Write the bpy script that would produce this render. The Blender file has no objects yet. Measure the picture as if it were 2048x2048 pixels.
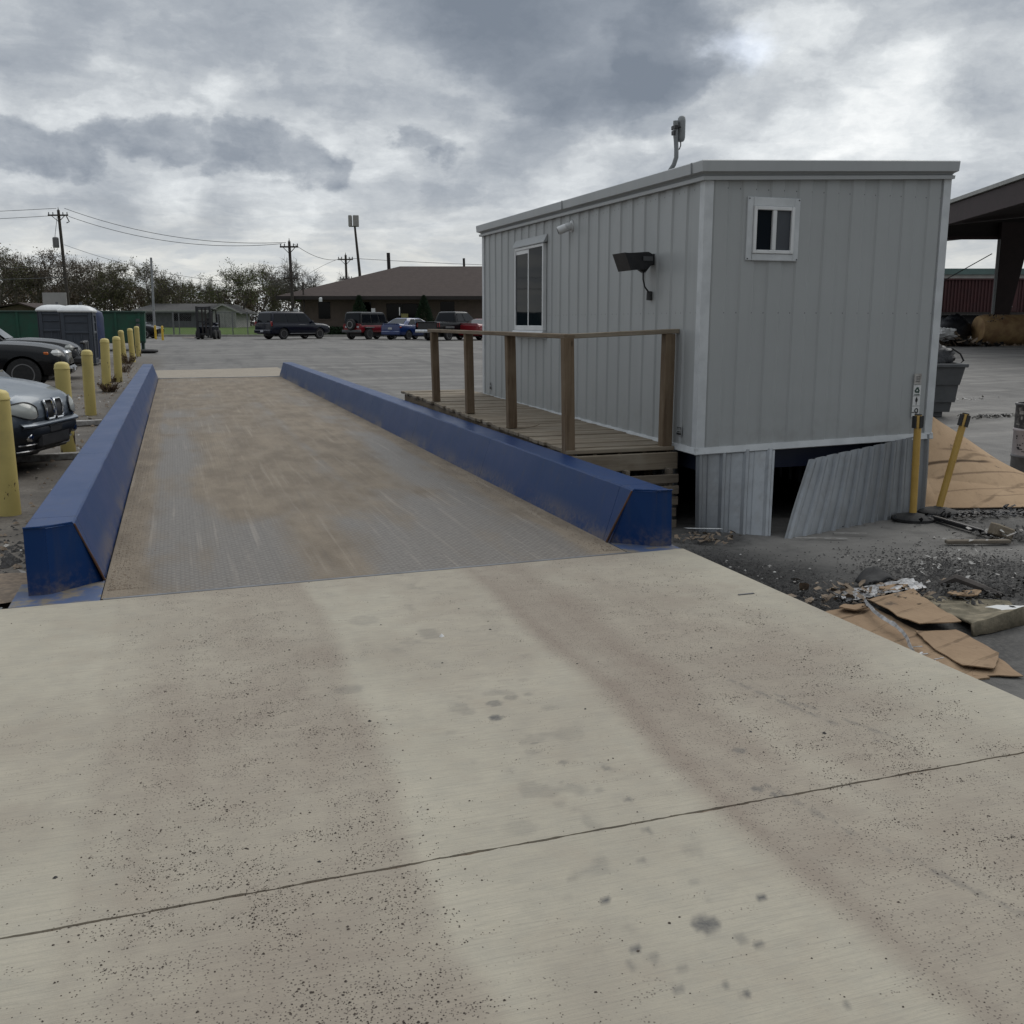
import bpy, bmesh, math, random
import numpy as np
from mathutils import Vector, Matrix
from mathutils.noise import noise as mnoise, fractal as mfractal

random.seed(11)
rng = np.random.default_rng(7)
PI = math.pi
R = math.radians
S = bpy.context.scene
COL = S.collection
YAW = R(18.603)

# ---------------------------------------------------------------- camera, sky, sun, exposure
cam_d = bpy.data.cameras.new('camera')
cam = bpy.data.objects.new('camera', cam_d)
COL.objects.link(cam)
cam.location = (0, 0, 1.5)
cam.rotation_euler = (R(90 - 10.87), 0, -YAW)
cam_d.sensor_width = 36
cam_d.lens = 36 * 0.965
cam_d.clip_start = 0.05
cam_d.clip_end = 3000
S.camera = cam

SUN_AZ, SUN_EL = R(50), R(48)      # azimuth from +Y towards +X
sun_d = bpy.data.lights.new('sun', 'SUN')
sun_d.energy = 1.1
sun_d.angle = R(50)
sun_d.color = (1.0, 0.955, 0.88)
sun = bpy.data.objects.new('sun', sun_d)
COL.objects.link(sun)
sun.location = (20, 20, 40)
sd = Vector((math.sin(SUN_AZ) * math.cos(SUN_EL), math.cos(SUN_AZ) * math.cos(SUN_EL), math.sin(SUN_EL)))
sun.rotation_euler = (-sd).to_track_quat('-Z', 'Y').to_euler()

S.view_settings.view_transform = 'Standard'
S.view_settings.look = 'None'
S.view_settings.exposure = 0.22
S.view_settings.gamma = 1.0
S.view_settings.use_curve_mapping = False


class NT:
    """small node-tree helper"""
    def __init__(s, nt):
        s.nt = nt
        s.n = nt.nodes
        s.l = nt.links

    def set(s, sock, v):
        if isinstance(v, bpy.types.NodeSocket):
            s.l.new(v, sock)
        elif v is not None:
            if hasattr(sock, 'default_value'):
                dv = sock.default_value
                if hasattr(dv, '__len__'):
                    if not hasattr(v, '__len__'):
                        v = (v, v, v)
                    v = tuple(v)
                    if len(dv) == 4 and len(v) == 3:
                        v = v + (1,)
                    sock.default_value = v
                else:
                    sock.default_value = v

    def math(s, op, a, b=None, c=None, clamp=False):
        m = s.n.new('ShaderNodeMath')
        m.operation = op
        m.use_clamp = clamp
        s.set(m.inputs[0], a)
        if b is not None: s.set(m.inputs[1], b)
        if c is not None: s.set(m.inputs[2], c)
        return m.outputs[0]

    def vmath(s, op, a, b=None, out=0):
        m = s.n.new('ShaderNodeVectorMath')
        m.operation = op
        s.set(m.inputs[0], a)
        if b is not None: s.set(m.inputs[1], b)
        return m.outputs['Value'] if op in ('DOT_PRODUCT', 'LENGTH', 'DISTANCE') else m.outputs[0]

    def noise(s, vec, scale, detail=4, rough=0.55, dist=0.0, lac=2.0):
        m = s.n.new('ShaderNodeTexNoise')
        s.set(m.inputs['Vector'], vec)
        m.inputs['Scale'].default_value = scale
        m.inputs['Detail'].default_value = detail
        m.inputs['Roughness'].default_value = rough
        m.inputs['Distortion'].default_value = dist
        m.inputs['Lacunarity'].default_value = lac
        return m.outputs['Fac']

    def voro(s, vec, scale, feature='F1', out='Distance', rand=1.0):
        m = s.n.new('ShaderNodeTexVoronoi')
        m.feature = feature
        s.set(m.inputs['Vector'], vec)
        m.inputs['Scale'].default_value = scale
        m.inputs['Randomness'].default_value = rand
        return m.outputs[out]

    def ramp(s, fac, stops, interp='LINEAR'):
        m = s.n.new('ShaderNodeValToRGB')
        s.set(m.inputs[0], fac)
        cr = m.color_ramp
        cr.interpolation = interp
        while len(cr.elements) < len(stops):
            cr.elements.new(0.5)
        for e, (p, c) in zip(cr.elements, stops):
            e.position = p
            if not hasattr(c, '__len__'): c = (c, c, c)
            e.color = (c[0], c[1], c[2], 1)
        return m.outputs['Color']

    def step(s, v, a, b):
        m = s.n.new('ShaderNodeMapRange')
        m.interpolation_type = 'SMOOTHSTEP'
        s.set(m.inputs[0], v)
        m.inputs[1].default_value = a
        m.inputs[2].default_value = b
        m.inputs[3].default_value = 0
        m.inputs[4].default_value = 1
        return m.outputs[0]

    def mix(s, fac, a, b, mode='MIX'):
        m = s.n.new('ShaderNodeMix')
        m.data_type = 'RGBA'
        m.blend_type = mode
        s.set(m.inputs[0], fac)
        s.set(m.inputs[6], a)
        s.set(m.inputs[7], b)
        return m.outputs[2]

    def mapping(s, vec, scale=(1, 1, 1), loc=(0, 0, 0), rot=(0, 0, 0)):
        m = s.n.new('ShaderNodeMapping')
        s.set(m.inputs[0], vec)
        m.inputs['Scale'].default_value = scale
        m.inputs['Location'].default_value = loc
        m.inputs['Rotation'].default_value = rot
        return m.outputs[0]

    def sep(s, vec):
        m = s.n.new('ShaderNodeSeparateXYZ')
        s.set(m.inputs[0], vec)
        return m.outputs

    def comb(s, x, y, z):
        m = s.n.new('ShaderNodeCombineXYZ')
        s.set(m.inputs[0], x); s.set(m.inputs[1], y); s.set(m.inputs[2], z)
        return m.outputs[0]

    def attr(s, name):
        m = s.n.new('ShaderNodeAttribute')
        m.attribute_name = name
        return m.outputs['Fac']

    def bump(s, h, strength=0.3, dist=0.01, normal=None):
        m = s.n.new('ShaderNodeBump')
        m.inputs['Strength'].default_value = strength
        m.inputs['Distance'].default_value = dist
        s.set(m.inputs['Height'], h)
        if normal is not None: s.set(m.inputs['Normal'], normal)
        return m.outputs[0]


SKY_BLOBS = [  # direction, inner and outer radius, weight (negative = thick grey cloud, positive = thin bright cloud)
    ((0.36, 0.90, 0.275), 0.09, 0.150, -0.24), ((0.27, 0.93, 0.295), 0.05, 0.13, -0.15), ((0.20, 0.95, 0.30), 0.02, 0.15, -0.05),
    ((0.450, 0.865, 0.250), 0.052, 0.082, -0.22), ((0.435, 0.88, 0.205), 0.03, 0.065, -0.14), ((0.38, 0.90, 0.205), 0.035, 0.07, -0.14), ((0.345, 0.92, 0.185), 0.03, 0.06, -0.09),
    ((0.58, 0.79, 0.23), 0.04, 0.13, 0.17), ((0.61, 0.77, 0.15), 0.02, 0.14, 0.12), ((0.52, 0.83, 0.14), 0.02, 0.10, 0.10),
    ((0.53, 0.80, 0.27), 0.02, 0.07, 0.10), ((0.165, 0.975, 0.140), 0.01, 0.045, -0.10), ((0.32, 0.94, 0.155), 0.01, 0.06, -0.08),
    ((-0.02, 0.985, 0.137), 0.03, 0.09, -0.06), ((0.09, 0.985, 0.137), 0.03, 0.07, -0.06),
    ((0.07, 0.977, 0.215), 0.01, 0.05, 0.13), ((0.14, 0.977, 0.20), 0.01, 0.05, 0.07), ((0.0, 0.991, 0.108), 0.01, 0.05, 0.16), ((0.10, 0.991, 0.098), 0.01, 0.06, 0.12),
    ((-0.05, 0.969, 0.27), 0.04, 0.16, -0.10), ((0.04, 0.969, 0.27), 0.02, 0.09, -0.06),
    ((0.33, 0.937, 0.112), 0.0, 0.10, 0.10), ((0.675, 0.72, 0.186), 0.005, 0.060, -0.15), ((-0.06, 0.98, 0.208), 0.01, .05, 0.08)]
CUMULUS = [  # heaped clouds: direction, radius
    ((-0.115, 0.986, 0.150), 0.040), ((-0.070, 0.986, 0.148), 0.034), ((-0.035, 0.986, 0.162), 0.026), ((0.002, 0.983, 0.160), 0.036), ((0.038, 0.983, 0.142), 0.022),
    ((0.062, 0.983, 0.163), 0.030), ((0.095, 0.980, 0.156), 0.034), ((0.128, 0.975, 0.146), 0.030), ((0.160, 0.975, 0.140), 0.022),
    ((0.222, 0.958, 0.164), 0.018), ((0.243, 0.958, 0.158), 0.016)]

# world: NISHITA sky seen through a broken deck of clouds (all by direction)
W = bpy.data.worlds.new('World')
S.world = W
W.use_nodes = True
W.node_tree.nodes.clear()
w = NT(W.node_tree)
sky = w.n.new('ShaderNodeTexSky')
sky.sky_type = 'NISHITA'
sky.sun_disc = False
sky.sun_elevation = SUN_EL
sky.sun_rotation = SUN_AZ
sky.air_density = 1.0
sky.dust_density = 2.0
tc = w.n.new('ShaderNodeTexCoord')
dirv = w.vmath('NORMALIZE', tc.outputs['Generated'])
dx, dy, dz = w.sep(dirv)
# cloud deck projected on a curved ceiling: features shrink and flatten towards the horizon
den = w.math('ADD', w.math('MAXIMUM', dz, 0.0), 0.17)
pv = w.comb(w.math('DIVIDE', dx, den), w.math('DIVIDE', dy, den), 0.0)
wn = w.n.new('ShaderNodeTexNoise')
w.set(wn.inputs['Vector'], pv)
wn.inputs['Scale'].default_value = 1.1
wn.inputs['Detail'].default_value = 9
wn.inputs['Roughness'].default_value = 0.62
wv = w.vmath('SUBTRACT', wn.outputs['Color'], (0.5, 0.5, 0.5))
pvw = w.vmath('ADD', pv, w.vmath('MULTIPLY', wv, (0.9, 0.9, 0)))
big = w.noise(pvw, 0.9, 10, 0.58)
med = w.noise(pvw, 2.9, 10, 0.6)
fine = w.noise(w.vmath('ADD', pv, w.vmath('MULTIPLY', wv, (0.35, 0.35, 0))), 6.5, 8, 0.62)
# upright cumulus heaps, in angular space
an = w.mapping(dirv, scale=(1, 1, 1.5))
cw = w.n.new('ShaderNodeTexNoise')
w.set(cw.inputs['Vector'], an)
cw.inputs['Scale'].default_value = 14
cw.inputs['Detail'].default_value = 9
cw.inputs['Roughness'].default_value = 0.58
cwv = w.vmath('SUBTRACT', cw.outputs['Color'], (0.5, 0.5, 0.5))
ragged = w.vmath('ADD', an, w.vmath('MULTIPLY', cwv, (0.115, 0.115, 0.095)))


def blob(d, r0, r1, wgt, zs=1.5):
    """ragged patch of thicker (negative) or thinner (positive) cloud round a direction"""
    d = Vector(d).normalized()
    dd = w.vmath('DISTANCE', ragged, Vector((d.x, d.y, d.z * 1.5)))
    return w.math('MULTIPLY', w.math('SUBTRACT', 1.0, w.step(dd, r0, r1)), wgt)


lump = w.noise(w.vmath('ADD', an, w.vmath('MULTIPLY', cwv, (0.10, 0.10, 0.08))), 7.5, 10, 0.57)
val = w.math('ADD', w.math('MULTIPLY', big, 0.70), w.math('MULTIPLY', med, 0.30))
val = w.math('ADD', val, w.math('MULTIPLY', fine, 0.12))
val = w.math('ADD', val, w.math('MULTIPLY', lump, 0.62))
val = w.math('SUBTRACT', val, 0.315)
for b in SKY_BLOBS:
    val = w.math('ADD', val, blob(*b))
# union of the heaps -> one signed distance, then a crisp grey body with a bright backlit rim
dmin = None
for d_, r_ in CUMULUS:
    d_ = Vector(d_).normalized()
    q_ = w.math('SUBTRACT', w.vmath('DISTANCE', ragged, Vector((d_.x, d_.y, d_.z * 1.5))), r_)
    dmin = q_ if dmin is None else w.math('SMOOTH_MIN', dmin, q_, 0.008)
body_ = w.math('SUBTRACT', 1.0, w.step(dmin, -0.012, 0.004))
rim_ = w.math('MULTIPLY', w.step(dmin, -0.004, 0.006), w.math('SUBTRACT', 1.0, w.step(dmin, 0.006, 0.050)))
clump = w.noise(w.vmath('ADD', an, w.vmath('MULTIPLY', cwv, (0.06, 0.06, 0.05))), 26, 7, 0.6)
val = w.math('ADD', val, w.math('MULTIPLY', body_, w.math('ADD', -0.31, w.math('MULTIPLY', clump, 0.36))))
val = w.math('ADD', val, w.math('MULTIPLY', rim_, 0.080))
val = w.math('ADD', val, w.math('MULTIPLY', w.math('SUBTRACT', clump, 0.5), 0.16))
# brightness inside the dark bank: bases a shade darker than tops
ccol = w.ramp(val, [(0.08, (0.175, 0.205, 0.250)), (0.32, (0.250, 0.282, 0.328)), (0.48, (0.345, 0.377, 0.418)),
                    (0.60, (0.470, 0.500, 0.530)), (0.72, (0.640, 0.670, 0.690)), (0.88, (0.880, 0.895, 0.895))])
hz = w.step(dz, 0.02, 0.13)
ccol = w.mix(w.math('MULTIPLY', w.math('SUBTRACT', 1.0, hz), 0.80), ccol, w.mix(w.step(med, 0.35, 0.65), (0.56, 0.585, 0.59), (0.78, 0.77, 0.71)))
up = w.step(dz, 0.32, 0.75)
back = w.step(w.vmath('DOT_PRODUCT', dirv, Vector((math.sin(YAW), math.cos(YAW), 0.0))), 0.25, -0.55)
gain = w.math('ADD', 1.0, w.math('MULTIPLY', up, 0.75))
gain = w.math('MULTIPLY', gain, w.math('SUBTRACT', 1.0, w.math('MULTIPLY', back, 0.35)))
ccol = w.vmath('MULTIPLY', ccol, w.comb(gain, gain, gain))
ccol = w.vmath('MULTIPLY', ccol, (10, 10, 10))
hole = w.math('MULTIPLY', blob((0.505, 0.83, 0.238), 0.0, 0.045, 1.0), 0.5)
skyc = w.mix(hole, ccol, w.vmath('ADD', sky.outputs[0], (2.5, 2.5, 2.5)))
bg = w.n.new('ShaderNodeBackground')
w.set(bg.inputs['Color'], skyc)
bg.inputs['Strength'].default_value = 0.1
wo = w.n.new('ShaderNodeOutputWorld')
w.l.new(bg.outputs[0], wo.inputs[0])

# ---------------------------------------------------------------- helpers: materials
MATS = {}


def newmat(name):
    m = bpy.data.materials.new(name)
    m.use_nodes = True
    m.node_tree.nodes.clear()
    t = NT(m.node_tree)
    b = t.n.new('ShaderNodeBsdfPrincipled')
    o = t.n.new('ShaderNodeOutputMaterial')
    t.l.new(b.outputs[0], o.inputs[0])
    MATS[name] = m
    return m, t, b


def coord(t, kind='Object'):
    c = t.n.new('ShaderNodeTexCoord')
    return c.outputs[kind]


def wpos(t):
    return t.n.new('ShaderNodeNewGeometry').outputs['Position']


def pm(name, c1, c2=None, scale=6, rough=0.6, metal=0.0, bump=0.0, bscale=40, stretch=(1, 1, 1), lo=0.35, hi=0.65,
       rvar=0.12, spec=0.5, coat=0.0, detail=5, dist=0.01):
    m, t, b = newmat(name)
    v = t.mapping(coord(t), scale=stretch)
    if c2 is None:
        c2 = tuple(x * 0.8 for x in c1)
    n = t.noise(v, scale, detail, 0.6)
    t.set(b.inputs['Base Color'], t.mix(t.step(n, lo, hi), c1, c2))
    n2 = t.noise(v, bscale, 4, 0.6)
    t.set(b.inputs['Roughness'], t.math('ADD', rough - rvar / 2, t.math('MULTIPLY', n2, rvar)))
    b.inputs['Metallic'].default_value = metal
    b.inputs['Specular IOR Level'].default_value = spec
    b.inputs['Coat Weight'].default_value = coat
    if bump:
        t.set(b.inputs['Normal'], t.bump(n2, bump, dist))
    return m


# ---------------------------------------------------------------- helpers: meshes
class MB:
    def __init__(s):
        s.v = []; s.f = []; s.m = []; s.cur = 0

    def add(s, vs, fs, mi=None):
        o = len(s.v)
        s.v.extend([tuple(p) for p in vs])
        for f in fs:
            s.f.append([i + o for i in f]); s.m.append(s.cur if mi is None else mi)
        return s

    def box(s, a, b, bev=0.0, rot=None, piv=None, mi=None):
        """axis box from corner a to corner b, optional chamfer, optional Matrix about piv"""
        (x0, y0, z0), (x1, y1, z1) = a, b
        lo = (min(x0, x1), min(y0, y1), min(z0, z1)); hi = (max(x0, x1), max(y0, y1), max(z0, z1))
        bev = min(bev, 0.45 * min(hi[i] - lo[i] for i in range(3)))
        if bev <= 0:
            vs = [(hi[0] if i & 1 else lo[0], hi[1] if i & 2 else lo[1], hi[2] if i & 4 else lo[2]) for i in range(8)]
            fs = [(0, 2, 3, 1), (4, 5, 7, 6), (0, 1, 5, 4), (2, 6, 7, 3), (0, 4, 6, 2), (1, 3, 7, 5)]
        else:
            vs = []; idx = {}
            for i in range(8):
                sg = [(i >> k) & 1 for k in range(3)]
                for ax in range(3):
                    p = []
                    for k in range(3):
                        e = hi[k] if sg[k] else lo[k]
                        if k != ax: e += -bev if sg[k] else bev
                        p.append(e)
                    idx[(i, ax)] = len(vs); vs.append(tuple(p))
            fs = []
            quads = {0: [(0, 4, 6, 2), (1, 3, 7, 5)], 1: [(0, 1, 5, 4), (2, 6, 7, 3)], 2: [(0, 2, 3, 1), (4, 5, 7, 6)]}
            for ax in range(3):
                for q in quads[ax]:
                    fs.append(tuple(idx[(i, ax)] for i in q))
            for ax in range(3):      # edges along ax
                o1, o2 = [k for k in range(3) if k != ax]
                for s1 in (0, 1):
                    for s2 in (0, 1):
                        i0 = (s1 << o1) | (s2 << o2); i1 = i0 | (1 << ax)
                        fs.append((idx[(i0, o1)], idx[(i1, o1)], idx[(i1, o2)], idx[(i0, o2)]))
            for i in range(8):
                fs.append((idx[(i, 0)], idx[(i, 1)], idx[(i, 2)]))
        if rot is not None:
            pv_ = Vector(piv) if piv is not None else Vector([(lo[k] + hi[k]) / 2 for k in range(3)])
            vs = [pv_ + rot @ (Vector(p) - pv_) for p in vs]
        return s.add(vs, fs, mi)

    def beam(s, p0, p1, wd, ht, bev=0.0, up=(0, 0, 1), mi=None):
        """rectangular bar from p0 to p1 (axis), wd across, ht along up"""
        p0 = Vector(p0); p1 = Vector(p1); d = p1 - p0; L = d.length
        d.normalize(); u = Vector(up); sd_ = d.cross(u)
        if sd_.length < 1e-4: sd_ = d.cross(Vector((0, 1, 0)))
        sd_.normalize(); u = sd_.cross(d)
        M = Matrix((d, sd_, u)).transposed()
        q = MB().box((0, -wd / 2, -ht / 2), (L, wd / 2, ht / 2), bev)
        return s.add([p0 + M @ Vector(p) for p in q.v], q.f, mi)

    def tube(s, pts, r, n=8, caps=True, mi=None):
        pts = [Vector(p) for p in pts]
        rs = r if hasattr(r, '__len__') else [r] * len(pts)
        vs = []; fs = []; k = len(pts)
        ref = Vector((0.13, 0.21, 0.97))
        for i, p in enumerate(pts):
            d = (pts[min(i + 1, k - 1)] - pts[max(i - 1, 0)])
            if d.length < 1e-9: d = Vector((0, 0, 1))
            d.normalize()
            a = d.cross(ref)
            if a.length < 1e-3: a = d.cross(Vector((1, 0, 0)))
            a.normalize(); b = d.cross(a)
            for j in range(n):
                t = 2 * PI * j / n
                vs.append(p + (a * math.cos(t) + b * math.sin(t)) * rs[i])
        for i in range(k - 1):
            for j in range(n):
                j2 = (j + 1) % n
                fs.append((i * n + j, i * n + j2, (i + 1) * n + j2, (i + 1) * n + j))
        if caps:
            fs.append(tuple(range(n - 1, -1, -1))); fs.append(tuple((k - 1) * n + j for j in range(n)))
        return s.add(vs, fs, mi)

    def lathe(s, prof, c=(0, 0, 0), n=24, axis='z', mi=None, caps=True):
        vs = []; fs = []; k = len(prof); c = Vector(c)
        for r, h in prof:
            for j in range(n):
                t = 2 * PI * j / n
                p = (r * math.cos(t), r * math.sin(t), h)
                if axis == 'y': p = (p[0], p[2], p[1])
                elif axis == 'x': p = (p[2], p[0], p[1])
                vs.append(c + Vector(p))
        for i in range(k - 1):
            for j in range(n):
                j2 = (j + 1) % n
                fs.append((i * n + j, i * n + j2, (i + 1) * n + j2, (i + 1) * n + j))
        if caps:
            fs.append(tuple(range(n - 1, -1, -1))); fs.append(tuple((k - 1) * n + j for j in range(n)))
        return s.add(vs, fs, mi)

    def loft(s, rings, caps=True, closed=True, mi=None):
        n = len(rings[0]); vs = [p for r_ in rings for p in r_]; fs = []
        for i in range(len(rings) - 1):
            for j in range(n if closed else n - 1):
                j2 = (j + 1) % n
                fs.append((i * n + j, i * n + j2, (i + 1) * n + j2, (i + 1) * n + j))
        if caps and closed:
            fs.append(tuple(range(n - 1, -1, -1))); fs.append(tuple((len(rings) - 1) * n + j for j in range(n)))
        return s.add(vs, fs, mi)

    def prism(s, poly, off, mi=None):
        """closed polygon of 3D points extruded by vector off"""
        off = Vector(off); n = len(poly)
        vs = [Vector(p) for p in poly] + [Vector(p) + off for p in poly]
        fs = [tuple(range(n - 1, -1, -1)), tuple(range(n, 2 * n))]
        for j in range(n):
            fs.append((j, (j + 1) % n, n + (j + 1) % n, n + j))
        return s.add(vs, fs, mi)

    def grid(s, fn, nu, nv, mi=None):
        vs = [fn(i / nu, j / nv) for j in range(nv + 1) for i in range(nu + 1)]
        fs = [(j * (nu + 1) + i, j * (nu + 1) + i + 1, (j + 1) * (nu + 1) + i + 1, (j + 1) * (nu + 1) + i)
              for j in range(nv) for i in range(nu)]
        return s.add(vs, fs, mi)

    def chip(s, c, r, flat=0.5, mi=None):
        c = Vector(c); a0 = random.random() * 6.28
        k = 5
        top = []
        for j in range(k):
            t = a0 + 2 * PI * j / k
            q = r * (0.6 + 0.6 * random.random())
            top.append(c + Vector((math.cos(t) * q, math.sin(t) * q, 0)))
        vs = top + [c + Vector((0, 0, r * flat * 2 * (0.7 + 0.5 * random.random())))]
        fs = [(j, (j + 1) % k, k) for j in range(k)]
        return s.add(vs, fs, mi)

    def shard(s, c, r, mi=None):
        """torn scrap: irregular thin leaf, bent across the middle and tilted"""
        c = Vector(c); a0 = random.random() * 6.28; n = random.choice((4, 5, 6))
        asp = random.uniform(.35, 1.0); tx, ty = random.gauss(0, .35), random.gauss(0, .35); bend = random.uniform(-.5, .6)
        pts = []
        for j in range(n):
            t = 2 * PI * j / n + random.uniform(-.3, .3); q = r * random.uniform(.55, 1.2)
            x, y = math.cos(t) * q, math.sin(t) * q * asp
            pts.append((x, y, tx * x + ty * y + bend * abs(x)))
        zmin = min(p[2] for p in pts)
        vs = [c + Vector((p[0] * math.cos(a0) - p[1] * math.sin(a0), p[0] * math.sin(a0) + p[1] * math.cos(a0), p[2] - zmin)) for p in pts]
        m = sum(vs, Vector()) / n + Vector((0, 0, -abs(bend) * r * .25 + .002))
        return s.add(vs + [m], [(j, (j + 1) % n, n) for j in range(n)], mi)

    def build(s, name, mats, parent=None, smooth=None, loc=None, norm=True):
        me = bpy.data.meshes.new(name)
        me.from_pydata(s.v, [], s.f)
        if not isinstance(mats, (list, tuple)): mats = [mats]
        for m in mats: me.materials.append(m if not isinstance(m, str) else MATS[m])
        if len(mats) > 1: me.polygons.foreach_set('material_index', s.m)
        if norm:
            b = bmesh.new(); b.from_mesh(me)
            bmesh.ops.recalc_face_normals(b, faces=b.faces)
            b.to_mesh(me); b.free()
        if smooth is not None:
            me.polygons.foreach_set('use_smooth', [True] * len(me.polygons))
            try: me.set_sharp_from_angle(angle=R(smooth))
            except Exception: pass
        me.update()
        o = bpy.data.objects.new(name, me)
        COL.objects.link(o)
        if parent is not None: o.parent = parent
        if loc is not None: o.location = loc
        return o


def tag(o, label=None, cat=None, group=None, kind=None):
    if label: o['label'] = label
    if cat: o['category'] = cat
    if group: o['group'] = group
    if kind: o['kind'] = kind
    return o


def thing(name, label, cat, loc=(0, 0, 0), rz=0.0, group=None):
    o = bpy.data.objects.new(name, None)
    COL.objects.link(o)
    o.empty_display_size = 0.2
    o.location = loc
    o.rotation_euler = (0, 0, rz)
    return tag(o, label, cat, group)


def kids(o):
    return [c for c in COL.objects if c.parent == o]


def copy_tree(o, parent=None):
    c = o.copy(); COL.objects.link(c)
    if parent is not None: c.parent = parent
    for ch in kids(o): copy_tree(ch, c)
    return c


def fattr(o, name, vals):
    a = o.data.attributes.new(name, 'FLOAT', 'POINT')
    a.data.foreach_set('value', np.asarray(vals, dtype=np.float32))


def C(xr, d, z=0.0):
    """point xr metres right and d metres ahead along the street axis of the far buildings"""
    return (xr * math.cos(YAW) + d * math.sin(YAW), -xr * math.sin(YAW) + d * math.cos(YAW), z)


# numpy value noise
_perm = rng.random((256, 256))


def vnoise(x, y):
    xi = np.floor(x).astype(int); yi = np.floor(y).astype(int)
    fx = x - xi; fy = y - yi
    fx = fx * fx * (3 - 2 * fx); fy = fy * fy * (3 - 2 * fy)
    g = lambda a, b: _perm[a & 255, b & 255]
    return (g(xi, yi) * (1 - fx) + g(xi + 1, yi) * fx) * (1 - fy) + (g(xi, yi + 1) * (1 - fx) + g(xi + 1, yi + 1) * fx) * fy


def fbm(x, y, o=4):
    x = np.asarray(x, dtype=float); y = np.asarray(y, dtype=float)
    r_ = 0; a = 0.5; tot = 0
    for i in range(o):
        r_ = r_ + a * vnoise(x + 17.3 * i, y + 5.1 * i); tot += a; a *= 0.5; x = x * 2.03; y = y * 2.03
    return r_ / tot


def sstep(v, a, b):
    t = np.clip((v - a) / (b - a), 0, 1)
    return t * t * (3 - 2 * t)


# terrain height
TL = [(11, -.32), (16, -.28), (20, -.2), (25, -.06), (36, 0), (46, .2), (70, .32), (80, .35), (200, .95)]
TR = [(16, -.3), (36, .08), (50, .28), (70, .32), (80, .35), (200, .95)]


def zg(x, y):
    r_ = math.hypot(x, y)
    t = min(max(x / 3.0, 0), 1)
    return float(np.interp(r_, [a for a, b in TL], [b for a, b in TL]) * (1 - t) +
                 np.interp(r_, [a for a, b in TR], [b for a, b in TR]) * t)


def G(x, y, dz=0.0):
    return (x, y, zg(x, y) + dz)


def CG(xr, d, dz=0.0):
    p = C(xr, d); return (p[0], p[1], zg(p[0], p[1]) + dz)

# ---------------------------------------------------------------- materials
def mat_concrete():
    m, t, b = newmat('concrete')
    P = wpos(t)
    dirt = t.attr('dirt'); oil = t.attr('oil')
    broom = t.noise(t.mapping(P, scale=(3, 60, 20), rot=(0, 0, R(2))), 3.0, 4, 0.6)
    n1 = t.noise(P, 1.3, 6, 0.6)
    n2 = t.noise(P, 9, 6, 0.65)
    n3 = t.noise(P, 90, 3, 0.7)
    broom2 = t.noise(t.mapping(P, scale=(1.6, 26, 8), rot=(0, 0, R(1.5))), 3.0, 5, 0.62)
    base = t.mix(t.step(n1, 0.3, 0.7), (0.415, 0.378, 0.302), (0.352, 0.320, 0.256))
    base = t.mix(t.math('MULTIPLY', t.step(n2, 0.35, 0.75), 0.35), base, (0.275, 0.262, 0.226))
    base = t.mix(t.math('MULTIPLY', t.step(t.noise(P, 2.6, 6, 0.65), 0.50, 0.72), 0.40), base, (0.335, 0.285, 0.225))
    base = t.mix(t.math('MULTIPLY', t.step(broom2, 0.46, 0.68), 0.30), base, (0.27, 0.248, 0.205))
    base = t.mix(t.math('MULTIPLY', t.step(broom, 0.45, 0.7), 0.36), base, (0.25, 0.238, 0.206))
    base = t.mix(t.math('MULTIPLY', t.step(n3, 0.5, 0.75), 0.25), base, (0.26, 0.245, 0.21))
    dd = t.math('MULTIPLY', dirt, t.math('ADD', 0.65, t.math('MULTIPLY', n2, 0.6)), clamp=True)
    base = t.mix(t.math('MULTIPLY', dd, 0.80), base, (0.208, 0.166, 0.134))
    vo = t.voro(t.vmath('ADD', P, t.vmath('MULTIPLY', t.comb(n3, n3, n3), (0.006, 0.006, 0.006))), 95)
    cl = t.noise(t.mapping(P, scale=(5, 13, 5)), 1.0, 4, 0.6)
    pit = t.math('MULTIPLY', t.step(vo, 0.27, 0.20), t.step(t.math('ADD', cl, t.math('MULTIPLY', dirt, 0.30)), 0.57, 0.70))
    base = t.mix(t.math('MULTIPLY', pit, 0.72), base, (0.085, 0.068, 0.058))
    ed = t.math('MULTIPLY', oil, t.math('ADD', 0.55, t.math('MULTIPLY', t.noise(P, 70, 3, 0.6), 0.9)), clamp=True)
    base = t.mix(ed, base, (0.085, 0.085, 0.085))
    t.set(b.inputs['Base Color'], base)
    b.inputs['Roughness'].default_value = 0.85
    b.inputs['Specular IOR Level'].default_value = 0.3
    h = t.math('ADD', t.math('ADD', t.math('MULTIPLY', broom, 0.8), t.math('MULTIPLY', broom2, 0.9)), t.math('MULTIPLY', n3, 0.5))
    h = t.math('SUBTRACT', h, t.math('MULTIPLY', pit, 0.8))
    t.set(b.inputs['Normal'], t.bump(h, 0.5, 0.005))


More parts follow.
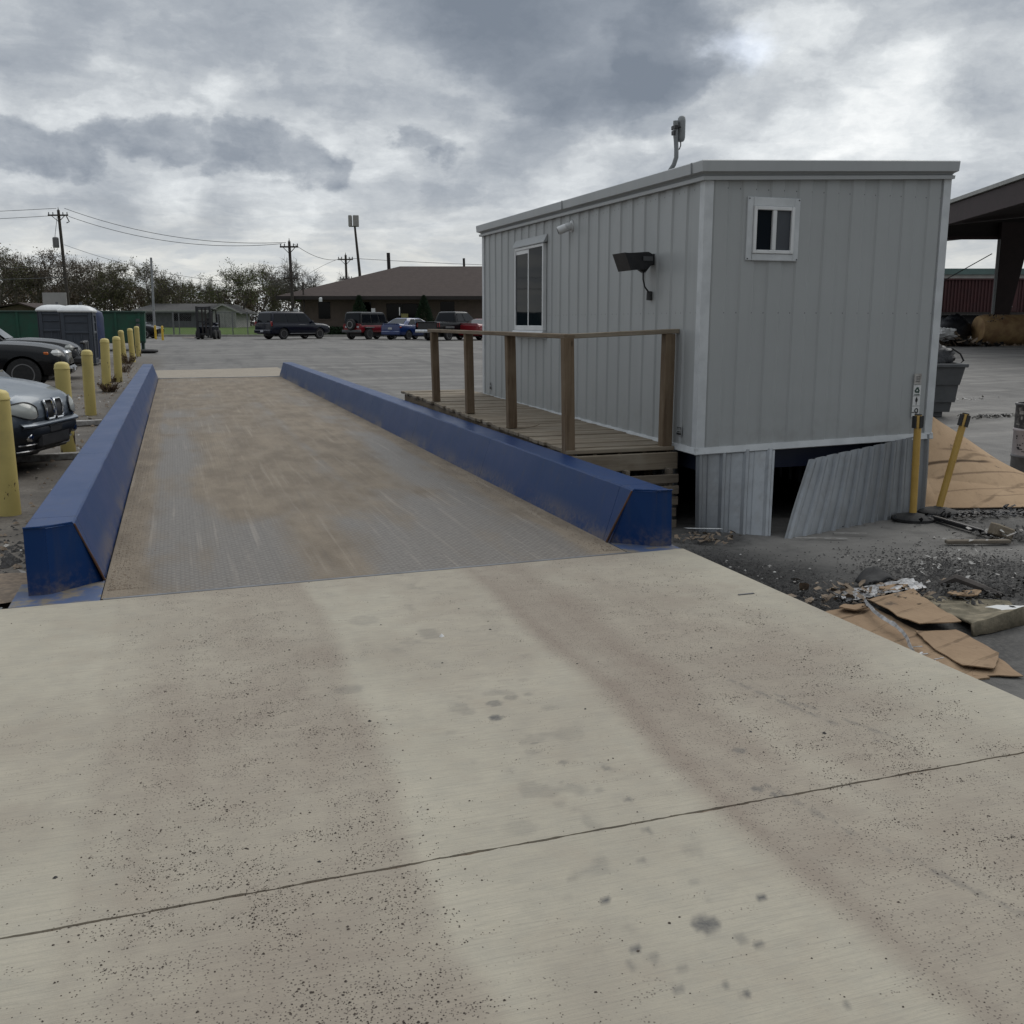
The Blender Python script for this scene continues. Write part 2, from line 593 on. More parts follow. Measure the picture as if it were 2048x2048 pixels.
def mat_deck():
    m, t, b = newmat('tread_plate')
    P = wpos(t)
    dust = t.attr('dust')
    x, y, z = t.sep(P)
    k = 2 * PI / 0.052
    a1 = t.math('SINE', t.math('MULTIPLY', x, k))
    a2 = t.math('SINE', t.math('MULTIPLY', y, k * 0.8))
    pr = t.math('MULTIPLY', a1, a2)
    lug = t.step(pr, 0.15, 0.6)
    n1 = t.noise(t.mapping(P, scale=(1, 0.35, 1)), 3.2, 7, 0.62)
    n2 = t.noise(P, 26, 5, 0.65)
    streak = t.noise(t.mapping(P, scale=(9, 0.22, 1)), 2.0, 5, 0.6)
    n4 = t.noise(P, 160, 2, 0.6)
    steel = t.mix(t.step(n2, 0.3, 0.7), (0.112, 0.100, 0.088), (0.155, 0.141, 0.125))
    steel = t.mix(t.math('MULTIPLY', lug, 0.4), steel, (0.225, 0.209, 0.190))
    sand = t.mix(t.step(n1, 0.3, 0.7), (0.232, 0.192, 0.145), (0.152, 0.124, 0.094))
    sand = t.mix(t.math('MULTIPLY', t.step(n4, 0.5, 0.72), 0.55), sand, (0.11, 0.085, 0.06))
    d = t.math('ADD', dust, t.math('MULTIPLY', t.math('SUBTRACT', n1, 0.5), 0.75))
    d = t.math('ADD', d, t.math('MULTIPLY', t.math('SUBTRACT', n2, 0.5), 0.5))
    d = t.math('SUBTRACT', d, t.math('MULTIPLY', lug, 0.10))
    d = t.step(d, 0.18, 0.86)
    base = t.mix(d, steel, sand)
    base = t.mix(t.math('MULTIPLY', t.step(streak, 0.54, 0.72), 0.30), base, (0.34, 0.30, 0.25))
    base = t.mix(t.math('MULTIPLY', t.step(streak, 0.46, 0.30), 0.25), base, (0.10, 0.09, 0.08))
    t.set(b.inputs['Base Color'], base)
    t.set(b.inputs['Roughness'], t.math('ADD', 0.58, t.math('MULTIPLY', d, 0.3)))
    b.inputs['Specular IOR Level'].default_value = 0.3
    h = t.math('ADD', t.math('MULTIPLY', lug, 1.0), t.math('MULTIPLY', n4, 0.4))
    t.set(b.inputs['Normal'], t.bump(h, 0.45, 0.004))


def mat_blue():
    m, t, b = newmat('blue_paint')
    P = coord(t)
    n1 = t.noise(t.mapping(P, scale=(1, 0.5, 1)), 2.2, 6, 0.6)
    n2 = t.noise(P, 30, 5, 0.65)
    run = t.noise(t.mapping(P, scale=(6, 6, 0.5)), 2.4, 5, 0.62)
    low = t.sep(P)[2]
    base = t.mix(t.step(n1, 0.3, 0.7), (0.001, 0.027, 0.118), (0.003, 0.031, 0.116))
    base = t.mix(t.math('MULTIPLY', t.step(run, 0.50, 0.75), 0.30), base, (0.05, 0.05, 0.06))
    splash = t.math('MULTIPLY', t.step(low, 0.17, 0.0), t.step(t.math('ADD', n1, t.math('MULTIPLY', n2, .5)), 0.62, 0.9))
    base = t.mix(t.math('MULTIPLY', splash, 0.55), base, (0.20, 0.16, 0.12))
    base = t.mix(t.math('MULTIPLY', t.step(n2, 0.70, 0.78), 0.5), base, (0.10, 0.12, 0.2))
    scr = t.noise(t.mapping(P, scale=(20, 1.2, 20)), 3.0, 4, 0.7)
    base = t.mix(t.math('MULTIPLY', t.step(scr, 0.70, 0.74), 0.55), base, (0.11, 0.13, 0.19))
    chip_ = t.math('MULTIPLY', t.step(t.noise(P, 13, 6, 0.7), 0.69, 0.71), t.step(n1, 0.45, 0.6))
    base = t.mix(t.math('MULTIPLY', chip_, 0.8), base, (0.06, 0.035, 0.025))
    t.set(b.inputs['Base Color'], base)
    t.set(b.inputs['Roughness'], t.math('ADD', 0.27, t.math('MULTIPLY', n1, 0.22)))
    b.inputs['Specular IOR Level'].default_value = 0.22
    t.set(b.inputs['Normal'], t.bump(t.noise(P, 1.6, 3, 0.5), 0.10, 0.05))


def mat_ground():
    m, t, b = newmat('yard_ground')
    P = wpos(t)
    x, y, z = t.sep(P)
    n1 = t.noise(P, 0.22, 6, 0.6)
    n2 = t.noise(P, 2.4, 7, 0.65)
    n3 = t.noise(P, 30, 4, 0.7)
    st = t.noise(t.mapping(P, scale=(0.10, 0.9, 1), rot=(0, 0, R(8))), 1.1, 6, 0.62)
    st2 = t.noise(t.mapping(P, scale=(0.9, 0.13, 1), rot=(0, 0, R(25))), 1.3, 6, 0.62)
    st3 = t.noise(t.mapping(P, scale=(0.35, 2.6, 1), rot=(0, 0, R(18))), 1.2, 6, 0.65, 0.4)
    asph = t.mix(t.step(n1, 0.3, 0.7), (0.118, 0.113, 0.107), (0.150, 0.143, 0.134))
    asph = t.mix(t.math('MULTIPLY', t.step(st, 0.47, 0.62), 0.75), asph, (0.205, 0.195, 0.180))
    asph = t.mix(t.math('MULTIPLY', t.step(st2, 0.48, 0.64), 0.60), asph, (0.078, 0.075, 0.072))
    asph = t.mix(t.math('MULTIPLY', t.step(n2, 0.48, 0.72), 0.45), asph, (0.085, 0.082, 0.078))
    asph = t.mix(t.math('MULTIPLY', t.step(n3, 0.5, 0.75), 0.3), asph, (0.05, 0.048, 0.046))
    asph = t.mix(t.math('MULTIPLY', t.step(st3, 0.52, 0.68), 0.45), asph, (0.072, 0.069, 0.065))
    asph = t.mix(t.math('MULTIPLY', t.step(st3, 0.46, 0.32), 0.30), asph, (0.215, 0.205, 0.188))
    # bare gravelly earth: beside the bollards and round the cabin's near corner
    dirt = t.mix(t.step(n2, 0.3, 0.7), (0.085, 0.073, 0.060), (0.155, 0.137, 0.115))
    dirt = t.mix(t.math('MULTIPLY', t.step(n3, 0.45, 0.7), 0.7), dirt, (0.045, 0.04, 0.036))
    wob = t.math('MULTIPLY', t.math('SUBTRACT', n2, 0.5), 1.6)
    lm = t.math('MULTIPLY', t.step(t.math('ADD', x, wob), -0.2, -0.9), t.step(t.math('ADD', y, wob), 46, 38))
    # dark sooty patch
    def spot(cx, cy, r0, r1):
        d = t.vmath('DISTANCE', P, (cx, cy, -0.3))
        d = t.math('ADD', d, t.math('MULTIPLY', t.math('SUBTRACT', n2, 0.5), 1.3))
        return t.step(d, r1, r0)
    soot = t.math('MAXIMUM', t.math('MAXIMUM', spot(3.75, 5.7, 0.85, 1.5), spot(3.7, 4.7, 0.7, 1.4)),
                  t.math('MAXIMUM', spot(5.4, 5.45, 0.55, 1.2), spot(6.8, 6.9, 0.2, 0.9)))
    soot = t.math('MAXIMUM', soot, t.math('MULTIPLY', spot(5.2, 4.3, 0.6, 1.8), 0.6))
    soot = t.math('MAXIMUM', soot, t.math('MULTIPLY', spot(5.4, 5.5, 2.6, 5.5), t.math('MULTIPLY', t.step(n2, 0.30, 0.62), 0.75)))
    pad = spot(5.3, 6.55, 0.5, 1.5)
    g = t.mix(lm, asph, dirt)
    g = t.mix(t.math('MULTIPLY', pad, t.math('ADD', 0.25, t.math('MULTIPLY', n1, 0.6))), g, (0.20, 0.19, 0.175))
    soot = t.math('MULTIPLY', soot, t.math('SUBTRACT', 1.0, t.math('MULTIPLY', pad, 0.75)))
    sootc = t.mix(t.step(n3, 0.4, 0.7), (0.018, 0.018, 0.018), (0.06, 0.056, 0.052))
    g = t.mix(t.math('MULTIPLY', soot, 0.9), g, sootc)
    t.set(b.inputs['Base Color'], g)
    t.set(b.inputs['Roughness'], t.math('ADD', 0.6, t.math('MULTIPLY', n2, 0.35)))
    b.inputs['Specular IOR Level'].default_value = 0.35
    h = t.math('ADD', t.math('MULTIPLY', n3, 0.6), t.math('MULTIPLY', n2, 0.8))
    t.set(b.inputs['Normal'], t.bump(h, 0.5, 0.02))


def mat_wood(name, c1, c2, c3, axis):
    m, t, b = newmat(name)
    P = coord(t)
    sc = [14, 14, 14]; sc[axis] = 0.9
    rnd = t.n.new('ShaderNodeNewGeometry').outputs['Random Per Island']
    off = t.comb(t.math('MULTIPLY', rnd, 31.0), t.math('MULTIPLY', rnd, 17.0), t.math('MULTIPLY', rnd, 53.0))
    v = t.vmath('ADD', P, off)
    g = t.noise(t.mapping(v, scale=sc), 2.2, 6, 0.62, 0.6)
    g2 = t.noise(v, 3.0, 5, 0.6)
    kn = t.voro(t.mapping(v, scale=tuple(3 if i != axis else 1.1 for i in range(3))), 2.3)
    base = t.mix(t.step(g, 0.32, 0.68), c1, c2)
    base = t.mix(t.math('MULTIPLY', t.step(g2, 0.4, 0.75), 0.6), base, c3)
    base = t.mix(t.math('MULTIPLY', t.step(kn, 0.10, 0.05), 0.8), base, tuple(q * 0.3 for q in c1))
    base = t.mix(t.math('MULTIPLY', t.math('SUBTRACT', rnd, 0.5), 0.5, clamp=True), base, tuple(q * 0.55 for q in c2))
    t.set(b.inputs['Base Color'], base)
    b.inputs['Roughness'].default_value = 0.8
    b.inputs['Specular IOR Level'].default_value = 0.25
    t.set(b.inputs['Normal'], t.bump(g, 0.35, 0.004))


def mat_siding(name, c1, c2, stain):
    m, t, b = newmat(name)
    P = coord(t)
    n1 = t.noise(P, 0.9, 5, 0.6)
    run = t.noise(t.mapping(P, scale=(7, 7, 0.35)), 2.0, 5, 0.6)
    n3 = t.noise(P, 60, 3, 0.6)
    base = t.mix(t.step(n1, 0.3, 0.7), c1, c2)
    base = t.mix(t.math('MULTIPLY', t.step(run, 0.5, 0.75), stain), base, tuple(q * 0.6 for q in c1))
    lowz = t.sep(P)[2]
    spl = t.math('MULTIPLY', t.step(lowz, 0.85, 0.42), t.step(t.noise(P, 7, 5, 0.65), 0.42, 0.7))
    base = t.mix(t.math('MULTIPLY', spl, 0.20), base, (0.17, 0.15, 0.125))
    if name == 'siding':     # rows of screw heads
        px, py, pz = t.sep(wpos(t))
        u = t.math('FRACT', t.math('DIVIDE', t.math('ADD', px, py), 0.136))
        du = t.math('MULTIPLY', t.math('ABSOLUTE', t.math('SUBTRACT', u, 0.5)), 0.136)
        dv = t.math('ABSOLUTE', t.math('SUBTRACT', pz, 1.58))
        dv2 = t.math('ABSOLUTE', t.math('SUBTRACT', pz, 2.60))
        dv = t.math('MINIMUM', dv, dv2)
        scr = t.math('MULTIPLY', t.math('LESS_THAN', du, 0.0045), t.math('LESS_THAN', dv, 0.0055))
        base = t.mix(t.math('MULTIPLY', scr, 0.75), base, (0.04, 0.04, 0.04))
    t.set(b.inputs['Base Color'], base)
    t.set(b.inputs['Roughness'], t.math('ADD', 0.36, t.math('MULTIPLY', n1, 0.15)))
    b.inputs['Specular IOR Level'].default_value = 0.45
    if name == 'skirt_metal': b.inputs['Metallic'].default_value = 0.55
    t.set(b.inputs['Normal'], t.bump(t.math('ADD', t.noise(P, 2.2, 3, 0.5), t.math('MULTIPLY', n3, 0.03)), 0.12, 0.03))


def mat_bollard():
    m, t, b = newmat('bollard_yellow')
    P = coord(t)
    rnd = t.n.new('ShaderNodeObjectInfo').outputs['Random']
    v = t.vmath('ADD', P, t.comb(t.math('MULTIPLY', rnd, 40.0), rnd, rnd))
    n1 = t.noise(v, 3.0, 6, 0.6)
    n2 = t.noise(t.mapping(v, scale=(1, 1, 0.45)), 7.5, 6, 0.65)
    low = t.sep(P)[2]
    base = t.mix(t.step(n1, 0.3, 0.7), (0.54, 0.44, 0.15), (0.47, 0.38, 0.13))
    base = t.mix(t.math('MULTIPLY', t.step(n1, 0.55, 0.75), 0.4), base, (0.30, 0.25, 0.12))
    thr = t.math('ADD', n2, t.math('MULTIPLY', t.step(low, 0.75, 0.0), 0.12))
    base = t.mix(t.step(thr, 0.672, 0.705), base, (0.045, 0.022, 0.014))
    t.set(b.inputs['Base Color'], base)
    b.inputs['Roughness'].default_value = 0.55
    t.set(b.inputs['Normal'], t.bump(n2, 0.15, 0.01))


def mat_leaf(name, c1, c2):
    m, t, b = newmat(name)
    P = coord(t)
    rnd = t.n.new('ShaderNodeNewGeometry').outputs['Random Per Island']
    t.set(b.inputs['Base Color'], t.mix(rnd, c1, c2))
    b.inputs['Roughness'].default_value = 0.7
    b.inputs['Specular IOR Level'].default_value = 0.2


def mat_glass(name, c, rough=0.03, spec=0.6):
    m, t, b = newmat(name)
    P = coord(t)
    b.inputs['Base Color'].default_value = (*c, 1)
    b.inputs['Roughness'].default_value = rough
    b.inputs['Specular IOR Level'].default_value = spec
    t.set(b.inputs['Normal'], t.bump(t.noise(P, 1.2, 2, 0.5), 0.04, 0.05))


mat_concrete(); mat_deck(); mat_blue(); mat_ground(); mat_bollard()
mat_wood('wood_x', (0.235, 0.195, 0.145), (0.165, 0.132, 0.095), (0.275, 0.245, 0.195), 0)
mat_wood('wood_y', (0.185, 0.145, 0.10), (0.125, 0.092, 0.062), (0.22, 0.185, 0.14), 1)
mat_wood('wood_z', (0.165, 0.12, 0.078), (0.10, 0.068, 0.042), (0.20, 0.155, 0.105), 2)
mat_wood('pallet_wood', (0.185, 0.155, 0.12), (0.115, 0.094, 0.072), (0.22, 0.195, 0.16), 0)
mat_siding('siding', (0.358, 0.372, 0.372), (0.335, 0.348, 0.348), 0.14)
mat_siding('skirt_metal', (0.30, 0.315, 0.33), (0.235, 0.25, 0.265), 0.45)
mat_siding('fascia_metal', (0.40, 0.415, 0.42), (0.37, 0.385, 0.39), 0.15)
pm('white_trim', (0.55, 0.57, 0.58), (0.47, 0.49, 0.50), 5, 0.4, bump=0.05)
pm('white_plastic', (0.68, 0.69, 0.69), (0.60, 0.61, 0.61), 4, 0.4)
pm('black_metal', (0.012, 0.012, 0.014), (0.02, 0.02, 0.022), 8, 0.45)
pm('black_plastic', (0.018, 0.018, 0.019), (0.028, 0.028, 0.029), 12, 0.55, bump=0.1)
pm('rubber', (0.016, 0.016, 0.017), (0.026, 0.025, 0.025), 20, 0.8, bump=0.2)
pm('navy_steel', (0.012, 0.018, 0.045), (0.02, 0.026, 0.05), 5, 0.5)
pm('block', (0.20, 0.195, 0.185), (0.15, 0.145, 0.135), 9, 0.9, bump=0.4)
pm('steel_edge', (0.15, 0.155, 0.165), (0.11, 0.11, 0.115), 6, 0.5, metal=0.3, bump=0.1)
pm('blue_plate', (0.055, 0.085, 0.17), (0.17, 0.145, 0.11), 7, 0.55, lo=0.45, hi=0.62)
pm('rust', (0.10, 0.045, 0.022), (0.055, 0.03, 0.022), 14, 0.85, bump=0.3)
pm('galv', (0.30, 0.31, 0.315), (0.24, 0.25, 0.255), 8, 0.45, metal=0.5)
pm('conduit', (0.24, 0.255, 0.26), (0.20, 0.21, 0.215), 6, 0.5)
pm('stanchion_yellow', (0.50, 0.315, 0.075), (0.44, 0.27, 0.06), 6, 0.45, bump=0.05)
def mat_card(name, c1, c2, crease_scale):
    m, t, b = newmat(name)
    P = wpos(t)
    n1 = t.noise(P, 2.2, 6, 0.62)
    n2 = t.noise(P, 11, 6, 0.66)
    att = t.attr('crease')
    fl = t.noise(t.mapping(P, scale=(60, 5, 30), rot=(0, 0, R(24))), 2.0, 2, 0.5)
    wv = t.n.new('ShaderNodeTexWave')
    t.set(wv.inputs['Vector'], t.mapping(P, rot=(0, 0, R(72))))
    wv.inputs['Scale'].default_value = crease_scale
    wv.inputs['Distortion'].default_value = 2.2
    wv.inputs['Detail'].default_value = 3
    wv.inputs['Detail Scale'].default_value = 1.2
    cr = t.step(wv.outputs['Fac'], 0.965, 1.0)
    base = t.mix(t.step(n1, 0.3, 0.7), c1, c2)
    base = t.mix(t.math('MULTIPLY', t.step(n2, 0.52, 0.74), 0.45), base, tuple(q * 0.55 for q in c2))
    base = t.mix(t.math('MULTIPLY', cr, t.math('MULTIPLY', t.step(n1, 0.40, 0.55), 0.6)), base, tuple(q * 0.40 for q in c2))
    base = t.mix(t.math('MULTIPLY', t.step(t.math('ADD', n1, t.math('MULTIPLY', n2, 0.5)), 0.86, 0.96), 0.7), base, (0.07, 0.055, 0.045))
    base = t.mix(t.math('MULTIPLY', t.step(fl, 0.45, 0.6), 0.12), base, tuple(q * 0.6 for q in c2))
    base = t.mix(t.math('MULTIPLY', att, 0.85), base, (0.045, 0.028, 0.018))
    t.set(b.inputs['Base Color'], base)
    b.inputs['Roughness'].default_value = 0.88
    b.inputs['Specular IOR Level'].default_value = 0.15
    h = t.math('SUBTRACT', t.math('ADD', t.math('MULTIPLY', n2, 0.5), t.math('MULTIPLY', fl, 0.10)), t.math('MULTIPLY', cr, 0.6))
    t.set(b.inputs['Normal'], t.bump(h, 0.55 if crease_scale > 1 else 0.15, 0.02))


mat_card('cardboard', (0.31, 0.218, 0.140), (0.245, 0.168, 0.107), 1.3)
mat_card('cardboard_pale', (0.43, 0.305, 0.195), (0.375, 0.26, 0.162), 0.8)
pm('carpet', (0.26, 0.225, 0.165), (0.14, 0.125, 0.092), 9, 0.95, bump=0.6, bscale=60, spec=0.1)
pm('plastic_film', (0.42, 0.42, 0.43), (0.20, 0.20, 0.20), 22, 0.35, bump=0.4, bscale=50)
pm('soot_chip', (0.022, 0.021, 0.02), (0.05, 0.046, 0.043), 25, 0.75)
pm('crumb', (0.045, 0.035, 0.028), (0.085, 0.065, 0.05), 40, 0.85)
pm('pale_chip', (0.42, 0.41, 0.39), (0.27, 0.25, 0.23), 20, 0.8)
pm('tan_chip', (0.24, 0.18, 0.125), (0.15, 0.115, 0.085), 20, 0.85)
pm('dumpster_green', (0.010, 0.075, 0.045), (0.016, 0.060, 0.038), 2.4, 0.5, bump=0.15, bscale=8)
pm('dark_green', (0.012, 0.045, 0.03), (0.01, 0.03, 0.022), 5, 0.6)
pm('potty_grey', (0.050, 0.060, 0.078), (0.043, 0.052, 0.068), 3, 0.5)
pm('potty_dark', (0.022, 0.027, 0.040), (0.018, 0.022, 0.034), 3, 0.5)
pm('tank_blue', (0.010, 0.024, 0.085), (0.008, 0.018, 0.06), 3, 0.4)
pm('pole_wood', (0.060, 0.050, 0.042), (0.040, 0.034, 0.030), 6, 0.9, bump=0.3)
pm('wire', (0.06, 0.06, 0.065), (0.05, 0.05, 0.055), 4, 0.6)
pm('fence_wire', (0.16, 0.165, 0.17), (0.12, 0.125, 0.13), 4, 0.5, metal=0.3)
pm('bark', (0.105, 0.088, 0.074), (0.07, 0.06, 0.05), 5, 0.95)
pm('bark_grey', (0.115, 0.10, 0.09), (0.075, 0.066, 0.06), 5, 0.95)
pm('twig_brown', (0.125, 0.103, 0.087), (0.088, 0.073, 0.063), 3, 0.95)
mat_leaf('leaf_olive', (0.085, 0.088, 0.040), (0.135, 0.130, 0.065))
mat_leaf('leaf_brown', (0.095, 0.072, 0.052), (0.135, 0.105, 0.075))
mat_leaf('leaf_green', (0.070, 0.090, 0.030), (0.13, 0.14, 0.055))
mat_leaf('leaf_dark', (0.018, 0.034, 0.020), (0.035, 0.055, 0.03))
mat_leaf('dry_weed', (0.16, 0.115, 0.07), (0.09, 0.06, 0.04))
pm('grass', (0.060, 0.105, 0.022), (0.085, 0.115, 0.035), 0.8, 0.95, bump=0.5, bscale=12, spec=0.1)
pm('kerb', (0.33, 0.315, 0.285), (0.25, 0.24, 0.22), 3, 0.9)
pm('shingle', (0.036, 0.023, 0.019), (0.048, 0.032, 0.027), 3, 0.95, bump=0.4, bscale=25)
pm('office_wall', (0.155, 0.120, 0.100), (0.135, 0.105, 0.088), 2, 0.9, bump=0.2)
pm('dark_trim', (0.020, 0.015, 0.014), (0.026, 0.02, 0.018), 3, 0.7)
pm('house_roof', (0.075, 0.072, 0.070), (0.055, 0.053, 0.052), 3, 0.95)
pm('house_grey', (0.125, 0.128, 0.135), (0.10, 0.102, 0.108), 2, 0.85)
pm('house_white', (0.36, 0.35, 0.335), (0.28, 0.275, 0.265), 2, 0.8)
pm('house_tan', (0.12, 0.09, 0.066), (0.095, 0.072, 0.054), 2, 0.9)
pm('canopy_steel', (0.042, 0.026, 0.026), (0.034, 0.022, 0.022), 2, 0.7)
pm('canopy_trim', (0.30, 0.30, 0.28), (0.25, 0.25, 0.235), 3, 0.5)
pm('boxcar_red', (0.062, 0.018, 0.019), (0.048, 0.016, 0.017), 1.2, 0.7)
pm('far_wall', (0.32, 0.315, 0.295), (0.28, 0.275, 0.26), 1, 0.7)
pm('far_trim', (0.10, 0.16, 0.15), (0.09, 0.14, 0.13), 1, 0.6)
pm('bin_grey', (0.085, 0.088, 0.092), (0.07, 0.073, 0.077), 4, 0.6, bump=0.08)
pm('bag_black', (0.008, 0.009, 0.012), (0.013, 0.014, 0.018), 8, 0.5, spec=0.3, bump=0.6, bscale=9, dist=0.05)
pm('drum_dark', (0.045, 0.042, 0.045), (0.14, 0.13, 0.13), 11, 0.5, lo=0.5, hi=0.6)
pm('drum_label', (0.50, 0.45, 0.45), (0.40, 0.36, 0.36), 10, 0.7)
pm('drum_grey', (0.17, 0.165, 0.165), (0.12, 0.115, 0.115), 7, 0.45, metal=0.2)
pm('paper_white', (0.66, 0.66, 0.65), (0.58, 0.58, 0.57), 6, 0.8)
pm('sign_white', (0.62, 0.62, 0.62), (0.55, 0.55, 0.55), 4, 0.5)
pm('sign_yellow', (0.45, 0.40, 0.16), (0.40, 0.36, 0.14), 4, 0.5)
pm('ink', (0.015, 0.015, 0.016), (0.02, 0.02, 0.02), 8, 0.6)
pm('ink_green', (0.02, 0.055, 0.04), (0.02, 0.05, 0.04), 8, 0.6)
pm('cyan_scrap', (0.04, 0.20, 0.27), (0.03, 0.14, 0.2), 12, 0.4)
pm('safety_yellow', (0.55, 0.36, 0.02), (0.48, 0.31, 0.02), 6, 0.5)
pm('orange_scrap', (0.45, 0.12, 0.03), (0.35, 0.1, 0.03), 9, 0.6)
pm('dark_void', (0.004, 0.004, 0.005), (0.006, 0.006, 0.007), 3, 0.9)
mat_glass('window_glass', (0.008, 0.011, 0.015), 0.03, 0.03)
mat_glass('office_glass', (0.003, 0.003, 0.0035), 0.1, 0.15)
mat_glass('car_glass', (0.006, 0.008, 0.011), 0.05, 0.28)
mat_glass('lamp_glass', (0.32, 0.33, 0.31), 0.12, 0.6)
mat_glass('lamp_clear', (0.60, 0.60, 0.58), 0.1, 0.6)
pm('screen_mesh', (0.045, 0.052, 0.062), (0.038, 0.044, 0.054), 5, 0.5)
pm('paint_navy', (0.005, 0.007, 0.016), (0.006, 0.008, 0.018), 2, 0.25, spec=0.3, coat=0.15, rvar=.05)
pm('paint_black', (0.004, 0.0045, 0.006), (0.005, 0.0055, 0.007), 2, 0.25, spec=0.3, coat=0.15, rvar=.05)
pm('paint_red', (0.20, 0.008, 0.014), (0.18, 0.008, 0.013), 2, 0.22, coat=0.5, rvar=.05)
pm('paint_blue', (0.008, 0.028, 0.125), (0.008, 0.026, 0.115), 2, 0.2, coat=0.5, rvar=.05)
pm('paint_silver', (0.125, 0.147, 0.172), (0.118, 0.14, 0.165), 2, 0.30, metal=0.45, coat=0.3, rvar=.06)
pm('paint_slate', (0.018, 0.022, 0.028), (0.015, 0.019, 0.025), 2, 0.4, spec=0.35)
pm('chrome', (0.62, 0.63, 0.64), (0.55, 0.56, 0.57), 6, 0.12, metal=1.0, rvar=.06)
pm('alloy', (0.34, 0.34, 0.345), (0.28, 0.28, 0.285), 6, 0.3, metal=0.8)
pm('tail_red', (0.22, 0.010, 0.012), (0.18, 0.01, 0.012), 6, 0.2)
pm('amber', (0.50, 0.12, 0.015), (0.42, 0.10, 0.012), 6, 0.25)
pm('plate_white', (0.45, 0.46, 0.48), (0.38, 0.39, 0.42), 8, 0.5)
pm('mustard_wrap', (0.37, 0.245, 0.115), (0.25, 0.145, 0.07), 2.5, 0.75, bump=0.3, bscale=7)

# ---------------------------------------------------------------- ground
def axis_lines(parts):
    out = []
    for a, b, n in parts: out += list(np.linspace(a, b, n, endpoint=False))
    return out + [parts[-1][1]]


gx_ = axis_lines([(-700, -120, 10), (-120, -30, 18), (-30, -4, 20), (-4, -0.98, 22), (-0.98, 3.2, 5), (3.2, 9, 46), (9, 30, 26),
                  (30, 120, 30), (120, 700, 10)])
gy_ = axis_lines([(-60, -4, 8), (-4, 4, 30), (4, 12, 56), (12, 28.66, 44), (28.66, 60, 34), (60, 120, 30), (120, 900, 16)])
mb = MB()
nx, ny = len(gx_), len(gy_)
vs = []
for yy in gy_:
    for xx in gx_:
        z = zg(xx, yy)
        rr = math.hypot(xx, yy)
        if rr < 60: z += 0.02 * mnoise((xx * .6, yy * .6, 0)) + (0.012 * mnoise((xx * 3, yy * 3, 4)) if rr < 16 else 0)
        if -0.99 < xx < 3.21 and yy < 28.67: z = min(z, -0.1)
        vs.append((xx, yy, z))
fs = [(j * nx + i, j * nx + i + 1, (j + 1) * nx + i + 1, (j + 1) * nx + i) for j in range(ny - 1) for i in range(nx - 1)]
tag(mb.add(vs, fs).build('ground', 'yard_ground', smooth=60), 'wide grey asphalt yard with tyre streaks and gravelly dirt edges', 'ground', kind='structure')

# far lawn beyond the kerb and the kerb itself
def sheet(name, x0, x1, d0, d1, dz, mat, n=(30, 14)):
    return MB().grid(lambda u, v: CG(x0 + (x1 - x0) * u, d0 + (d1 - d0) * v, dz), *n).build(name, mat, smooth=60)


tag(sheet('lawn', -120, -3, 80.4, 175, 0.05, 'grass', (60, 40)), 'strip of green lawn behind the chain link fence and kerb', 'lawn', kind='structure')
k = MB().grid(lambda u, v: CG(-75 + 85 * u, [80.0, 80.0, 80.4, 80.4][round(v * 3)], [-0.1, .16, .16, -0.1][round(v * 3)]), 50, 3)
tag(k.build('kerb', 'kerb'), 'pale concrete kerb along the far edge of the yard', 'kerb', kind='structure')
# concrete approach at the far end of the scale
a = MB().loft([[(x, 28.68, -0.6), (x, 28.68, 0.005), (x, 31.2, 0.012), (x, 33.5, zg(x, 33.5) + 0.015), (x, 33.5, -0.6)] for x in (-0.9, 1.1, 3.15)])
ap = a.build('approach_slab', 'concrete')
n_ = len(ap.data.vertices); fattr(ap, 'dirt', np.full(n_, 0.62)); fattr(ap, 'oil', np.zeros(n_))
tag(ap, 'pale concrete approach slab beyond the far end of the scale', 'slab', kind='structure')

# near slabs (two pours with a ragged open joint between them)
OIL = [(1.09, 3.43, 0.025, 0.8), (1.13, 3.57, 0.03, 0.5), (1.21, 3.61, 0.026, 0.4), (1.29, 3.62, 0.017, 0.3), (1.19, 2.98, 0.015, 0.5), (1.15, 3.16, 0.012, 0.5), (1.31, 2.89, 0.016, 0.45), (1.29, 2.66, 0.014, 0.55), (1.23, 2.75, 0.017, 0.3), (1.26, 2.46, 0.013, 0.6), (1.13, 2.84, 0.011, 0.3), (1.17, 2.31, 0.012, 0.5), (1.14, 2.33, 0.008, 0.6), (0.99, 2.16, 0.013, 0.95), (1.39, 2.05, 0.011, 0.9), (1.19, 1.99, 0.036, 0.8), (0.98, 1.96, 0.013, 0.9), (1.27, 1.88, 0.013, 0.7), (1.0, 1.91, 0.018, 0.4), (0.94, 1.9, 0.013, 0.4), (1.0, 1.79, 0.015, 0.5), (1.11, 1.76, 0.012, 0.7), (1.14, 1.72, 0.011, 0.9), (1.34, 1.63, 0.011, 0.6), (1.24, 1.91, 0.018, 0.4), (1.26, 2.17, 0.017, 0.25), (0.94, 2.29, 0.015, 0.3), (1.05, 1.85, 0.015, 0.35), (1.25, 2.08, 0.014, 0.2), (0.84, 4.86, 0.082, 0.2), (0.6, 3.91, 0.055, 0.25), (1.72, 2.59, 0.02, 0.6), (1.82, 2.87, 0.022, 0.5), (1.75, 2.54, 0.015, 0.6), (1.02, 4.1, .05, .12), (1.3, 3.2, .06, .15), (0.9, 2.6, .05, .15)]


def band(x, c, wd, soft):
    return sstep(x, c - wd / 2 - soft, c - wd / 2 + soft) * (1 - sstep(x, c + wd / 2 - soft, c + wd / 2 + soft))


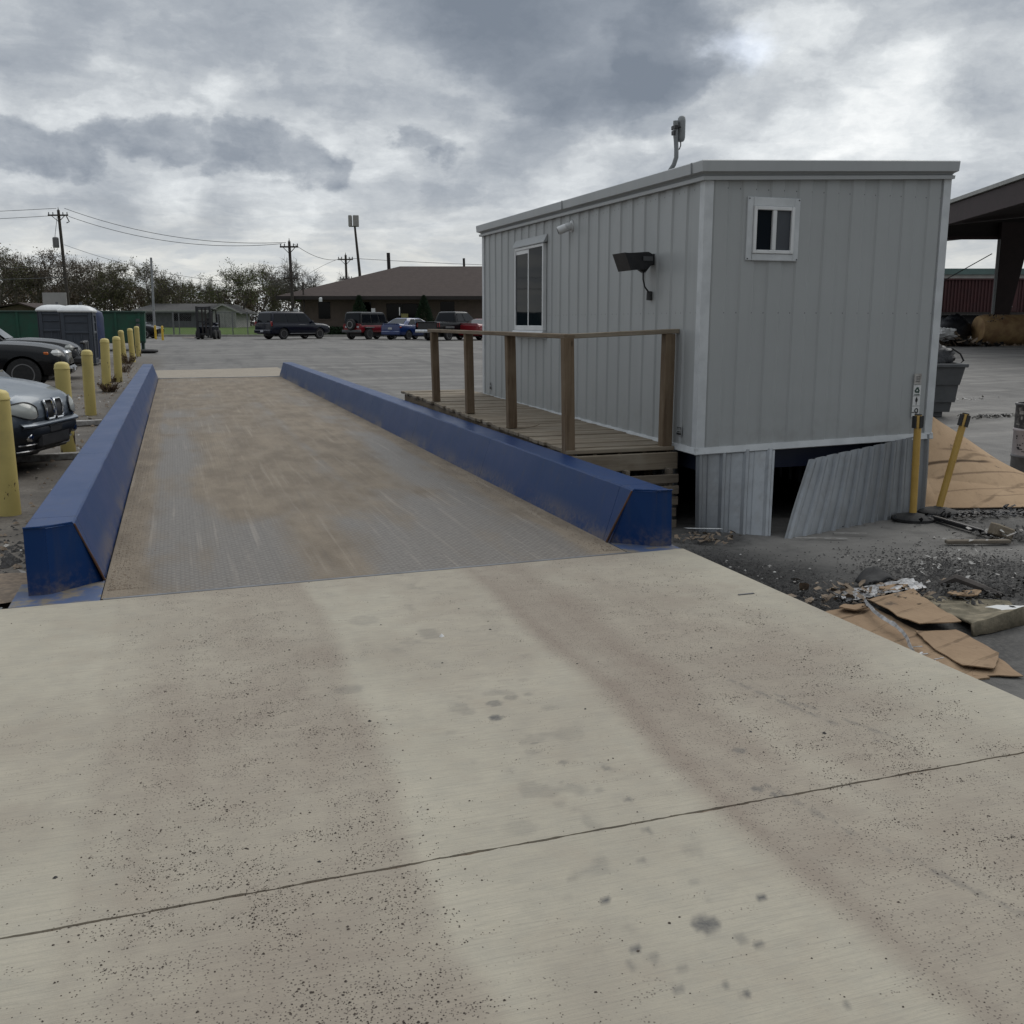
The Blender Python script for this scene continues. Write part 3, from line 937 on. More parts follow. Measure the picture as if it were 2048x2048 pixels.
def slab(name, y0fn, y1fn, ny_, label):
    x0, x1 = -0.97, 3.17
    nx_ = 280
    xs = np.linspace(x0, x1, nx_ + 1)
    V = []; A = []; O = []
    for j in range(ny_ + 1):
        v = j / ny_
        for i, xx in enumerate(xs):
            ya, yb = y0fn(xx), y1fn(xx)
            V.append((xx, ya + (yb - ya) * v, 0.0))
    V = np.array(V)
    X, Y = V[:, 0], V[:, 1]
    wob = (fbm(X * 1.1, Y * 0.8, 4) - 0.5) * 0.22
    xw = X + wob
    lx = 0.62 - 0.0 * Y
    dirt = 0.50 * band(xw, 0.15, 0.84, 0.12) + 0.55 * band(xw, 1.76, 0.44, 0.12) + 0.40 * band(xw, 2.45, 0.85, 0.2)
    dirt += 0.10 * band(xw, 0.55, 0.09, 0.06) + 0.25 * band(xw, -0.34, 0.05, 0.05)
    dirt += 0.30 * band(xw, 0.60, 0.2, 0.1) * sstep(Y, 4.6, 5.6) + 0.2 * band(xw, 1.62, .07, .05)
    dirt += 0.08 * band(xw, 0.545, 0.07, 0.03) + 0.06 * band(xw, 1.60, 0.06, .03) - 0.16 * band(xw, 0.64, 0.06, .03) - 0.14 * band(xw, 1.50, .07, .03)
    dirt *= 0.40 + 0.75 * fbm(X * 2.2 + 9, Y * 0.7, 5) + 0.45 * fbm(X * 16 + 9, Y * 0.55, 4)
    dirt += 0.30 * sstep(fbm(X * 1.4 + 3, Y * 1.1 + 40, 5), 0.45, 0.72)
    dirt += 0.25 * sstep(Y, 5.45, 5.8) * fbm(X * 3, Y * 3, 3)
    oil = np.zeros_like(X)
    for (ox, oy, r_, a_) in OIL:
        dd = np.hypot(X - ox, Y - oy) / (r_ * (0.7 + 0.6 * fbm(X * 42, Y * 42, 3)))
        oil = np.maximum(oil, a_ * (1 - sstep(dd, 0.8, 1.25)))
    sp = fbm(X * 9 + 80, Y * 9 + 20, 3)
    oil = np.maximum(oil, 0.22 * sstep(sp, 0.68, 0.8) * band(X, 1.1, 0.6, 0.2))
    rect = band(X, 1.10, 0.09, 0.006) * band(Y, 4.53, 0.16, 0.008)
    oil = np.maximum(oil, 0.28 * rect)
    # thin tyre marks
    for (xa, ya, xb, yb) in [(2.16, 3.5, 2.34, 2.78), (2.25, 3.3, 2.42, 2.78), (1.76, 2.62, 1.84, 2.2), (1.86, 2.2, 2.0, 1.7)]:
        tt = np.clip(((X - xa) * (xb - xa) + (Y - ya) * (yb - ya)) / ((xb - xa) ** 2 + (yb - ya) ** 2), 0, 1)
        dd = np.hypot(X - xa - tt * (xb - xa), Y - ya - tt * (yb - ya))
        oil = np.maximum(oil, 0.4 * (1 - sstep(dd, 0.006, 0.016)) * sstep(fbm(X * 30, Y * 30, 2), 0.35, 0.6))
    n0 = len(V)
    vs = [tuple(p) for p in V]
    fs = [(j * (nx_ + 1) + i, j * (nx_ + 1) + i + 1, (j + 1) * (nx_ + 1) + i + 1, (j + 1) * (nx_ + 1) + i) for j in range(ny_) for i in range(nx_)]
    # skirts
    edge = [i for i in range(nx_ + 1)] + [j * (nx_ + 1) + nx_ for j in range(1, ny_ + 1)] + [ny_ * (nx_ + 1) + i for i in range(nx_ - 1, -1, -1)] + [j * (nx_ + 1) for j in range(ny_ - 1, 0, -1)]
    o = len(vs)
    vs += [(vs[i][0], vs[i][1], -0.5) for i in edge]
    m_ = len(edge)
    for q in range(m_):
        fs.append((edge[q], o + q, o + (q + 1) % m_, edge[(q + 1) % m_]))
    ob = MB().add(vs, fs).build(name, 'concrete', smooth=40, norm=False)
    fattr(ob, 'dirt', np.concatenate([np.clip(dirt, 0, 1), np.full(m_, 0.5)]))
    fattr(ob, 'oil', np.concatenate([oil, np.zeros(m_)]))
    return tag(ob, label, 'slab', kind='structure')


jag = lambda x, s_: -0.0015 + 0.005 * mnoise((x * 9, s_, 0)) + 0.004 * mnoise((x * 33, s_, 2)) + 0.004 * max(0, mnoise((x * 5, s_, 9))) 
JY = lambda x: 2.50 + 0.012 * x
slab('concrete_slab', lambda x: JY(x) + 0.006 + jag(x, 1.0), lambda x: 5.70 + 0.031 * x, 260, 'pale broom finished concrete slab running up to the scale')
slab('concrete_slab', lambda x: -3.0, lambda x: JY(x) - 0.006 - jag(x, 7.0), 260, 'nearest pale concrete slab in front of the crack line')

jf = MB().grid(lambda u, v: (-.96 + 4.12 * u, JY(-.96 + 4.12 * u) - .012 + .024 * v, -.006 + .003 * mnoise((u * 160, v * 3, 0))), 400, 2)
tag(jf.build('joint_dirt', 'tan_chip'), 'brown dirt filling the joint across the slab', 'dirt', kind='stuff')

# ---------------------------------------------------------------- truck scale
scale_ = thing('truck_scale', 'long steel drive-on truck scale deck dusted with tan sand', 'truck scale', (0, 0, 0))
nx_, ny_ = 70, 520
xs = np.linspace(-0.47, 2.77, nx_ + 1); ys = 5.82 + (28.62 - 5.82) * (np.linspace(0, 1, ny_ + 1) ** 1.6)
X, Y = np.meshgrid(xs, ys); X = X.ravel(); Y = Y.ravel()
Ystart = 5.74 + 0.031 * X
Y = np.where(Y < 5.83, Ystart, Y)
wob = (fbm(X * 1.3, Y * 0.5, 4) - 0.5) * 0.5
edgeL = 1 - sstep(X + wob * .2, -0.43, -0.16); edgeR = sstep(X + wob * .2, 2.46, 2.70)
mid = band(X + wob, 0.95, 1.05, 0.3) * sstep(Y + wob * 3, 6.9, 8.2)
lt = band(X + wob * .6, 0.48, 0.62, 0.18) * sstep(Y + wob * 2, 7.2, 7.9) * (1 - sstep(Y, 11, 16) * .6)
ctr = band(X + wob * .6, 0.75, 0.35, 0.2) * 0.8
rt = band(X + wob, 1.75, 0.7, 0.25) * sstep(Y, 8, 10) * 0.75
far = sstep(Y, 12, 24) * 0.62
lane = fbm(X * 7, Y * .10 + 30, 4)
dust = np.maximum.reduce([edgeL * 1.2, edgeR * 1.2, mid * .70, lt * .85, ctr * .72, rt, far]) + .42 * (lane - .5)
dust = dust * (0.55 + 0.7 * fbm(X * 1.5, Y * .6 + 7, 5)) + 0.30 * sstep(fbm(X * 2 + 5, Y * .8, 5), .45, .7) + .20
vs = np.stack([X, Y, np.full_like(X, -0.004) - 0.0], 1)
fs = [(j * (nx_ + 1) + i, j * (nx_ + 1) + i + 1, (j + 1) * (nx_ + 1) + i + 1, (j + 1) * (nx_ + 1) + i) for j in range(ny_) for i in range(nx_)]
dk = MB().add(vs.tolist(), fs).build('deck_plate', 'tread_plate', scale_, norm=False)
fattr(dk, 'dust', np.clip(dust, 0, 1.3))
# frame under the deck, end angle, corner plates
MB().box((-0.86, 5.95, -0.55), (3.13, 28.6, -0.05)).build('scale_frame', 'navy_steel', scale_)
e = MB().prism([(-0.46, 5.705 - .014, -0.3), (-0.46, 5.735 - .014, -0.3), (-0.46, 5.735 - .014, 0.001), (-0.46, 5.705 - .014, 0.001)], (3.24, 0.10, 0))
e.build('end_angle', 'steel_edge', scale_)
for xa, xb in ((-0.93, -0.475), (2.775, 3.16)):
    MB().prism([(xa, 5.716 + .031 * xa, -.3), (xa, 5.716 + .031 * xa, -.002), (xa, 6.2, -.002), (xa, 6.2, -.3)], (xb - xa, 0, 0)).build('corner_plate', 'blue_plate', scale_)
MB().box((-0.9, 28.63, -.3), (3.13, 28.67, 0.012), .004).build('end_angle', 'galv', scale_)


def barrier(mirror, label):
    f = (lambda x: x) if not mirror else (lambda x: 2.285 - x)     # left one is the mirror image
    t_ = thing('guard_rail_curb', label, 'guard curb', (f(3.0), 6, 0), 0, 'blue guard curbs of the scale')
    ox, oy = f(3.0), 6
    joints = [6.03, 6.22] + [6.22 + 3.03 * i for i in range(1, 8)] + [29.0]
    random.seed(5 if mirror else 9)
    for q in range(len(joints) - 1):
        ya, yb = joints[q] + (0.004 if q else 0), joints[q + 1]
        n = max(2, int((yb - ya) / 0.16))
        rings = []
        for i in range(n + 1):
            y = ya + (yb - ya) * i / n
            amp = 1.0 if 0 < i < n else 0.4
            jx = 0.010 * amp * mnoise((y * 2.6, 3 if mirror else 8, 0)); jz = 0.005 * amp * mnoise((y * 3.1, 1 if mirror else 5, 3))
            s0 = 0.13 if q == 0 and i == 0 else 0
            pts = [(2.765, y + s0, -0.02), (2.892 + jx, y, 0.372 + jz), (2.902 + jx, y, 0.382 + jz), (3.135, y - (.09 if q == 0 and i == 0 else 0), 0.381),
                   (3.143, y - (.09 if q == 0 and i == 0 else 0), 0.373), (3.143, y - (.09 if q == 0 and i == 0 else 0), -0.32), (2.9, y, -0.32)]
            rings.append([(f(px) - ox, py - oy, pz) for px, py, pz in pts])
        MB().loft(rings).build('panel', 'blue_paint', t_, smooth=25)
    # folded end plate: an oblique leaf and a square leaf
    zt, zb = 0.372, -0.035
    P = lambda x, y, z: (f(x) - ox, y - oy, z)
    e_ = MB()
    e_.prism([P(2.762, 6.155, zb + .03), P(3.03, 5.918, zb), P(3.03, 5.932, zt), P(2.888, 6.03, zt)], (0, 0.02, 0))
    e_.prism([P(3.0305, 5.917, zb), P(3.143, 5.897, -.32), P(3.143, 5.932, zt + .004), P(3.0305, 5.932, zt + .004)], (0, 0.02, 0))
    e_.build('end_plate', 'blue_paint', t_)
    r_ = MB().tube([P(2.763, 6.15, 0.0), P(2.80, 6.115, .11), P(2.85, 6.07, .25), P(2.89, 6.027, .372)], [.007, .009, .007, .006], 6)
    r_.build('rusty_edge', 'rust', t_)
    w_ = MB().tube([P(2.90, 6.015, .384), P(3.03, 5.925, .384), P(3.143, 5.925, .382)], .006, 5)
    w_.build('edge_weld', 'blue_paint', t_)
    return t_


barrier(False, 'blue steel guard curb on the cabin side of the scale')
barrier(True, 'blue steel guard curb on the bollard side of the scale')

# ---------------------------------------------------------------- weigh cabin
random.seed(21)
X0, X1, Y0, Y1 = 4.2536, 6.72, 7.593, 13.90
zb = lambda x, y: 0.420 + 0.020 * (x - X0) + 0.0085 * (y - Y0)
zt = lambda x, y: 2.653 + 0.048 * (x - X0) + 0.0072 * (y - Y0)
cabin = thing('weigh_cabin', 'grey ribbed metal weigh cabin raised on a torn metal skirt beside the wooden deck', 'cabin', (X0, Y0, 0))
CO = Vector((X0, Y0, 0))


def rib_profile(L, per, flat, slope, h, start=0.0):
    """(u, offset) breakpoints of a trapezoid rib along length L"""
    out = []; u = -start
    while u < L:
        for uu, oo in ((u, 0), (u + flat, 0), (u + flat + slope, h), (u + per - slope, h)):
            out.append((uu, oo))
        u += per
    out.append((u, 0))
    out = [(min(max(a, 0), L), b) for a, b in out]
    res = [out[0]]
    for p in out[1:]:
        if p[0] - res[-1][0] > 1e-4: res.append(p)
    return res


def ribbed(base, du, nrm, prof, z0, z1, thick=0.0, nz=1, wob=0.0):
    """vertical ribbed sheet: base point + du*u + nrm*off, from z0(p) to z1(p)"""
    mb = MB(); du = Vector(du); nrm = Vector(nrm); rows = []
    for j in range(nz + 1):
        row = []
        for u, o in prof:
            p = Vector(base) + du * u
            a, b = z0(p.x, p.y), z1(p.x, p.y)
            z = a + (b - a) * j / nz
            q = p + nrm * (o + wob * mnoise((u * 1.3, z * 1.1, 3)))
            row.append((q.x - CO.x, q.y - CO.y, z))
        rows.append(row)
    mb.loft(rows, caps=False, closed=False)
    return mb


prf = rib_profile(X1 - X0, 0.272, 0.116, 0.018, 0.011, 0.05)
ribbed((X0, Y0 - .002, 0), (1, 0, 0), (0, -1, 0), prf, zb, zt, nz=6, wob=.006).build('wall', 'siding', cabin)
prf = rib_profile(Y1 - Y0, 0.272, 0.116, 0.018, 0.013, 0.11)
ribbed((X0 - .002, Y0, 0), (0, 1, 0), (-1, 0, 0), prf, zb, zt, nz=6, wob=.006).build('wall', 'siding', cabin)
ribbed((X1 + .002, Y0, 0), (0, 1, 0), (1, 0, 0), prf, zb, zt).build('wall', 'siding', cabin)
ribbed((X0, Y1 + .002, 0), (1, 0, 0), (0, 1, 0), rib_profile(X1 - X0, 0.272, 0.118, 0.016, 0.013), zb, zt).build('wall', 'siding', cabin)
# inner core so that nothing shows through
q = MB()
q.loft([[(0.02, 0.02, .45), (X1 - X0 - .02, .02, .49), (X1 - X0 - .02, Y1 - Y0 - .02, .5), (.02, Y1 - Y0 - .02, .48)],
        [(0.02, 0.02, 2.64), (X1 - X0 - .02, .02, 2.76), (X1 - X0 - .02, Y1 - Y0 - .02, 2.78), (.02, Y1 - Y0 - .02, 2.68)]]).build('wall_core', 'dark_void', cabin)
# roof edge: folded gutter-like fascia all round
prof = [(0.016, -0.004), (0.052, -0.004), (0.055, 0.026), (0.030, 0.032), (0.044, 0.046), (0.082, 0.060), (0.088, 0.142), (0.078, 0.150), (0.0, 0.154), (-0.25, 0.19)]
rings = []
for off, dzz in prof:
    r_ = []
    for sx, sy in ((0, 0), (1, 0), (1, 1), (0, 1)):
        x = (X0 - off) if sx == 0 else (X1 + (off * .45 if off > 0 else off)); y = (Y0 - off) if sy == 0 else (Y1 + off)
        cx_ = X0 if sx == 0 else X1; cy_ = Y0 if sy == 0 else Y1
        r_.append((x - X0, y - Y0, zt(cx_, cy_) + dzz))
    rings.append(r_)
mb = MB(); mb.loft(rings[:-1], caps=False)
fas = mb.build('fascia', 'fascia_metal', cabin)
MB().loft(rings[-2:], caps=False).add(rings[-1], [(0, 1, 2, 3)]).build('roof', 'galv', cabin)
# overlap strip of the fascia joint
MB().box((-.0925, 3.044, zt(X0, Y0 + 3) + .058), (-.07, 3.056, zt(X0, Y0 + 3) + .150)).build('joint_strip', 'conduit', cabin)
MB().box((-.0925, .092, zt(X0, Y0) + .060), (-.07, .108, zt(X0, Y0) + .148)).build('joint_strip', 'conduit', cabin)
# corner trims and bottom trim
for (cx_, cy_, sx, sy) in ((X0, Y0, 1, 1), (X1, Y0, -1, 1), (X0, Y1, 1, -1), (X1, Y1, -1, -1)):
    mb = MB()
    x = cx_ - X0; y = cy_ - Y0
    a_, b_ = zb(cx_, cy_) - .012, zt(cx_, cy_) - .002
    o = .020
    mb.prism([(x - sx * o, y - sy * o, a_), (x + sx * .062, y - sy * o, a_), (x + sx * .062, y - sy * .002, a_), (x + sx * .001, y - sy * .002, a_),
              (x + sx * .001, y + sy * .062, a_), (x - sx * o, y + sy * .062, a_)], (0, 0, b_ - a_))
    mb.build('corner_trim', 'white_trim', cabin)


def trim_bar(p, q_, nrm, h0, h1, t):
    mb = MB(); p = Vector(p); q_ = Vector(q_); n = Vector(nrm)
    for (a, b) in ((h0, h1),):
        pts = []
        for P_, zz in ((p, zb(p.x, p.y)), (q_, zb(q_.x, q_.y))):
            pts.append([(P_ + n * k - CO) + Vector((0, 0, zz + h)) for k, h in ((0, a), (t, a - .004), (t + .012, a + .004), (t, b), (0, b))])
        mb.loft(pts)
    return mb


trim_bar((X0 - .03, Y0, 0), (X1 + .03, Y0, 0), (0, -1, 0), -.052, .006, .024).build('bottom_trim', 'white_trim', cabin)
trim_bar((X0, Y0 - .03, 0), (X0, Y1, 0), (-1, 0, 0), -.052, .006, .024).build('bottom_trim', 'white_trim', cabin)
trim_bar((X1, Y0 - .03, 0), (X1, Y1, 0), (1, 0, 0), -.052, .006, .024).build('bottom_trim', 'white_trim', cabin)
# service window in the long wall (Y 11.33..12.39, z 1.39..2.44)
wy0, wy1, wz0, wz1 = 11.33 - Y0, 12.39 - Y0, 1.40, 2.425
wf = MB()
t = .036
wf.box((-.052, wy0, wz0), (-.004, wy0 + t, wz1), .004); wf.box((-.052, wy1 - t, wz0), (-.004, wy1, wz1), .004)
wf.box((-.050, wy0 + t, wz1 - t), (-.004, wy1 - t, wz1), .004); wf.box((-.050, wy0 + t, wz0), (-.004, wy1 - t, wz0 + .06), .004)
ym = (wy0 + wy1) / 2 + .02
wf.box((-.044, ym - .016, wz0 + .06), (-.006, ym + .016, wz1 - t), .003)
wf.box((-.041, ym + .017, wz1 - t - .05), (-.012, wy1 - t, wz1 - t - .001), .003)
win = wf.build('window', 'white_plastic', cabin)
MB().box((-.041, wy0 + t, wz0 + .06), (-.037, ym - .017, wz1 - t)).build('pane', 'window_glass', win)
MB().box((-.0385, ym + .017, wz0 + .06), (-.0345, wy1 - t, wz1 - t - .05)).build('pane', 'window_glass', win)
MB().prism([(-.018, wy0 - .05, wz1 + .012), (-.062, wy0 - .05, wz1 + .002), (-.062, wy0 - .05, wz1 + .014), (-.02, wy0 - .05, wz1 + .098), (-.012, wy0 - .05, wz1 + .098)], (0, wy1 - wy0 + .1, 0)).build('head_flashing', 'siding', win)
MB().prism([(-.010, wy0 - .035, wz0 - .09), (-.030, wy0 - .035, wz0 - .095), (-.10, wy0 - .035, wz0 - .06), (-.058, wy0 - .035, wz0 - .002), (-.01, wy0 - .035, wz0 - .002)], (0, wy1 - wy0 + .07, 0)).build('sill', 'white_trim', win)
# small sliding window in the end wall
sx0, sx1, sz0, sz1 = 4.668 - X0, 5.128 - X0, 2.045, 2.50
fl = MB()
a0, a1, c0, c1 = sx0 - .028, sx1 + .028, sz0 - .028, sz1 + .038
for bx in (((a0, -.030, c0), (sx0 + .03, -.002, c1)), ((sx1 - .03, -.030, c0), (a1, -.002, c1)), ((sx0 + .03, -.032, sz1 - .035), (sx1 - .03, -.002, c1)), ((sx0 + .03, -.036, c0), (sx1 - .03, -.002, sz0 + .03))):
    fl.box(*bx, bev=.004)
win2 = fl.build('window', 'white_trim', cabin)
fr = MB()
fx0, fx1, fz0, fz1 = sx0 + .031, sx1 - .031, sz0 + .031, sz1 - .036
w_ = .030; xm = (fx0 + fx1) / 2 + .005
for bx in (((fx0, -.046, fz0), (fx0 + w_, -.003, fz1)), ((fx1 - w_, -.046, fz0), (fx1, -.003, fz1)), ((fx0 + w_, -.044, fz1 - w_), (fx1 - w_, -.003, fz1)),
           ((fx0 + w_, -.044, fz0), (fx1 - w_, -.003, fz0 + w_)), ((xm - .020, -.042, fz0 + w_), (xm + .020, -.003, fz1 - w_))):
    fr.box(*bx, bev=.004)
fr.build('frame', 'white_plastic', win2)
MB().box((fx0 + w_, -.020, fz0 + w_), (xm - .02, -.016, fz1 - w_)).build('pane', 'window_glass', win2)
MB().box((xm + .02, -.026, fz0 + w_), (fx1 - w_, -.022, fz1 - w_)).build('screen', 'screen_mesh', win2)
for px in (a0 + .014, a1 - .014):
    for pz in (c0 + .014, c1 - .014):
        MB().box((px - .005, -.034, pz - .005), (px + .005, -.031, pz + .005)).build('screw', 'black_metal', win2)

# floor beams, block piers and the loose skirting under the cabin
fb = MB()
fb.box((.10, .10, .20), (X1 - X0 - .10, .22, .41)); fb.box((.10, .22, .2), (.22, Y1 - Y0 - .1, .43)); fb.box((X1 - X0 - .22, .22, .2), (X1 - X0 - .1, Y1 - Y0 - .1, .45))
fb.box((.10, Y1 - Y0 - .22, .2), (X1 - X0 - .1, Y1 - Y0 - .1, .45))
for i in range(7): fb.box((.23, .6 + i * .85, .24), (X1 - X0 - .23, .66 + i * .85, .40))
fb.build('floor_beam', 'navy_steel', cabin)
MB().box((.05, .05, .405), (X1 - X0 - .05, Y1 - Y0 - .05, .442)).build('floor', 'black_metal', cabin)
for px, py in ((.50, .25), (1.9, .3), (.4, 2.6), (1.9, 2.6), (.4, 5.2), (1.9, 5.2)):
    mb = MB()
    for i in range(3):
        mb.box((px, py, -.34 + i * .178), (px + .38, py + .19, -.34 + i * .178 + .172), .006)
    mb.build('block_pier', 'block', cabin)


def skirt(bl, br, tr, tl, n, nrm, h=.026, per=.19, start=0.0, wob=.004):
    bl, br, tr, tl = [Vector(p) for p in (bl, br, tr, tl)]
    L = (br - bl).length
    prof = []
    u = -start
    while u < L:
        for uu, oo in ((u, 0), (u + .062, 0), (u + .078, h), (u + .100, h), (u + .118, 0), (u + .150, 0), (u + .155, .005), (u + .160, 0)):
            prof.append((uu, oo))
        u += per
    prof = [(a, b) for a, b in prof if 0 <= a <= L]
    if prof[-1][0] < L: prof.append((L, 0))
    if prof[0][0] > 0: prof = [(0, 0)] + prof
    mb = MB(); rows = []
    nz = 8
    nrm = Vector(nrm)
    for j in range(nz + 1):
        v = j / nz; row = []
        for a, b in prof:
            s_ = a / L
            p = bl.lerp(br, s_).lerp(tl.lerp(tr, s_), v)
            row.append(p + nrm * (b + wob * mnoise((a * 2.2, v * 1.4, n))) - CO)
        rows.append(row)
    mb.loft(rows, caps=False, closed=False)
    return mb


skirt((4.255, 7.57, -.36), (4.755, 7.16, -.335), (5.03, 7.575, .395), (4.25, 7.60, .40), 1, (0, -1, 0), start=.06).build('skirt_panel', 'skirt_metal', cabin)
skirt((4.80, 7.03, -.325), (6.705, 7.57, -.34), (6.70, 7.585, .462), (5.22, 7.34, .315), 2, (.15, -1, 0), start=.02, wob=.012).build('skirt_panel', 'skirt_metal', cabin)
skirt((4.285, 7.98, -.36), (4.285, 13.9, -.3), (4.285, 13.9, .44), (4.285, 7.98, .41), 3, (-1, 0, 0)).build('skirt_panel', 'skirt_metal', cabin)
skirt((6.71, 7.59, -.36), (6.71, 13.9, -.3), (6.71, 13.9, .46), (6.71, 7.59, .44), 4, (1, 0, 0)).build('skirt_panel', 'skirt_metal', cabin)
skirt((4.255, 13.9, -.36), (6.71, 13.9, -.3), (6.71, 13.9, .46), (4.255, 13.9, .44), 5, (0, 1, 0)).build('skirt_panel', 'skirt_metal', cabin)

# strip of safety stickers near the right corner: plain, triangle of arrows, paddle, arrow with a loop
st = thing('sticker_strip', 'vertical strip of four white pictogram stickers near the cabin corner', 'stickers', (6.535, Y0 - .018, 0))
tops = [1.032, .925, .822, .728, .62]
tilt = lambda z: (z - 1.03) * -.0
for i in range(4):
    zz1, zz0 = tops[i], tops[i + 1] + .006
    s_ = MB().box((-.042 + .0 * i, -.002, zz0), (.042, 0.0, zz1), 0).build('sticker', 'paper_white' if i else 'pale_chip', st)
    c = (zz0 + zz1) / 2
    k = MB()
    if i == 0:
        for a in (-.02, .0, .02): k.box((-.025 + .004, -.0035, c + a - .003), (.025, -.0021, c + a + .003))
        k.build('mark', 'bin_grey', s_)
    elif i == 1:
        for q in range(3):
            th = PI / 2 + q * 2 * PI / 3
            p0 = Vector((math.cos(th) * .030, -.003, c + math.sin(th) * .030)); th2 = th + 2 * PI / 3
            p1 = Vector((math.cos(th2) * .030, -.003, c + math.sin(th2) * .030))
            k.beam(p0.lerp(p1, .12), p0.lerp(p1, .72), .002, .015, up=(p1 - p0).cross(Vector((0, 1, 0))))
            m_ = p0.lerp(p1, .72); d_ = (p1 - p0).normalized(); s2 = d_.cross(Vector((0, 1, 0)))
            k.prism([m_ + s2 * .014, m_ - s2 * .014, m_ + d_ * .016], (0, -.0012, 0))
        k.box((-.03, -.0035, zz0 + .004), (.03, -.0021, zz0 + .012))
        k.build('mark', 'ink_green', s_)
    elif i == 2:
        k.prism([(0, -.0021, c + .04), (.014, -.0021, c + .012), (.012, -.0021, c - .004), (.003, -.0021, c - .012), (.003, -.0021, c - .036), (-.003, -.0021, c - .036), (-.003, -.0021, c - .012), (-.012, -.0021, c - .004), (-.014, -.0021, c + .012)], (0, -.0014, 0))
        k.build('mark', 'ink', s_)
    else:
        k.tube([(math.cos(a) * .017 + .006, -.003, c + .012 + math.sin(a) * .019) for a in np.linspace(-1.2, 4.4, 12)], .005, 5)
        k.box((-.045, -.004, c - .008), (.03, -.0021, c - .001)); k.box((.028 - .03, -.004, c - .03), (.02, -.0021, c - .016)); k.box((.003, -.004, c - .02), (.010, -.0021, c - .002))
        k.build('mark', 'ink', s_)
# small stencil label low on the long wall
lb = thing('wall_label', 'small white label with black lettering low on the long wall by the corner post', 'label', (X0 - .018, Y0 + .30, 0))
s_ = MB().box((-.0015, -.05, .50), (0, .05, .585)).build('backing', 'siding', lb)
k = MB()
k.box((-.003, -.042, .51), (-.0016, .042, .527)); k.box((-.003, -.036, .533), (-.0016, -.02, .541)); k.box((-.003, -.012, .533), (-.0016, .03, .541))
for yy in (-.03, 0, .03):
    k.box((-.003, yy - .003, .552), (-.0016, yy + .003, .578)); k.box((-.003, yy - .011, .572), (-.0016, yy + .011, .578))
k.build('mark', 'ink', lb)
lb2 = thing('wall_label', 'small dark mark on the long wall at the far deck end', 'label', (X0 - .018, 13.55, 0))
MB().box((-.002, -.03, .56), (0, .03, .60), 0).box((-.002, -.012, .615), (0, .02, .655)).build('mark', 'ink', lb2)

# flood lamp, camera and roof radio
fl_ = thing('flood_lamp', 'black box flood lamp on the long cabin wall with a hanging cable', 'flood lamp', (X0 - .014, 8.52, 2.06), 0)
mb = MB()
Rz = Matrix.Rotation(R(-3), 3, 'Y')
def hp(x, y, z): return Rz @ Vector((x, y, z)) + Vector((0, 0, .0))
rings = [[hp(-.035, a * .08, b * .045 + .01) for a, b in ((-1, -1), (1, -1), (1, 1), (-1, 1))],
         [hp(-.085, a * .10, b * .068 + .008) for a, b in ((-1, -1), (1, -1), (1, 1), (-1, 1))],
         [hp(-.12, a * .115, b * .075) for a, b in ((-1, -1), (1, -1), (1, 1), (-1, 1))],
         [hp(-.27 - (.03 if b > 0 else 0), a * .135, b * .075 - .004) for a, b in ((-1, -1.0), (1, -1.0), (1, 1), (-1, 1))],
         [hp(-.285 - (.055 if b > 0 else 0), a * .138, b * .080 - .004) for a, b in ((-1, -1.0), (1, -1.0), (1, 1), (-1, 1))]]
mb.loft(rings).build('housing', 'black_metal', fl_)
MB().box((-.02, -.05, -.04), (0, .05, .06), .004).beam((-.01, 0, 0), (-.09, 0, -.10), .05, .03).beam((-.09, 0, -.10), (-.16, 0, -.06), .05, .025).build('bracket', 'black_metal', fl_)
MB().tube([(-.10, -.02, -.09), (-.105, -.03, -.17), (-.085, -.03, -.24), (-.04, -.02, -.285), (-.012, 0, -.30)], .008, 6).lathe([(.012, -.05), (.028, -.045), (.026, .03), (.012, .035)], (-.022, 0, -.31), 10).build('cable', 'black_plastic', fl_)
MB().box((-.155, -.131, -.01), (-.06, -.127, .03)).build('label_plate', 'bin_grey', fl_)

sc_ = thing('security_camera', 'white security camera under the cabin fascia', 'camera', (X0 - .014, 10.55, 2.545))
MB().lathe([(.001, 0), (.062, .002), (.062, .03), (.05, .05)], (0, 0, 0), 20, 'x').build('mount', 'white_plastic', sc_)
b_ = sc_.children
d_ = Vector((-.86, .30, -.38)).normalized()
mb = MB(); p = Vector((-.09, 0.0, -.03))
mb.tube([(-.0, 0, 0), (-.075, 0.0, -.02)], .045, 12)
mb.tube([p - d_ * .045, p - d_ * .035, p + d_ * .055, p + d_ * .063], [.034, .046, .046, .041], 18)
mb.build('housing', 'white_plastic', sc_, smooth=40)
MB().tube([p + d_ * .064, p + d_ * .067], .034, 16).build('lens', 'black_plastic', sc_)

ra = thing('roof_radio', 'bent grey mast with a white panel radio on the cabin roof', 'radio mast', (4.60, 8.93, 2.86))
MB().lathe([(.07, 0), (.07, .02), (.03, .05), (.01, .055)], (-.02, .10, .0), 14).build('foot', 'conduit', ra)
MB().tube([(.0, .09, .0), (.02, .05, .06), (.045, .0, .125), (.058, -.02, .19), (.056, -.022, .26), (.050, -.02, .34), (.045, -.02, .40), (.043, -.02, .52)], [.022] * 5 + [.022, .026, .026], 12).build('mast', 'conduit', ra, smooth=40)
mb = MB(); mb.box((.018, -.06, .44), (.052, .03, .48), .006); mb.box((.012, -.05, .39), (.03, .01, .43), .004); mb.tube([(.02, -.05, .46), (.09, -.05, .46)], .008, 6)
mb.build('clamp', 'black_metal', ra)
rr = []
for z, s_ in ((.335, .6), (.345, .85), (.37, 1), (.52, 1), (.55, .9), (.565, .6)):
    rr.append([(.103 + s_ * .032 * math.cos(a), -.02 + s_ * .055 * math.sin(a), z) for a in np.linspace(0, 2 * PI, 16, endpoint=False)])
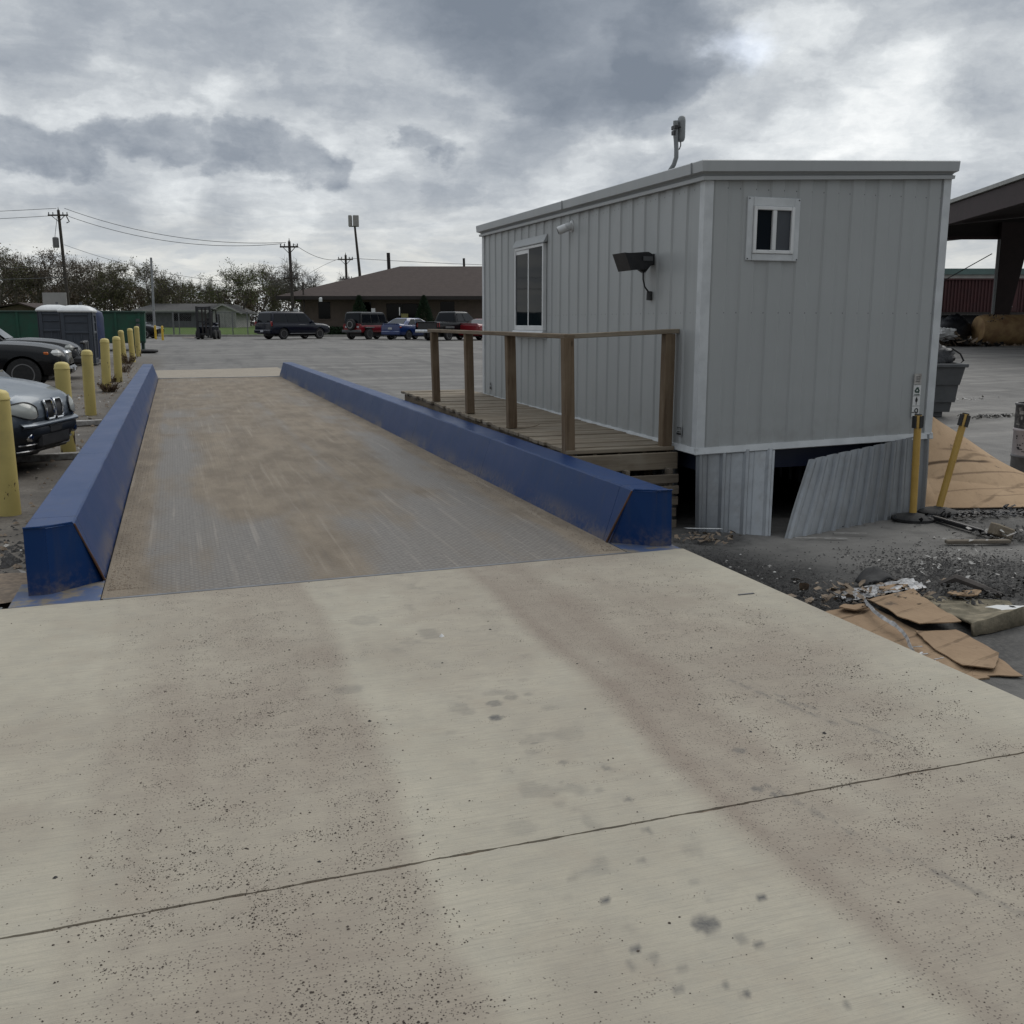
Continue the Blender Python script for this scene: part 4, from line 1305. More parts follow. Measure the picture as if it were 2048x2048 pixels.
MB().loft(rr).build('radio', 'conduit', ra, smooth=50)
MB().tube([(.10, -.02, .34), (.102, -.02, .30), (.09, -.02, .27), (.06, -.02, .25)], .006, 5).build('cable', 'black_plastic', ra)

# ---------------------------------------------------------------- wooden deck beside the cabin
random.seed(4)
DX0, DX1, DY0, DY1 = 3.175, 4.215, 7.93, 14.62
zd = lambda y: 0.405 + (y - 7.9) * 0.0135
dk_ = thing('wooden_deck', 'weathered timber deck with a handrail between the blue curb and the cabin', 'deck', (DX0, DY0, 0))
O = Vector((DX0, DY0, 0))
mb = MB(); y = DY0
while y < DY1 - .05:
    wd = .138; e = random.uniform(-.018, .022); z = zd(y) + random.uniform(-.004, .004)
    x1 = DX1 if y > 8.2 or True else DX1
    rz_ = Matrix.Rotation(R(random.uniform(-.35, .35)), 3, 'Z') @ Matrix.Rotation(R(random.uniform(-.4, .4)), 3, 'X')
    mb.box((e, y - DY0, z - .036), (x1 - DX0, y - DY0 + wd, z), .005, rot=rz_)
    y += wd + random.uniform(.004, .012)
mb.build('decking', 'wood_x', dk_)
mb = MB()
mb.prism([(.03, .02, zd(7.9) - .19), (.07, .02, zd(7.9) - .19), (.07, .02, zd(7.9) - .04), (.03, .02, zd(7.9) - .04)], (0, DY1 - DY0 - .1, .085))
for i in range(1, 5): mb.prism([(.02 + i * .24, .03, zd(7.9) - .19), (.055 + i * .24, .03, zd(7.9) - .19), (.055 + i * .24, .03, zd(7.9) - .042), (.02 + i * .24, .03, zd(7.9) - .042)], (0, DY1 - DY0 - .1, .085))
mb.build('joists', 'wood_y', dk_)
MB().box((-.02, -.035, zd(DY0) - .205), (DX1 - DX0 + .02, .0, zd(DY0) - .052), .006).build('rim_board', 'wood_x', dk_)
PB = [(3.245, 12.78), (3.24, 11.17), (3.24, 9.63), (3.215, 7.99)]
for i, (px, py) in enumerate(PB):
    mb = MB(); lean = Matrix.Rotation(R(-1.1 + random.uniform(-.25, .2)), 3, 'Y')
    z0 = zd(py) if i < 3 else zd(py) - .20
    mb.box((px - .046 - O.x, py - .046 - O.y, z0), (px + .046 - O.x, py + .046 - O.y, 1.372), .006, rot=lean, piv=(px - O.x, py - O.y, z0))
    mb.build('post', 'wood_z', dk_)
MB().box((4.10 - O.x, 7.94 - O.y, zd(8) - .03), (4.196 - O.x, 8.036 - O.y, 1.40), .006, rot=Matrix.Rotation(R(.3), 3, 'Y'), piv=(4.12 - O.x, 0, .4)).build('post', 'wood_z', dk_)
MB().beam((3.225 - O.x, 12.95 - O.y, 1.392), (3.19 - O.x, 7.945 - O.y, 1.382), .098, .04, .005).build('handrail', 'wood_y', dk_)
MB().beam((3.236 - O.x, 7.99 - O.y, 1.383), (4.235 - O.x, 7.985 - O.y, 1.424), .098, .04, .005).build('handrail', 'wood_x', dk_)
for px in (3.3, 4.1):
    for py in (8.3, 11.2, 14.4): MB().box((px - O.x, py - O.y, -.4), (px - O.x + .09, py - O.y + .09, zd(py) - .19)).build('footing', 'wood_z', dk_)
MB().tube([(3.26 - O.x, 7.935 - O.y, .37), (3.262 - O.x, 7.925 - O.y, .335), (3.285 - O.x, 7.925 - O.y, .32), (3.30 - O.x, 7.93 - O.y, .35)], .006, 6).build('hook', 'black_metal', dk_)
# upright pallet leaning on the front of the deck
pl = thing('wooden_pallet', 'weathered pallet standing on edge against the front of the deck', 'pallet', (3.2, 7.80, -.34))
z = .02; i = 0
mb = MB()
while z < .53:
    mb.box((-.02 + random.uniform(-.01, .01), -.02, z), (.985 + random.uniform(-.012, .012), -.001, z + .078), .004, rot=Matrix.Rotation(R(random.uniform(-.5, .5)), 3, 'Y'))
    z += .078 + random.uniform(.020, .030)
mb.build('slats', 'pallet_wood', pl)
for px in (.02, .48, .90):
    MB().box((px, 0.0, 0), (px + .04, .088, .56), .004).build('stringer', 'pallet_wood', pl)
mb = MB(); z = .03
while z < .5:
    mb.box((-.01, .089, z), (.98, .107, z + .09)); z += .16
mb.build('rear_slats', 'pallet_wood', pl)
st_ = MB().tube([(0, 0, 0), (.10, .012, .004), (.20, .03, .012), (.27, .05, .03)], [.004, .006, .005, .003], 5).build('stick', 'wood_x', loc=(3.26, 9.54, zd(9.5) + .006))
tag(st_, 'short thin stick lying on the deck boards beside a post', 'stick')

# ---------------------------------------------------------------- bollards
random.seed(3)
BOL = [(-1.61, 10.38, 1.20, 0.2, -.3, 'thick yellow bollard nearest the photographer left of the scale'),
       (-1.50, 15.01, 1.25, .3, .2, 'yellow bollard half hidden behind the nose of the silver car'),
       (-1.56, 19.99, 1.20, 1.2, 0, 'yellow bollard with a rusty gash near its foot beyond the silver car'),
       (-1.55, 24.77, 1.20, 1.6, 0, 'yellow bollard with dry red weeds and rust at its base'),
       (-1.46, 28.18, 1.18, 1.2, 0, 'yellow bollard with dark chips down one side in the middle of the row'),
       (-1.75, 38.55, 1.17, 3.2, 0, 'leaning yellow bollard, the third from the far end of the row'),
       (-1.49, 39.14, 1.22, 1.4, 0, 'yellow bollard with a dark scrape half way up near the far end'),
       (-1.41, 43.11, 1.20, 1.6, 0, 'last yellow bollard at the far end of the row')]
bm_ = MB().lathe([(.099, -.25), (.099, 1.10), (.104, 1.105), (.104, 1.118), (.098, 1.13), (.094, 1.165), (.075, 1.188), (.04, 1.20), (.002, 1.203)], (0, 0, 0), 28)
b0 = bm_.build('bollard', 'bollard_yellow', smooth=35)
for i, (x, y, h, l1, l2, lab) in enumerate(BOL):
    o = b0 if i == 0 else b0.copy()
    if i: COL.objects.link(o)
    o.location = (x, y, zg(x, y)); o.scale = (1, 1, h / 1.2)
    if i == 0: o.scale = (1.12, 1.12, h / 1.2)
    o.rotation_euler = (R(l2), R(-l1), random.random() * 6)
    tag(o, lab, 'bollard', 'yellow bollards along the scale')
b1 = MB().lathe([(.075, -.2), (.075, .90), (.06, .93), (.03, .95), (.002, .955)], (0, 0, 0), 16).build('bollard', 'safety_yellow', smooth=35)
for i, (x, y, lab) in enumerate([(-1.23, 74.57, 'thin yellow post by the fence, the one closer to the green container'), (-0.73, 70.52, 'thin yellow post by the fence, the one farther from the green container')]):
    o = b1 if i == 0 else b1.copy()
    if i: COL.objects.link(o)
    o.location = G(x, y); tag(o, lab, 'bollard', 'thin yellow posts by the far fence')

# dry weeds round two bollards
def weed(x, y, h, n, lab):
    mb = MB()
    for i in range(n):
        a = random.random() * 6.28; r_ = random.random() * .16; L = h * random.uniform(.4, 1)
        p = Vector((math.cos(a) * r_, math.sin(a) * r_, -.02)); q = p + Vector((math.cos(a) * L * .6 + random.uniform(-.06, .06), math.sin(a) * L * .6, L))
        mb.tube([p, p.lerp(q, .5) + Vector((0, 0, L * .12)), q], [.006, .005, .002], 3)
        for k in range(3):
            c = p.lerp(q, random.uniform(.4, 1)); s_ = random.uniform(.015, .04)
            u = Vector((random.uniform(-1, 1), random.uniform(-1, 1), random.uniform(-.5, 1))).normalized() * s_; v_ = u.cross(Vector((random.random(), random.random(), random.random()))).normalized() * s_ * .5
            mb.add([c - u, c + v_, c + u, c - v_], [(0, 1, 2, 3)])
    tag(mb.build('dry_weeds', 'dry_weed', loc=G(x, y)), lab, 'weeds')


weed(-1.50, 24.62, .26, 110, 'reddish dry weeds at the foot of the bollard with rust at its base')
weed(-1.62, 38.2, .42, 80, 'brown dry weeds under the leaning bollard')
weed(-1.66, 28.1, .24, 50, 'small dry weeds beside the chipped bollard')
weed(-1.5, 33.0, .35, 60, 'low brown weeds on the bare ground between two bollards')

# ---------------------------------------------------------------- vehicles
def crom(st, n):
    out = []
    k = len(st)
    for i in range(k - 1):
        p0, p1, p2, p3 = st[max(i - 1, 0)], st[i], st[i + 1], st[min(i + 2, k - 1)]
        for j in range(n):
            t = j / n
            out.append(tuple(0.5 * (2 * b + (c - a) * t + (2 * a - 5 * b + 4 * c - d) * t * t + (3 * b - a - 3 * c + d) * t ** 3) for a, b, c, d in zip(p0, p1, p2, p3)))
    out.append(tuple(st[-1]))
    return out


def bool_cut(o, cutter):
    md = o.modifiers.new('cut', 'BOOLEAN'); md.operation = 'DIFFERENCE'; md.object = cutter; md.solver = 'EXACT'
    dg = bpy.context.evaluated_depsgraph_get()
    me = bpy.data.meshes.new_from_object(o.evaluated_get(dg))
    o.modifiers.clear(); old = o.data; o.data = me; bpy.data.meshes.remove(old)
    bpy.data.objects.remove(cutter)


def car(name, label, cat, loc, rz, sp, group=None):
    """x forward, y left. sp: stations (x, zbottom, zshoulder, ztop, halfwidth) rear to front; cab (x rear bottom, x front bottom,
    x rear top, x front top, z belt, z roof, w belt, w roof); wheels (xr, xf, radius, track)"""
    t_ = thing(name, label, cat, loc, rz, group)
    rings = []
    for (x, zb_, zs, zt_, hw) in crom(sp['st'], 4):
        half = [(0, zb_), (.72 * hw, zb_), (.93 * hw, zb_ + .05), (.985 * hw, zb_ + .16), (hw, zb_ + (zs - zb_) * .60), (.985 * hw, zs - .07), (.955 * hw, zs), (.88 * hw, zs + (zt_ - zs) * .55), (.66 * hw, zs + (zt_ - zs) * .88), (0, zt_)]
        rings.append([(x, y, z) for y, z in half] + [(x, -y, z) for y, z in half[-2:0:-1]])
    body = MB().loft(rings).build('body', sp['paint'], t_, smooth=32)
    xr, xf, wr, tr = sp['wheels']
    cut = MB()
    for xw in (xr, xf):
        for sgn in (1, -1):
            cut.lathe([(wr * 1.17, min(sgn * (tr - .30), sgn * (tr + .4))), (wr * 1.17, max(sgn * (tr - .30), sgn * (tr + .4)))], (xw, 0, wr * .98), 26, 'y')
    co = cut.build('cutter', sp['paint'], t_)
    bpy.context.view_layer.update()
    bool_cut(body, co)
    body.data.polygons.foreach_set('use_smooth', [True] * len(body.data.polygons))
    body.data.set_sharp_from_angle(angle=R(32))
    # dark well linings
    MB().box((xr - wr * 1.3, -tr + .30, .22), (xf + wr * 1.3, tr - .30, wr * 2.1)).build('underbody', 'black_plastic', t_)
    for xw in (xr, xf):
        for sgn in (1, -1):
            yo = sgn * tr
            wh = MB().lathe([(wr * .60, -.11), (wr * .92, -.115), (wr, -.08), (wr, .08), (wr * .92, .115), (wr * .60, .11)], (xw, yo, wr), 28, 'y').build('wheel', 'rubber', t_, smooth=40)
            rim = MB(); rim.lathe([(.02, .02), (wr * .64, .02)], (xw, yo + sgn * .0, wr), 24, 'y')
            rim.lathe([(wr * .60, -.112), (wr * .665, -.112), (wr * .665, .112), (wr * .60, .112), (wr * .60, -.112)], (xw, yo, wr), 28, 'y', caps=False)
            rim.lathe([(.001, sgn * .075), (.07, sgn * .075), (.085, sgn * .05), (.085, 0)], (xw, yo, wr), 14, 'y')
            ns = sp.get('spokes', 5)
            for q in range(ns):
                a = 2 * PI * q / ns + .3
                rim.beam((xw + .05 * math.cos(a), yo + sgn * .065, wr + .05 * math.sin(a)), (xw + wr * .62 * math.cos(a), yo + sgn * .085, wr + wr * .62 * math.sin(a)), .055 if ns < 7 else .03, .03, .004, up=(0, 1, 0))
            rim.build('rim', sp.get('rim', 'alloy'), wh)
    cb = sp.get('cab')
    if cb:
        xb0, xb1, xt0, xt1, zb_, zr, wb, wt = cb
        P = lambda u, v, s_: Vector((xb0 + (xb1 - xb0) * u + ((xt0 - xb0) + ((xt1 - xt0) - (xb1 - xb0)) * u) * v, s_ * (wb + (wt - wb) * v), zb_ + (zr - zb_) * v))
        rg = []
        for v, inset, dz_ in ((-.12, 0, 0), (0, 0, 0), (.5, -.015, 0), (.90, 0, 0), (1.0, .035, 0), (1.03, .10, .0), (1.045, .30, .0)):
            vv = min(v, 1.0); ring = []
            z = zb_ + (zr - zb_) * v
            for u_, s_ in ((0, .72), (0, 1), (1, 1), (1, .72), (1, -.72), (1, -1), (0, -1), (0, -.72)):
                p = P(u_, vv, 1)
                xx = p.x + (inset if u_ == 0 else -inset); yy = s_ * (p.y - inset)
                if abs(s_) == 1: xx += (.05 if u_ == 0 else -.07)
                ring.append((xx, yy, z))
            rg.append(ring)
        MB().loft(rg).build('cabin', sp.get('roofpaint', sp['paint']), t_, smooth=38)
        gl = sp.get('glass', 'car_glass')

        def pane(nm, poly, nrm, m=gl):
            n_ = Vector(nrm).normalized() * .012
            MB().prism([Vector(p) + n_ * .5 for p in poly], n_).build(nm, m, t_)
        # sides
        bounds = sp['side']
        for s_ in (1, -1):
            for (u0, u1, v0, v1, u0t, u1t) in bounds:
                poly = [P(u0, v0, s_), P(u1, v0, s_), P(u1t, v1, s_), P(u0t, v1, s_)]
                nrm = (poly[1] - poly[0]).cross(poly[3] - poly[0])
                if nrm.y * s_ < 0: nrm = -nrm
                pane('window', [p + Vector((0, s_ * .014, 0)) for p in poly], nrm)
        # front and rear screens
        for nm, u_, v0, v1, sg in (('windscreen', 1, .06, .90, 1), ('rear_window', 0, sp.get('rw0', .10), .90, -1)):
            poly = [P(u_, v0, 1), P(u_, v0, -1), P(u_, v1, -1), P(u_, v1, 1)]
            poly = [Vector((p.x, p.y * .84, p.z)) for p in poly]
            nrm = (poly[1] - poly[0]).cross(poly[3] - poly[0])
            if nrm.x * sg < 0: nrm = -nrm
            pane(nm, poly, nrm)
        for s_ in (1, -1):
            p = P(.93, .08, s_)
            MB().box((p.x - .10, p.y + s_ * .03, p.z - .01), (p.x + .03, p.y + s_ * .20, p.z + .13), .03).build('mirror', sp.get('mirror', sp['paint']), t_)
    for nm, m, a, b, bv in sp.get('parts', []):
        MB().box(a, b, bv).build(nm, m, t_)
        if a[1] * b[1] > 0 and nm not in ('single',):
            MB().box((a[0], -a[1], a[2]), (b[0], -b[1], b[2]), bv).build(nm, m, t_)
    return t_


def seen_from_rear(xr, d, th, L, Wd):
    """centre and heading of a car whose rear left tyre stands at (xr, d), turned th degrees clockwise from straight away"""
    h = (math.sin(R(th)), math.cos(R(th))); r_ = (math.cos(R(th)), -math.sin(R(th)))
    cx_, cd = xr + h[0] * L / 2 + r_[0] * Wd / 2, d + h[1] * L / 2 + r_[1] * Wd / 2
    return CG(cx_, cd), PI / 2 - YAW - R(th)


SUV = dict(st=[(-2.62, .42, .95, 1.06, .80), (-2.55, .36, 1.02, 1.12, .97), (-2.0, .34, 1.04, 1.13, 1.0), (-.5, .33, 1.03, 1.12, 1.01), (.9, .33, 1.02, 1.13, 1.0), (1.4, .34, 1.0, 1.14, .99), (2.2, .36, .96, 1.08, .97), (2.55, .40, .85, .98, .90), (2.64, .5, .75, .84, .78)],
           cab=(-2.52, 1.25, -2.36, .42, 1.08, 1.86, .95, .78), wheels=(-1.55, 1.62, .385, .84), paint='paint_navy',
           side=[(.03, .33, .12, .86, .05, .335), (.36, .62, .12, .86, .365, .66), (.645, .90, .12, .86, .69, .93)], rw0=.14,
           parts=[('bumper', 'paint_navy', (-2.72, -.94, .42), (-2.50, .94, .66), .05), ('tail_light', 'tail_red', (-2.60, .80, .88), (-2.50, .985, 1.22), .03), ('licence_plate', 'plate_white', (-2.735, -.16, .50), (-2.715, .16, .64), 0),
                  ('headlight', 'lamp_clear', (2.42, .62, .72), (2.60, .90, .90), .04), ('roof_rack', 'black_plastic', (-1.9, .66, 1.90), (.2, .70, 1.935), .01), ('running_board', 'bin_grey', (-1.1, .94, .36), (1.15, 1.06, .42), .02), ('grille', 'black_plastic', (2.55, -.55, .62), (2.68, .55, .86), .03)])
p, a = seen_from_rear(-18.04, 70.4, 40, 5.2, 2.0)
car('family_suv', 'big dark navy suv parked alone in front of the chain link fence', 'car', p, a, SUV)

JEEP = dict(st=[(-2.1, .52, .98, 1.06, .74), (-2.05, .46, 1.02, 1.10, .78), (-1.0, .45, 1.02, 1.10, .79), (.8, .45, 1.02, 1.10, .78), (1.2, .5, .98, 1.10, .70), (2.0, .52, .95, 1.05, .62), (2.08, .6, .9, .98, .58)],
            cab=(-2.06, .95, -1.98, .62, 1.06, 1.84, .76, .68), wheels=(-1.28, 1.5, .40, .78), paint='paint_red', roofpaint='paint_black',
            side=[(.05, .36, .10, .84, .06, .365), (.40, .66, .10, .84, .405, .67), (.70, .94, .10, .84, .71, .95)], rw0=.10, mirror='black_plastic', spokes=5,
            parts=[('bumper', 'bin_grey', (-2.28, -.80, .48), (-2.06, .80, .66), .03), ('tail_light', 'tail_red', (-2.14, .62, .80), (-2.04, .78, 1.0), .02), ('fender_flare', 'bin_grey', (-1.75, .76, .78), (-.82, .95, .86), .02), ('fender_flare', 'bin_grey', (1.0, .62, .80), (2.0, .95, .88), .02), ('licence_plate', 'plate_white', (-2.12, .42, .80), (-2.1, .62, .92), 0), ('bumper', 'black_plastic', (2.05, -.8, .5), (2.28, .8, .66), .03)])
p, a = seen_from_rear(-11.75, 69.6, 31, 4.2, 1.75)
jp = car('off_road_car', 'red boxy off road car with dark hard top and spare wheel on its tailgate', 'car', p, a, JEEP, 'cars parked in front of the brown office')
sw = MB().lathe([(.22, -.12), (.34, -.125), (.375, -.09), (.375, .09), (.34, .125), (.22, .11)], (-2.22, 0, 1.02), 28, 'x').build('spare_wheel', 'rubber', jp, smooth=40)
rm = MB().lathe([(.02, -.02), (.24, -.02)], (-2.22, 0, 1.02), 20, 'x').lathe([(.21, -.125), (.25, -.125), (.25, .02), (.21, .02), (.21, -.125)], (-2.22, 0, 1.02), 24, 'x', caps=False)
for q in range(5):
    aa = 2 * PI * q / 5 + PI / 2
    rm.beam((-2.31, 0, 1.02), (-2.32, .22 * math.cos(aa), 1.02 + .22 * math.sin(aa)), .075, .03, .004, up=(1, 0, 0))
rm.build('rim', 'alloy', sw)

SED = dict(st=[(-2.25, .45, .86, .94, .74), (-2.18, .33, .96, 1.06, .86), (-1.7, .27, .98, 1.10, .90), (-.4, .24, .94, 1.0, .91), (.8, .24, .92, .98, .91), (1.3, .26, .88, .98, .89), (2.0, .30, .76, .84, .82), (2.24, .4, .66, .70, .66)],
           cab=(-1.82, 1.25, -1.05, .28, 1.0, 1.45, .84, .60), wheels=(-1.32, 1.36, .325, .77), paint='paint_blue',
           side=[(.14, .42, .08, .86, .20, .44), (.46, .86, .08, .86, .48, .90)], rw0=.06,
           parts=[('bumper', 'paint_blue', (-2.30, -.82, .32), (-2.10, .82, .60), .06), ('tail_light', 'tail_red', (-2.235, .40, .78), (-2.05, .87, .92), .03), ('licence_plate', 'plate_white', (-2.285, -.17, .70), (-2.262, .17, .83), 0), ('headlight', 'lamp_clear', (1.98, .5, .60), (2.18, .78, .74), .04), ('spoiler', 'paint_blue', (-2.22, -.7, 1.08), (-2.06, .7, 1.11), .01)])
p, a = seen_from_rear(-8.98, 68.7, 33, 4.5, 1.7)
car('saloon_car', 'blue saloon car parked between the red off road car and the pickup', 'car', p, a, SED, 'cars parked in front of the brown office')

TRK = dict(st=[(-2.85, .55, 1.12, 1.16, .90), (-2.80, .52, 1.18, 1.22, .97), (-1.0, .48, 1.16, 1.2, .98), (-.6, .45, 1.14, 1.2, .99), (1.0, .45, 1.12, 1.2, .99), (1.5, .46, 1.10, 1.22, .98), (2.4, .48, 1.05, 1.16, .95), (2.75, .5, .95, 1.05, .88), (2.82, .6, .85, .92, .78)],
           cab=(-.98, 1.42, -.80, .62, 1.17, 1.86, .93, .70), wheels=(-1.75, 1.75, .385, .84), paint='paint_black',
           side=[(.06, .40, .10, .86, .09, .42), (.44, .88, .10, .86, .46, .92)], rw0=.12, mirror='black_plastic',
           parts=[('bumper', 'chrome', (-3.02, -.95, .50), (-2.80, .95, .70), .04), ('tail_light', 'tail_red', (-2.87, .80, .86), (-2.78, .985, 1.16), .02), ('licence_plate', 'plate_white', (-3.035, -.16, .54), (-3.015, .16, .66), 0), ('tailgate', 'black_plastic', (-2.885, -.78, .72), (-2.84, .78, 1.16), .02), ('fender_flare', 'bin_grey', (-2.22, .93, .78), (-1.28, 1.03, .90), .02), ('grille', 'chrome', (2.74, -.6, .62), (2.86, .6, .92), .03), ('headlight', 'lamp_clear', (2.6, .62, .72), (2.8, .88, .92), .03)])
p, a = seen_from_rear(-6.32, 66.4, 34, 5.7, 1.9)
car('pickup_truck', 'black pickup truck with its tailgate and pale rear bumper towards us', 'pickup', p, a, TRK, 'cars parked in front of the brown office')

CPE = dict(SED); CPE = {**SED, 'paint': 'paint_red', 'cab': (-1.75, 1.2, -.85, .25, .98, 1.40, .84, .58),
                        'parts': [('bumper', 'paint_red', (-2.30, -.82, .32), (-2.10, .82, .60), .06), ('tail_light', 'tail_red', (-2.235, .40, .76), (-2.05, .87, .92), .03), ('licence_plate', 'plate_white', (-2.312, -.17, .44), (-2.295, .17, .56), 0), ('headlight', 'lamp_clear', (1.98, .5, .60), (2.18, .78, .74), .04), ('spoiler', 'paint_red', (-2.22, -.7, 1.085), (-2.06, .7, 1.12), .01)]}
p, a = seen_from_rear(-3.62, 67.3, 33, 4.5, 1.7)
car('coupe_car', 'bright red coupe parked last in the row, partly behind the cabin', 'car', p, a, CPE, 'cars parked in front of the brown office')

# cars nosing up to the bollards on the left
BLK = dict(st=[(-2.4, .42, .95, 1.06, .80), (-2.3, .3, 1.0, 1.1, .93), (-.5, .28, 1.02, 1.1, .95), (.7, .28, 1.0, 1.1, .95), (1.1, .28, .98, 1.12, .94), (1.7, .30, .93, 1.08, .92), (2.10, .33, .84, 1.0, .86), (2.30, .36, .74, .86, .74), (2.38, .42, .62, .70, .60)],
           cab=(-2.25, .62, -1.9, -.10, 1.06, 1.66, .88, .68), wheels=(-1.42, 1.42, .37, .80), paint='paint_black', spokes=9,
           side=[(.05, .33, .10, .86, .09, .335), (.36, .62, .10, .86, .365, .66), (.645, .90, .10, .86, .69, .93)],
           parts=[('headlight', 'lamp_clear', (1.93, .55, .74), (2.235, .84, .92), .06), ('grille', 'chrome', (2.18, -.42, .68), (2.36, .42, .90), .05), ('marker_light', 'amber', (1.86, .80, .80), (1.98, .885, .88), .02), ('bumper', 'paint_black', (2.15, -.74, .34), (2.44, .74, .56), .08), ('licence_plate', 'plate_white', (2.44, -.15, .42), (2.45, .15, .54), 0), ('tail_light', 'tail_red', (-2.42, .7, .9), (-2.3, .9, 1.1), .03)])
car('black_suv', 'glossy black suv with clear headlamps parked nose to the yellow bollards', 'car', G(-4.75, 26.1), 0.0, BLK)
DRK = {**BLK, 'parts': [('headlight', 'lamp_glass', (1.93, .55, .74), (2.235, .84, .92), .06), ('bull_bar', 'bin_grey', (2.46, .30, .30), (2.54, .40, 1.02), .02), ('bull_bar', 'black_metal', (2.40, -.75, .94), (2.52, .75, 1.02), .03), ('bumper', 'black_plastic', (2.15, -.80, .40), (2.46, .80, .62), .06)], 'paint': 'paint_black'}
car('dark_suv', 'dark suv with a grey push bar, mostly hidden behind the glossy black suv', 'car', G(-4.85, 30.3), 0.0, DRK)
GRY = {**BLK, 'paint': 'paint_slate', 'parts': [('headlight', 'lamp_glass', (1.93, .55, .72), (2.235, .84, .88), .06), ('bumper', 'paint_slate', (2.15, -.74, .34), (2.44, .74, .56), .08)]}
g_ = car('grey_car', 'dark grey car showing only its slatted chrome grille at the picture edge', 'car', G(-5.02, 18.6, -.06), 0.0, GRY)
gr = MB()
gr.prism([(2.17, -.46, .93), (2.42, -.44, .62), (2.42, .44, .62), (2.17, .46, .93)], (-.06, 0, -.02)).build('grille', 'black_plastic', g_)
mb = MB()
for i in range(5):
    t = .08 + i * .21
    mb.beam((2.19 + .25 * t, -.44, .925 - .31 * t), (2.19 + .25 * t, .44, .925 - .31 * t), .02, .022)
for s_ in (-.46, .46): mb.beam((2.18, s_, .95), (2.44, s_ * .96, .61), .03, .03)
mb.beam((2.17, -.47, .955), (2.17, .47, .955), .04, .035)
mb.build('grille_frame', 'chrome', g_)

# the silver crossover close to the camera
SIL = dict(st=[(-2.40, .45, .98, 1.1, .80), (-2.3, .34, 1.04, 1.14, .94), (-.6, .30, 1.06, 1.14, .965), (.6, .30, 1.05, 1.14, .965), (1.05, .30, 1.03, 1.16, .955), (1.55, .32, .985, 1.13, .945), (1.92, .33, .92, 1.075, .915), (2.12, .36, .86, 1.02, .86), (2.26, .40, .80, .96, .765), (2.34, .46, .74, .88, .66), (2.37, .52, .70, .78, .55)],
           cab=(-2.3, 1.0, -1.85, .2, 1.10, 1.76, .88, .68), wheels=(-1.45, 1.48, .375, .80), paint='paint_silver', spokes=5,
           side=[(.05, .33, .10, .86, .09, .335), (.36, .62, .10, .86, .365, .66), (.645, .90, .10, .86, .69, .93)])
sil = car('silver_suv', 'silver crossover with twin kidney grille and clouded headlamp nosing out by the nearest bollard', 'car', G(-3.72, 14.05, -.01), R(-18), SIL)


def patch(name, mat, parent, fn, nu, nv, off=.006):
    """a skin that follows the nose: fn(u,v) -> point"""
    return MB().grid(fn, nu, nv).build(name, mat, parent, smooth=40)


_sb = [c for c in kids(sil) if c.name.startswith('body')][0]
from mathutils.bvhtree import BVHTree
_bv = BVHTree.FromPolygons([tuple(v.co) for v in _sb.data.vertices], [tuple(p.vertices) for p in _sb.data.polygons])


def nose_x(y, z):
    """front surface of the silver car's nose, measured on its body"""
    h = _bv.ray_cast(Vector((5, y, z)), Vector((-1, 0, 0)))
    return h[0].x if h[0] is not None and h[0].x > 1.2 else 1.95


for s_ in (1, -1):
    # lamp: almond outline on the fender corner
    def lampfn(u, v):
        a = .44 + .41 * u
        zc = .765 + .045 * u; hh = .088 * math.sin(PI * min(1, max(0, .06 + .90 * u)) ** .75) + .012
        z = zc - hh + 2 * hh * v
        return (nose_x(a, z) + .014 + .020 * math.sin(PI * v) * math.sin(PI * u), s_ * (a + .012 * u), z)
    l_ = patch('headlight', 'lamp_glass', sil, lampfn, 16, 8)
    rim_pts = [lampfn(u, 0) for u in np.linspace(0, 1, 17)] + [lampfn(u, 1) for u in np.linspace(1, 0, 17)]
    MB().tube([Vector(q) + Vector((.004, 0, 0)) for q in rim_pts + rim_pts[:1]], .009, 5).build('bezel', 'black_plastic', l_)
    # kidney
    def kid(u, v):
        a = .03 + .20 * u; z = .655 + .225 * v
        return (nose_x(a, z) + .016, s_ * (a - .012 * (1 - v)), z)
    k_ = patch('grille', 'black_plastic', sil, kid, 4, 6)
    ring = [kid(u, 0) for u in np.linspace(.12, .88, 5)] + [kid(1, v) for v in np.linspace(.1, .9, 6)] + [kid(u, 1) for u in np.linspace(.88, .12, 5)] + [kid(0, v) for v in np.linspace(.9, .1, 6)]
    MB().tube([Vector(q) + Vector((.008, 0, 0)) for q in ring + ring[:1]], .014, 6).build('grille_ring', 'chrome', k_)
    mb = MB()
    for i in range(8):
        u = .12 + i * .11
        mb.beam(Vector(kid(u, .06)) + Vector((.004, 0, 0)), Vector(kid(u, .94)) + Vector((.004, 0, 0)), .008, .012)
    mb.build('slats', 'black_metal', k_)
    c = Vector((nose_x(.60, .475) + .03, s_ * .60, .475))
    MB().lathe([(.001, .030), (.035, .026), (.052, .01), (.058, -.02)], c, 16, 'x').build('fog_lamp', 'chrome', sil)
    def mk(u, v):
        z = .45 + .13 * v; a = .80 + .022 * u + .03 * (v - .5)
        return (nose_x(a, z) + .022, s_ * (a + .012), z)
    patch('marker_light', 'amber', sil, mk, 2, 3)
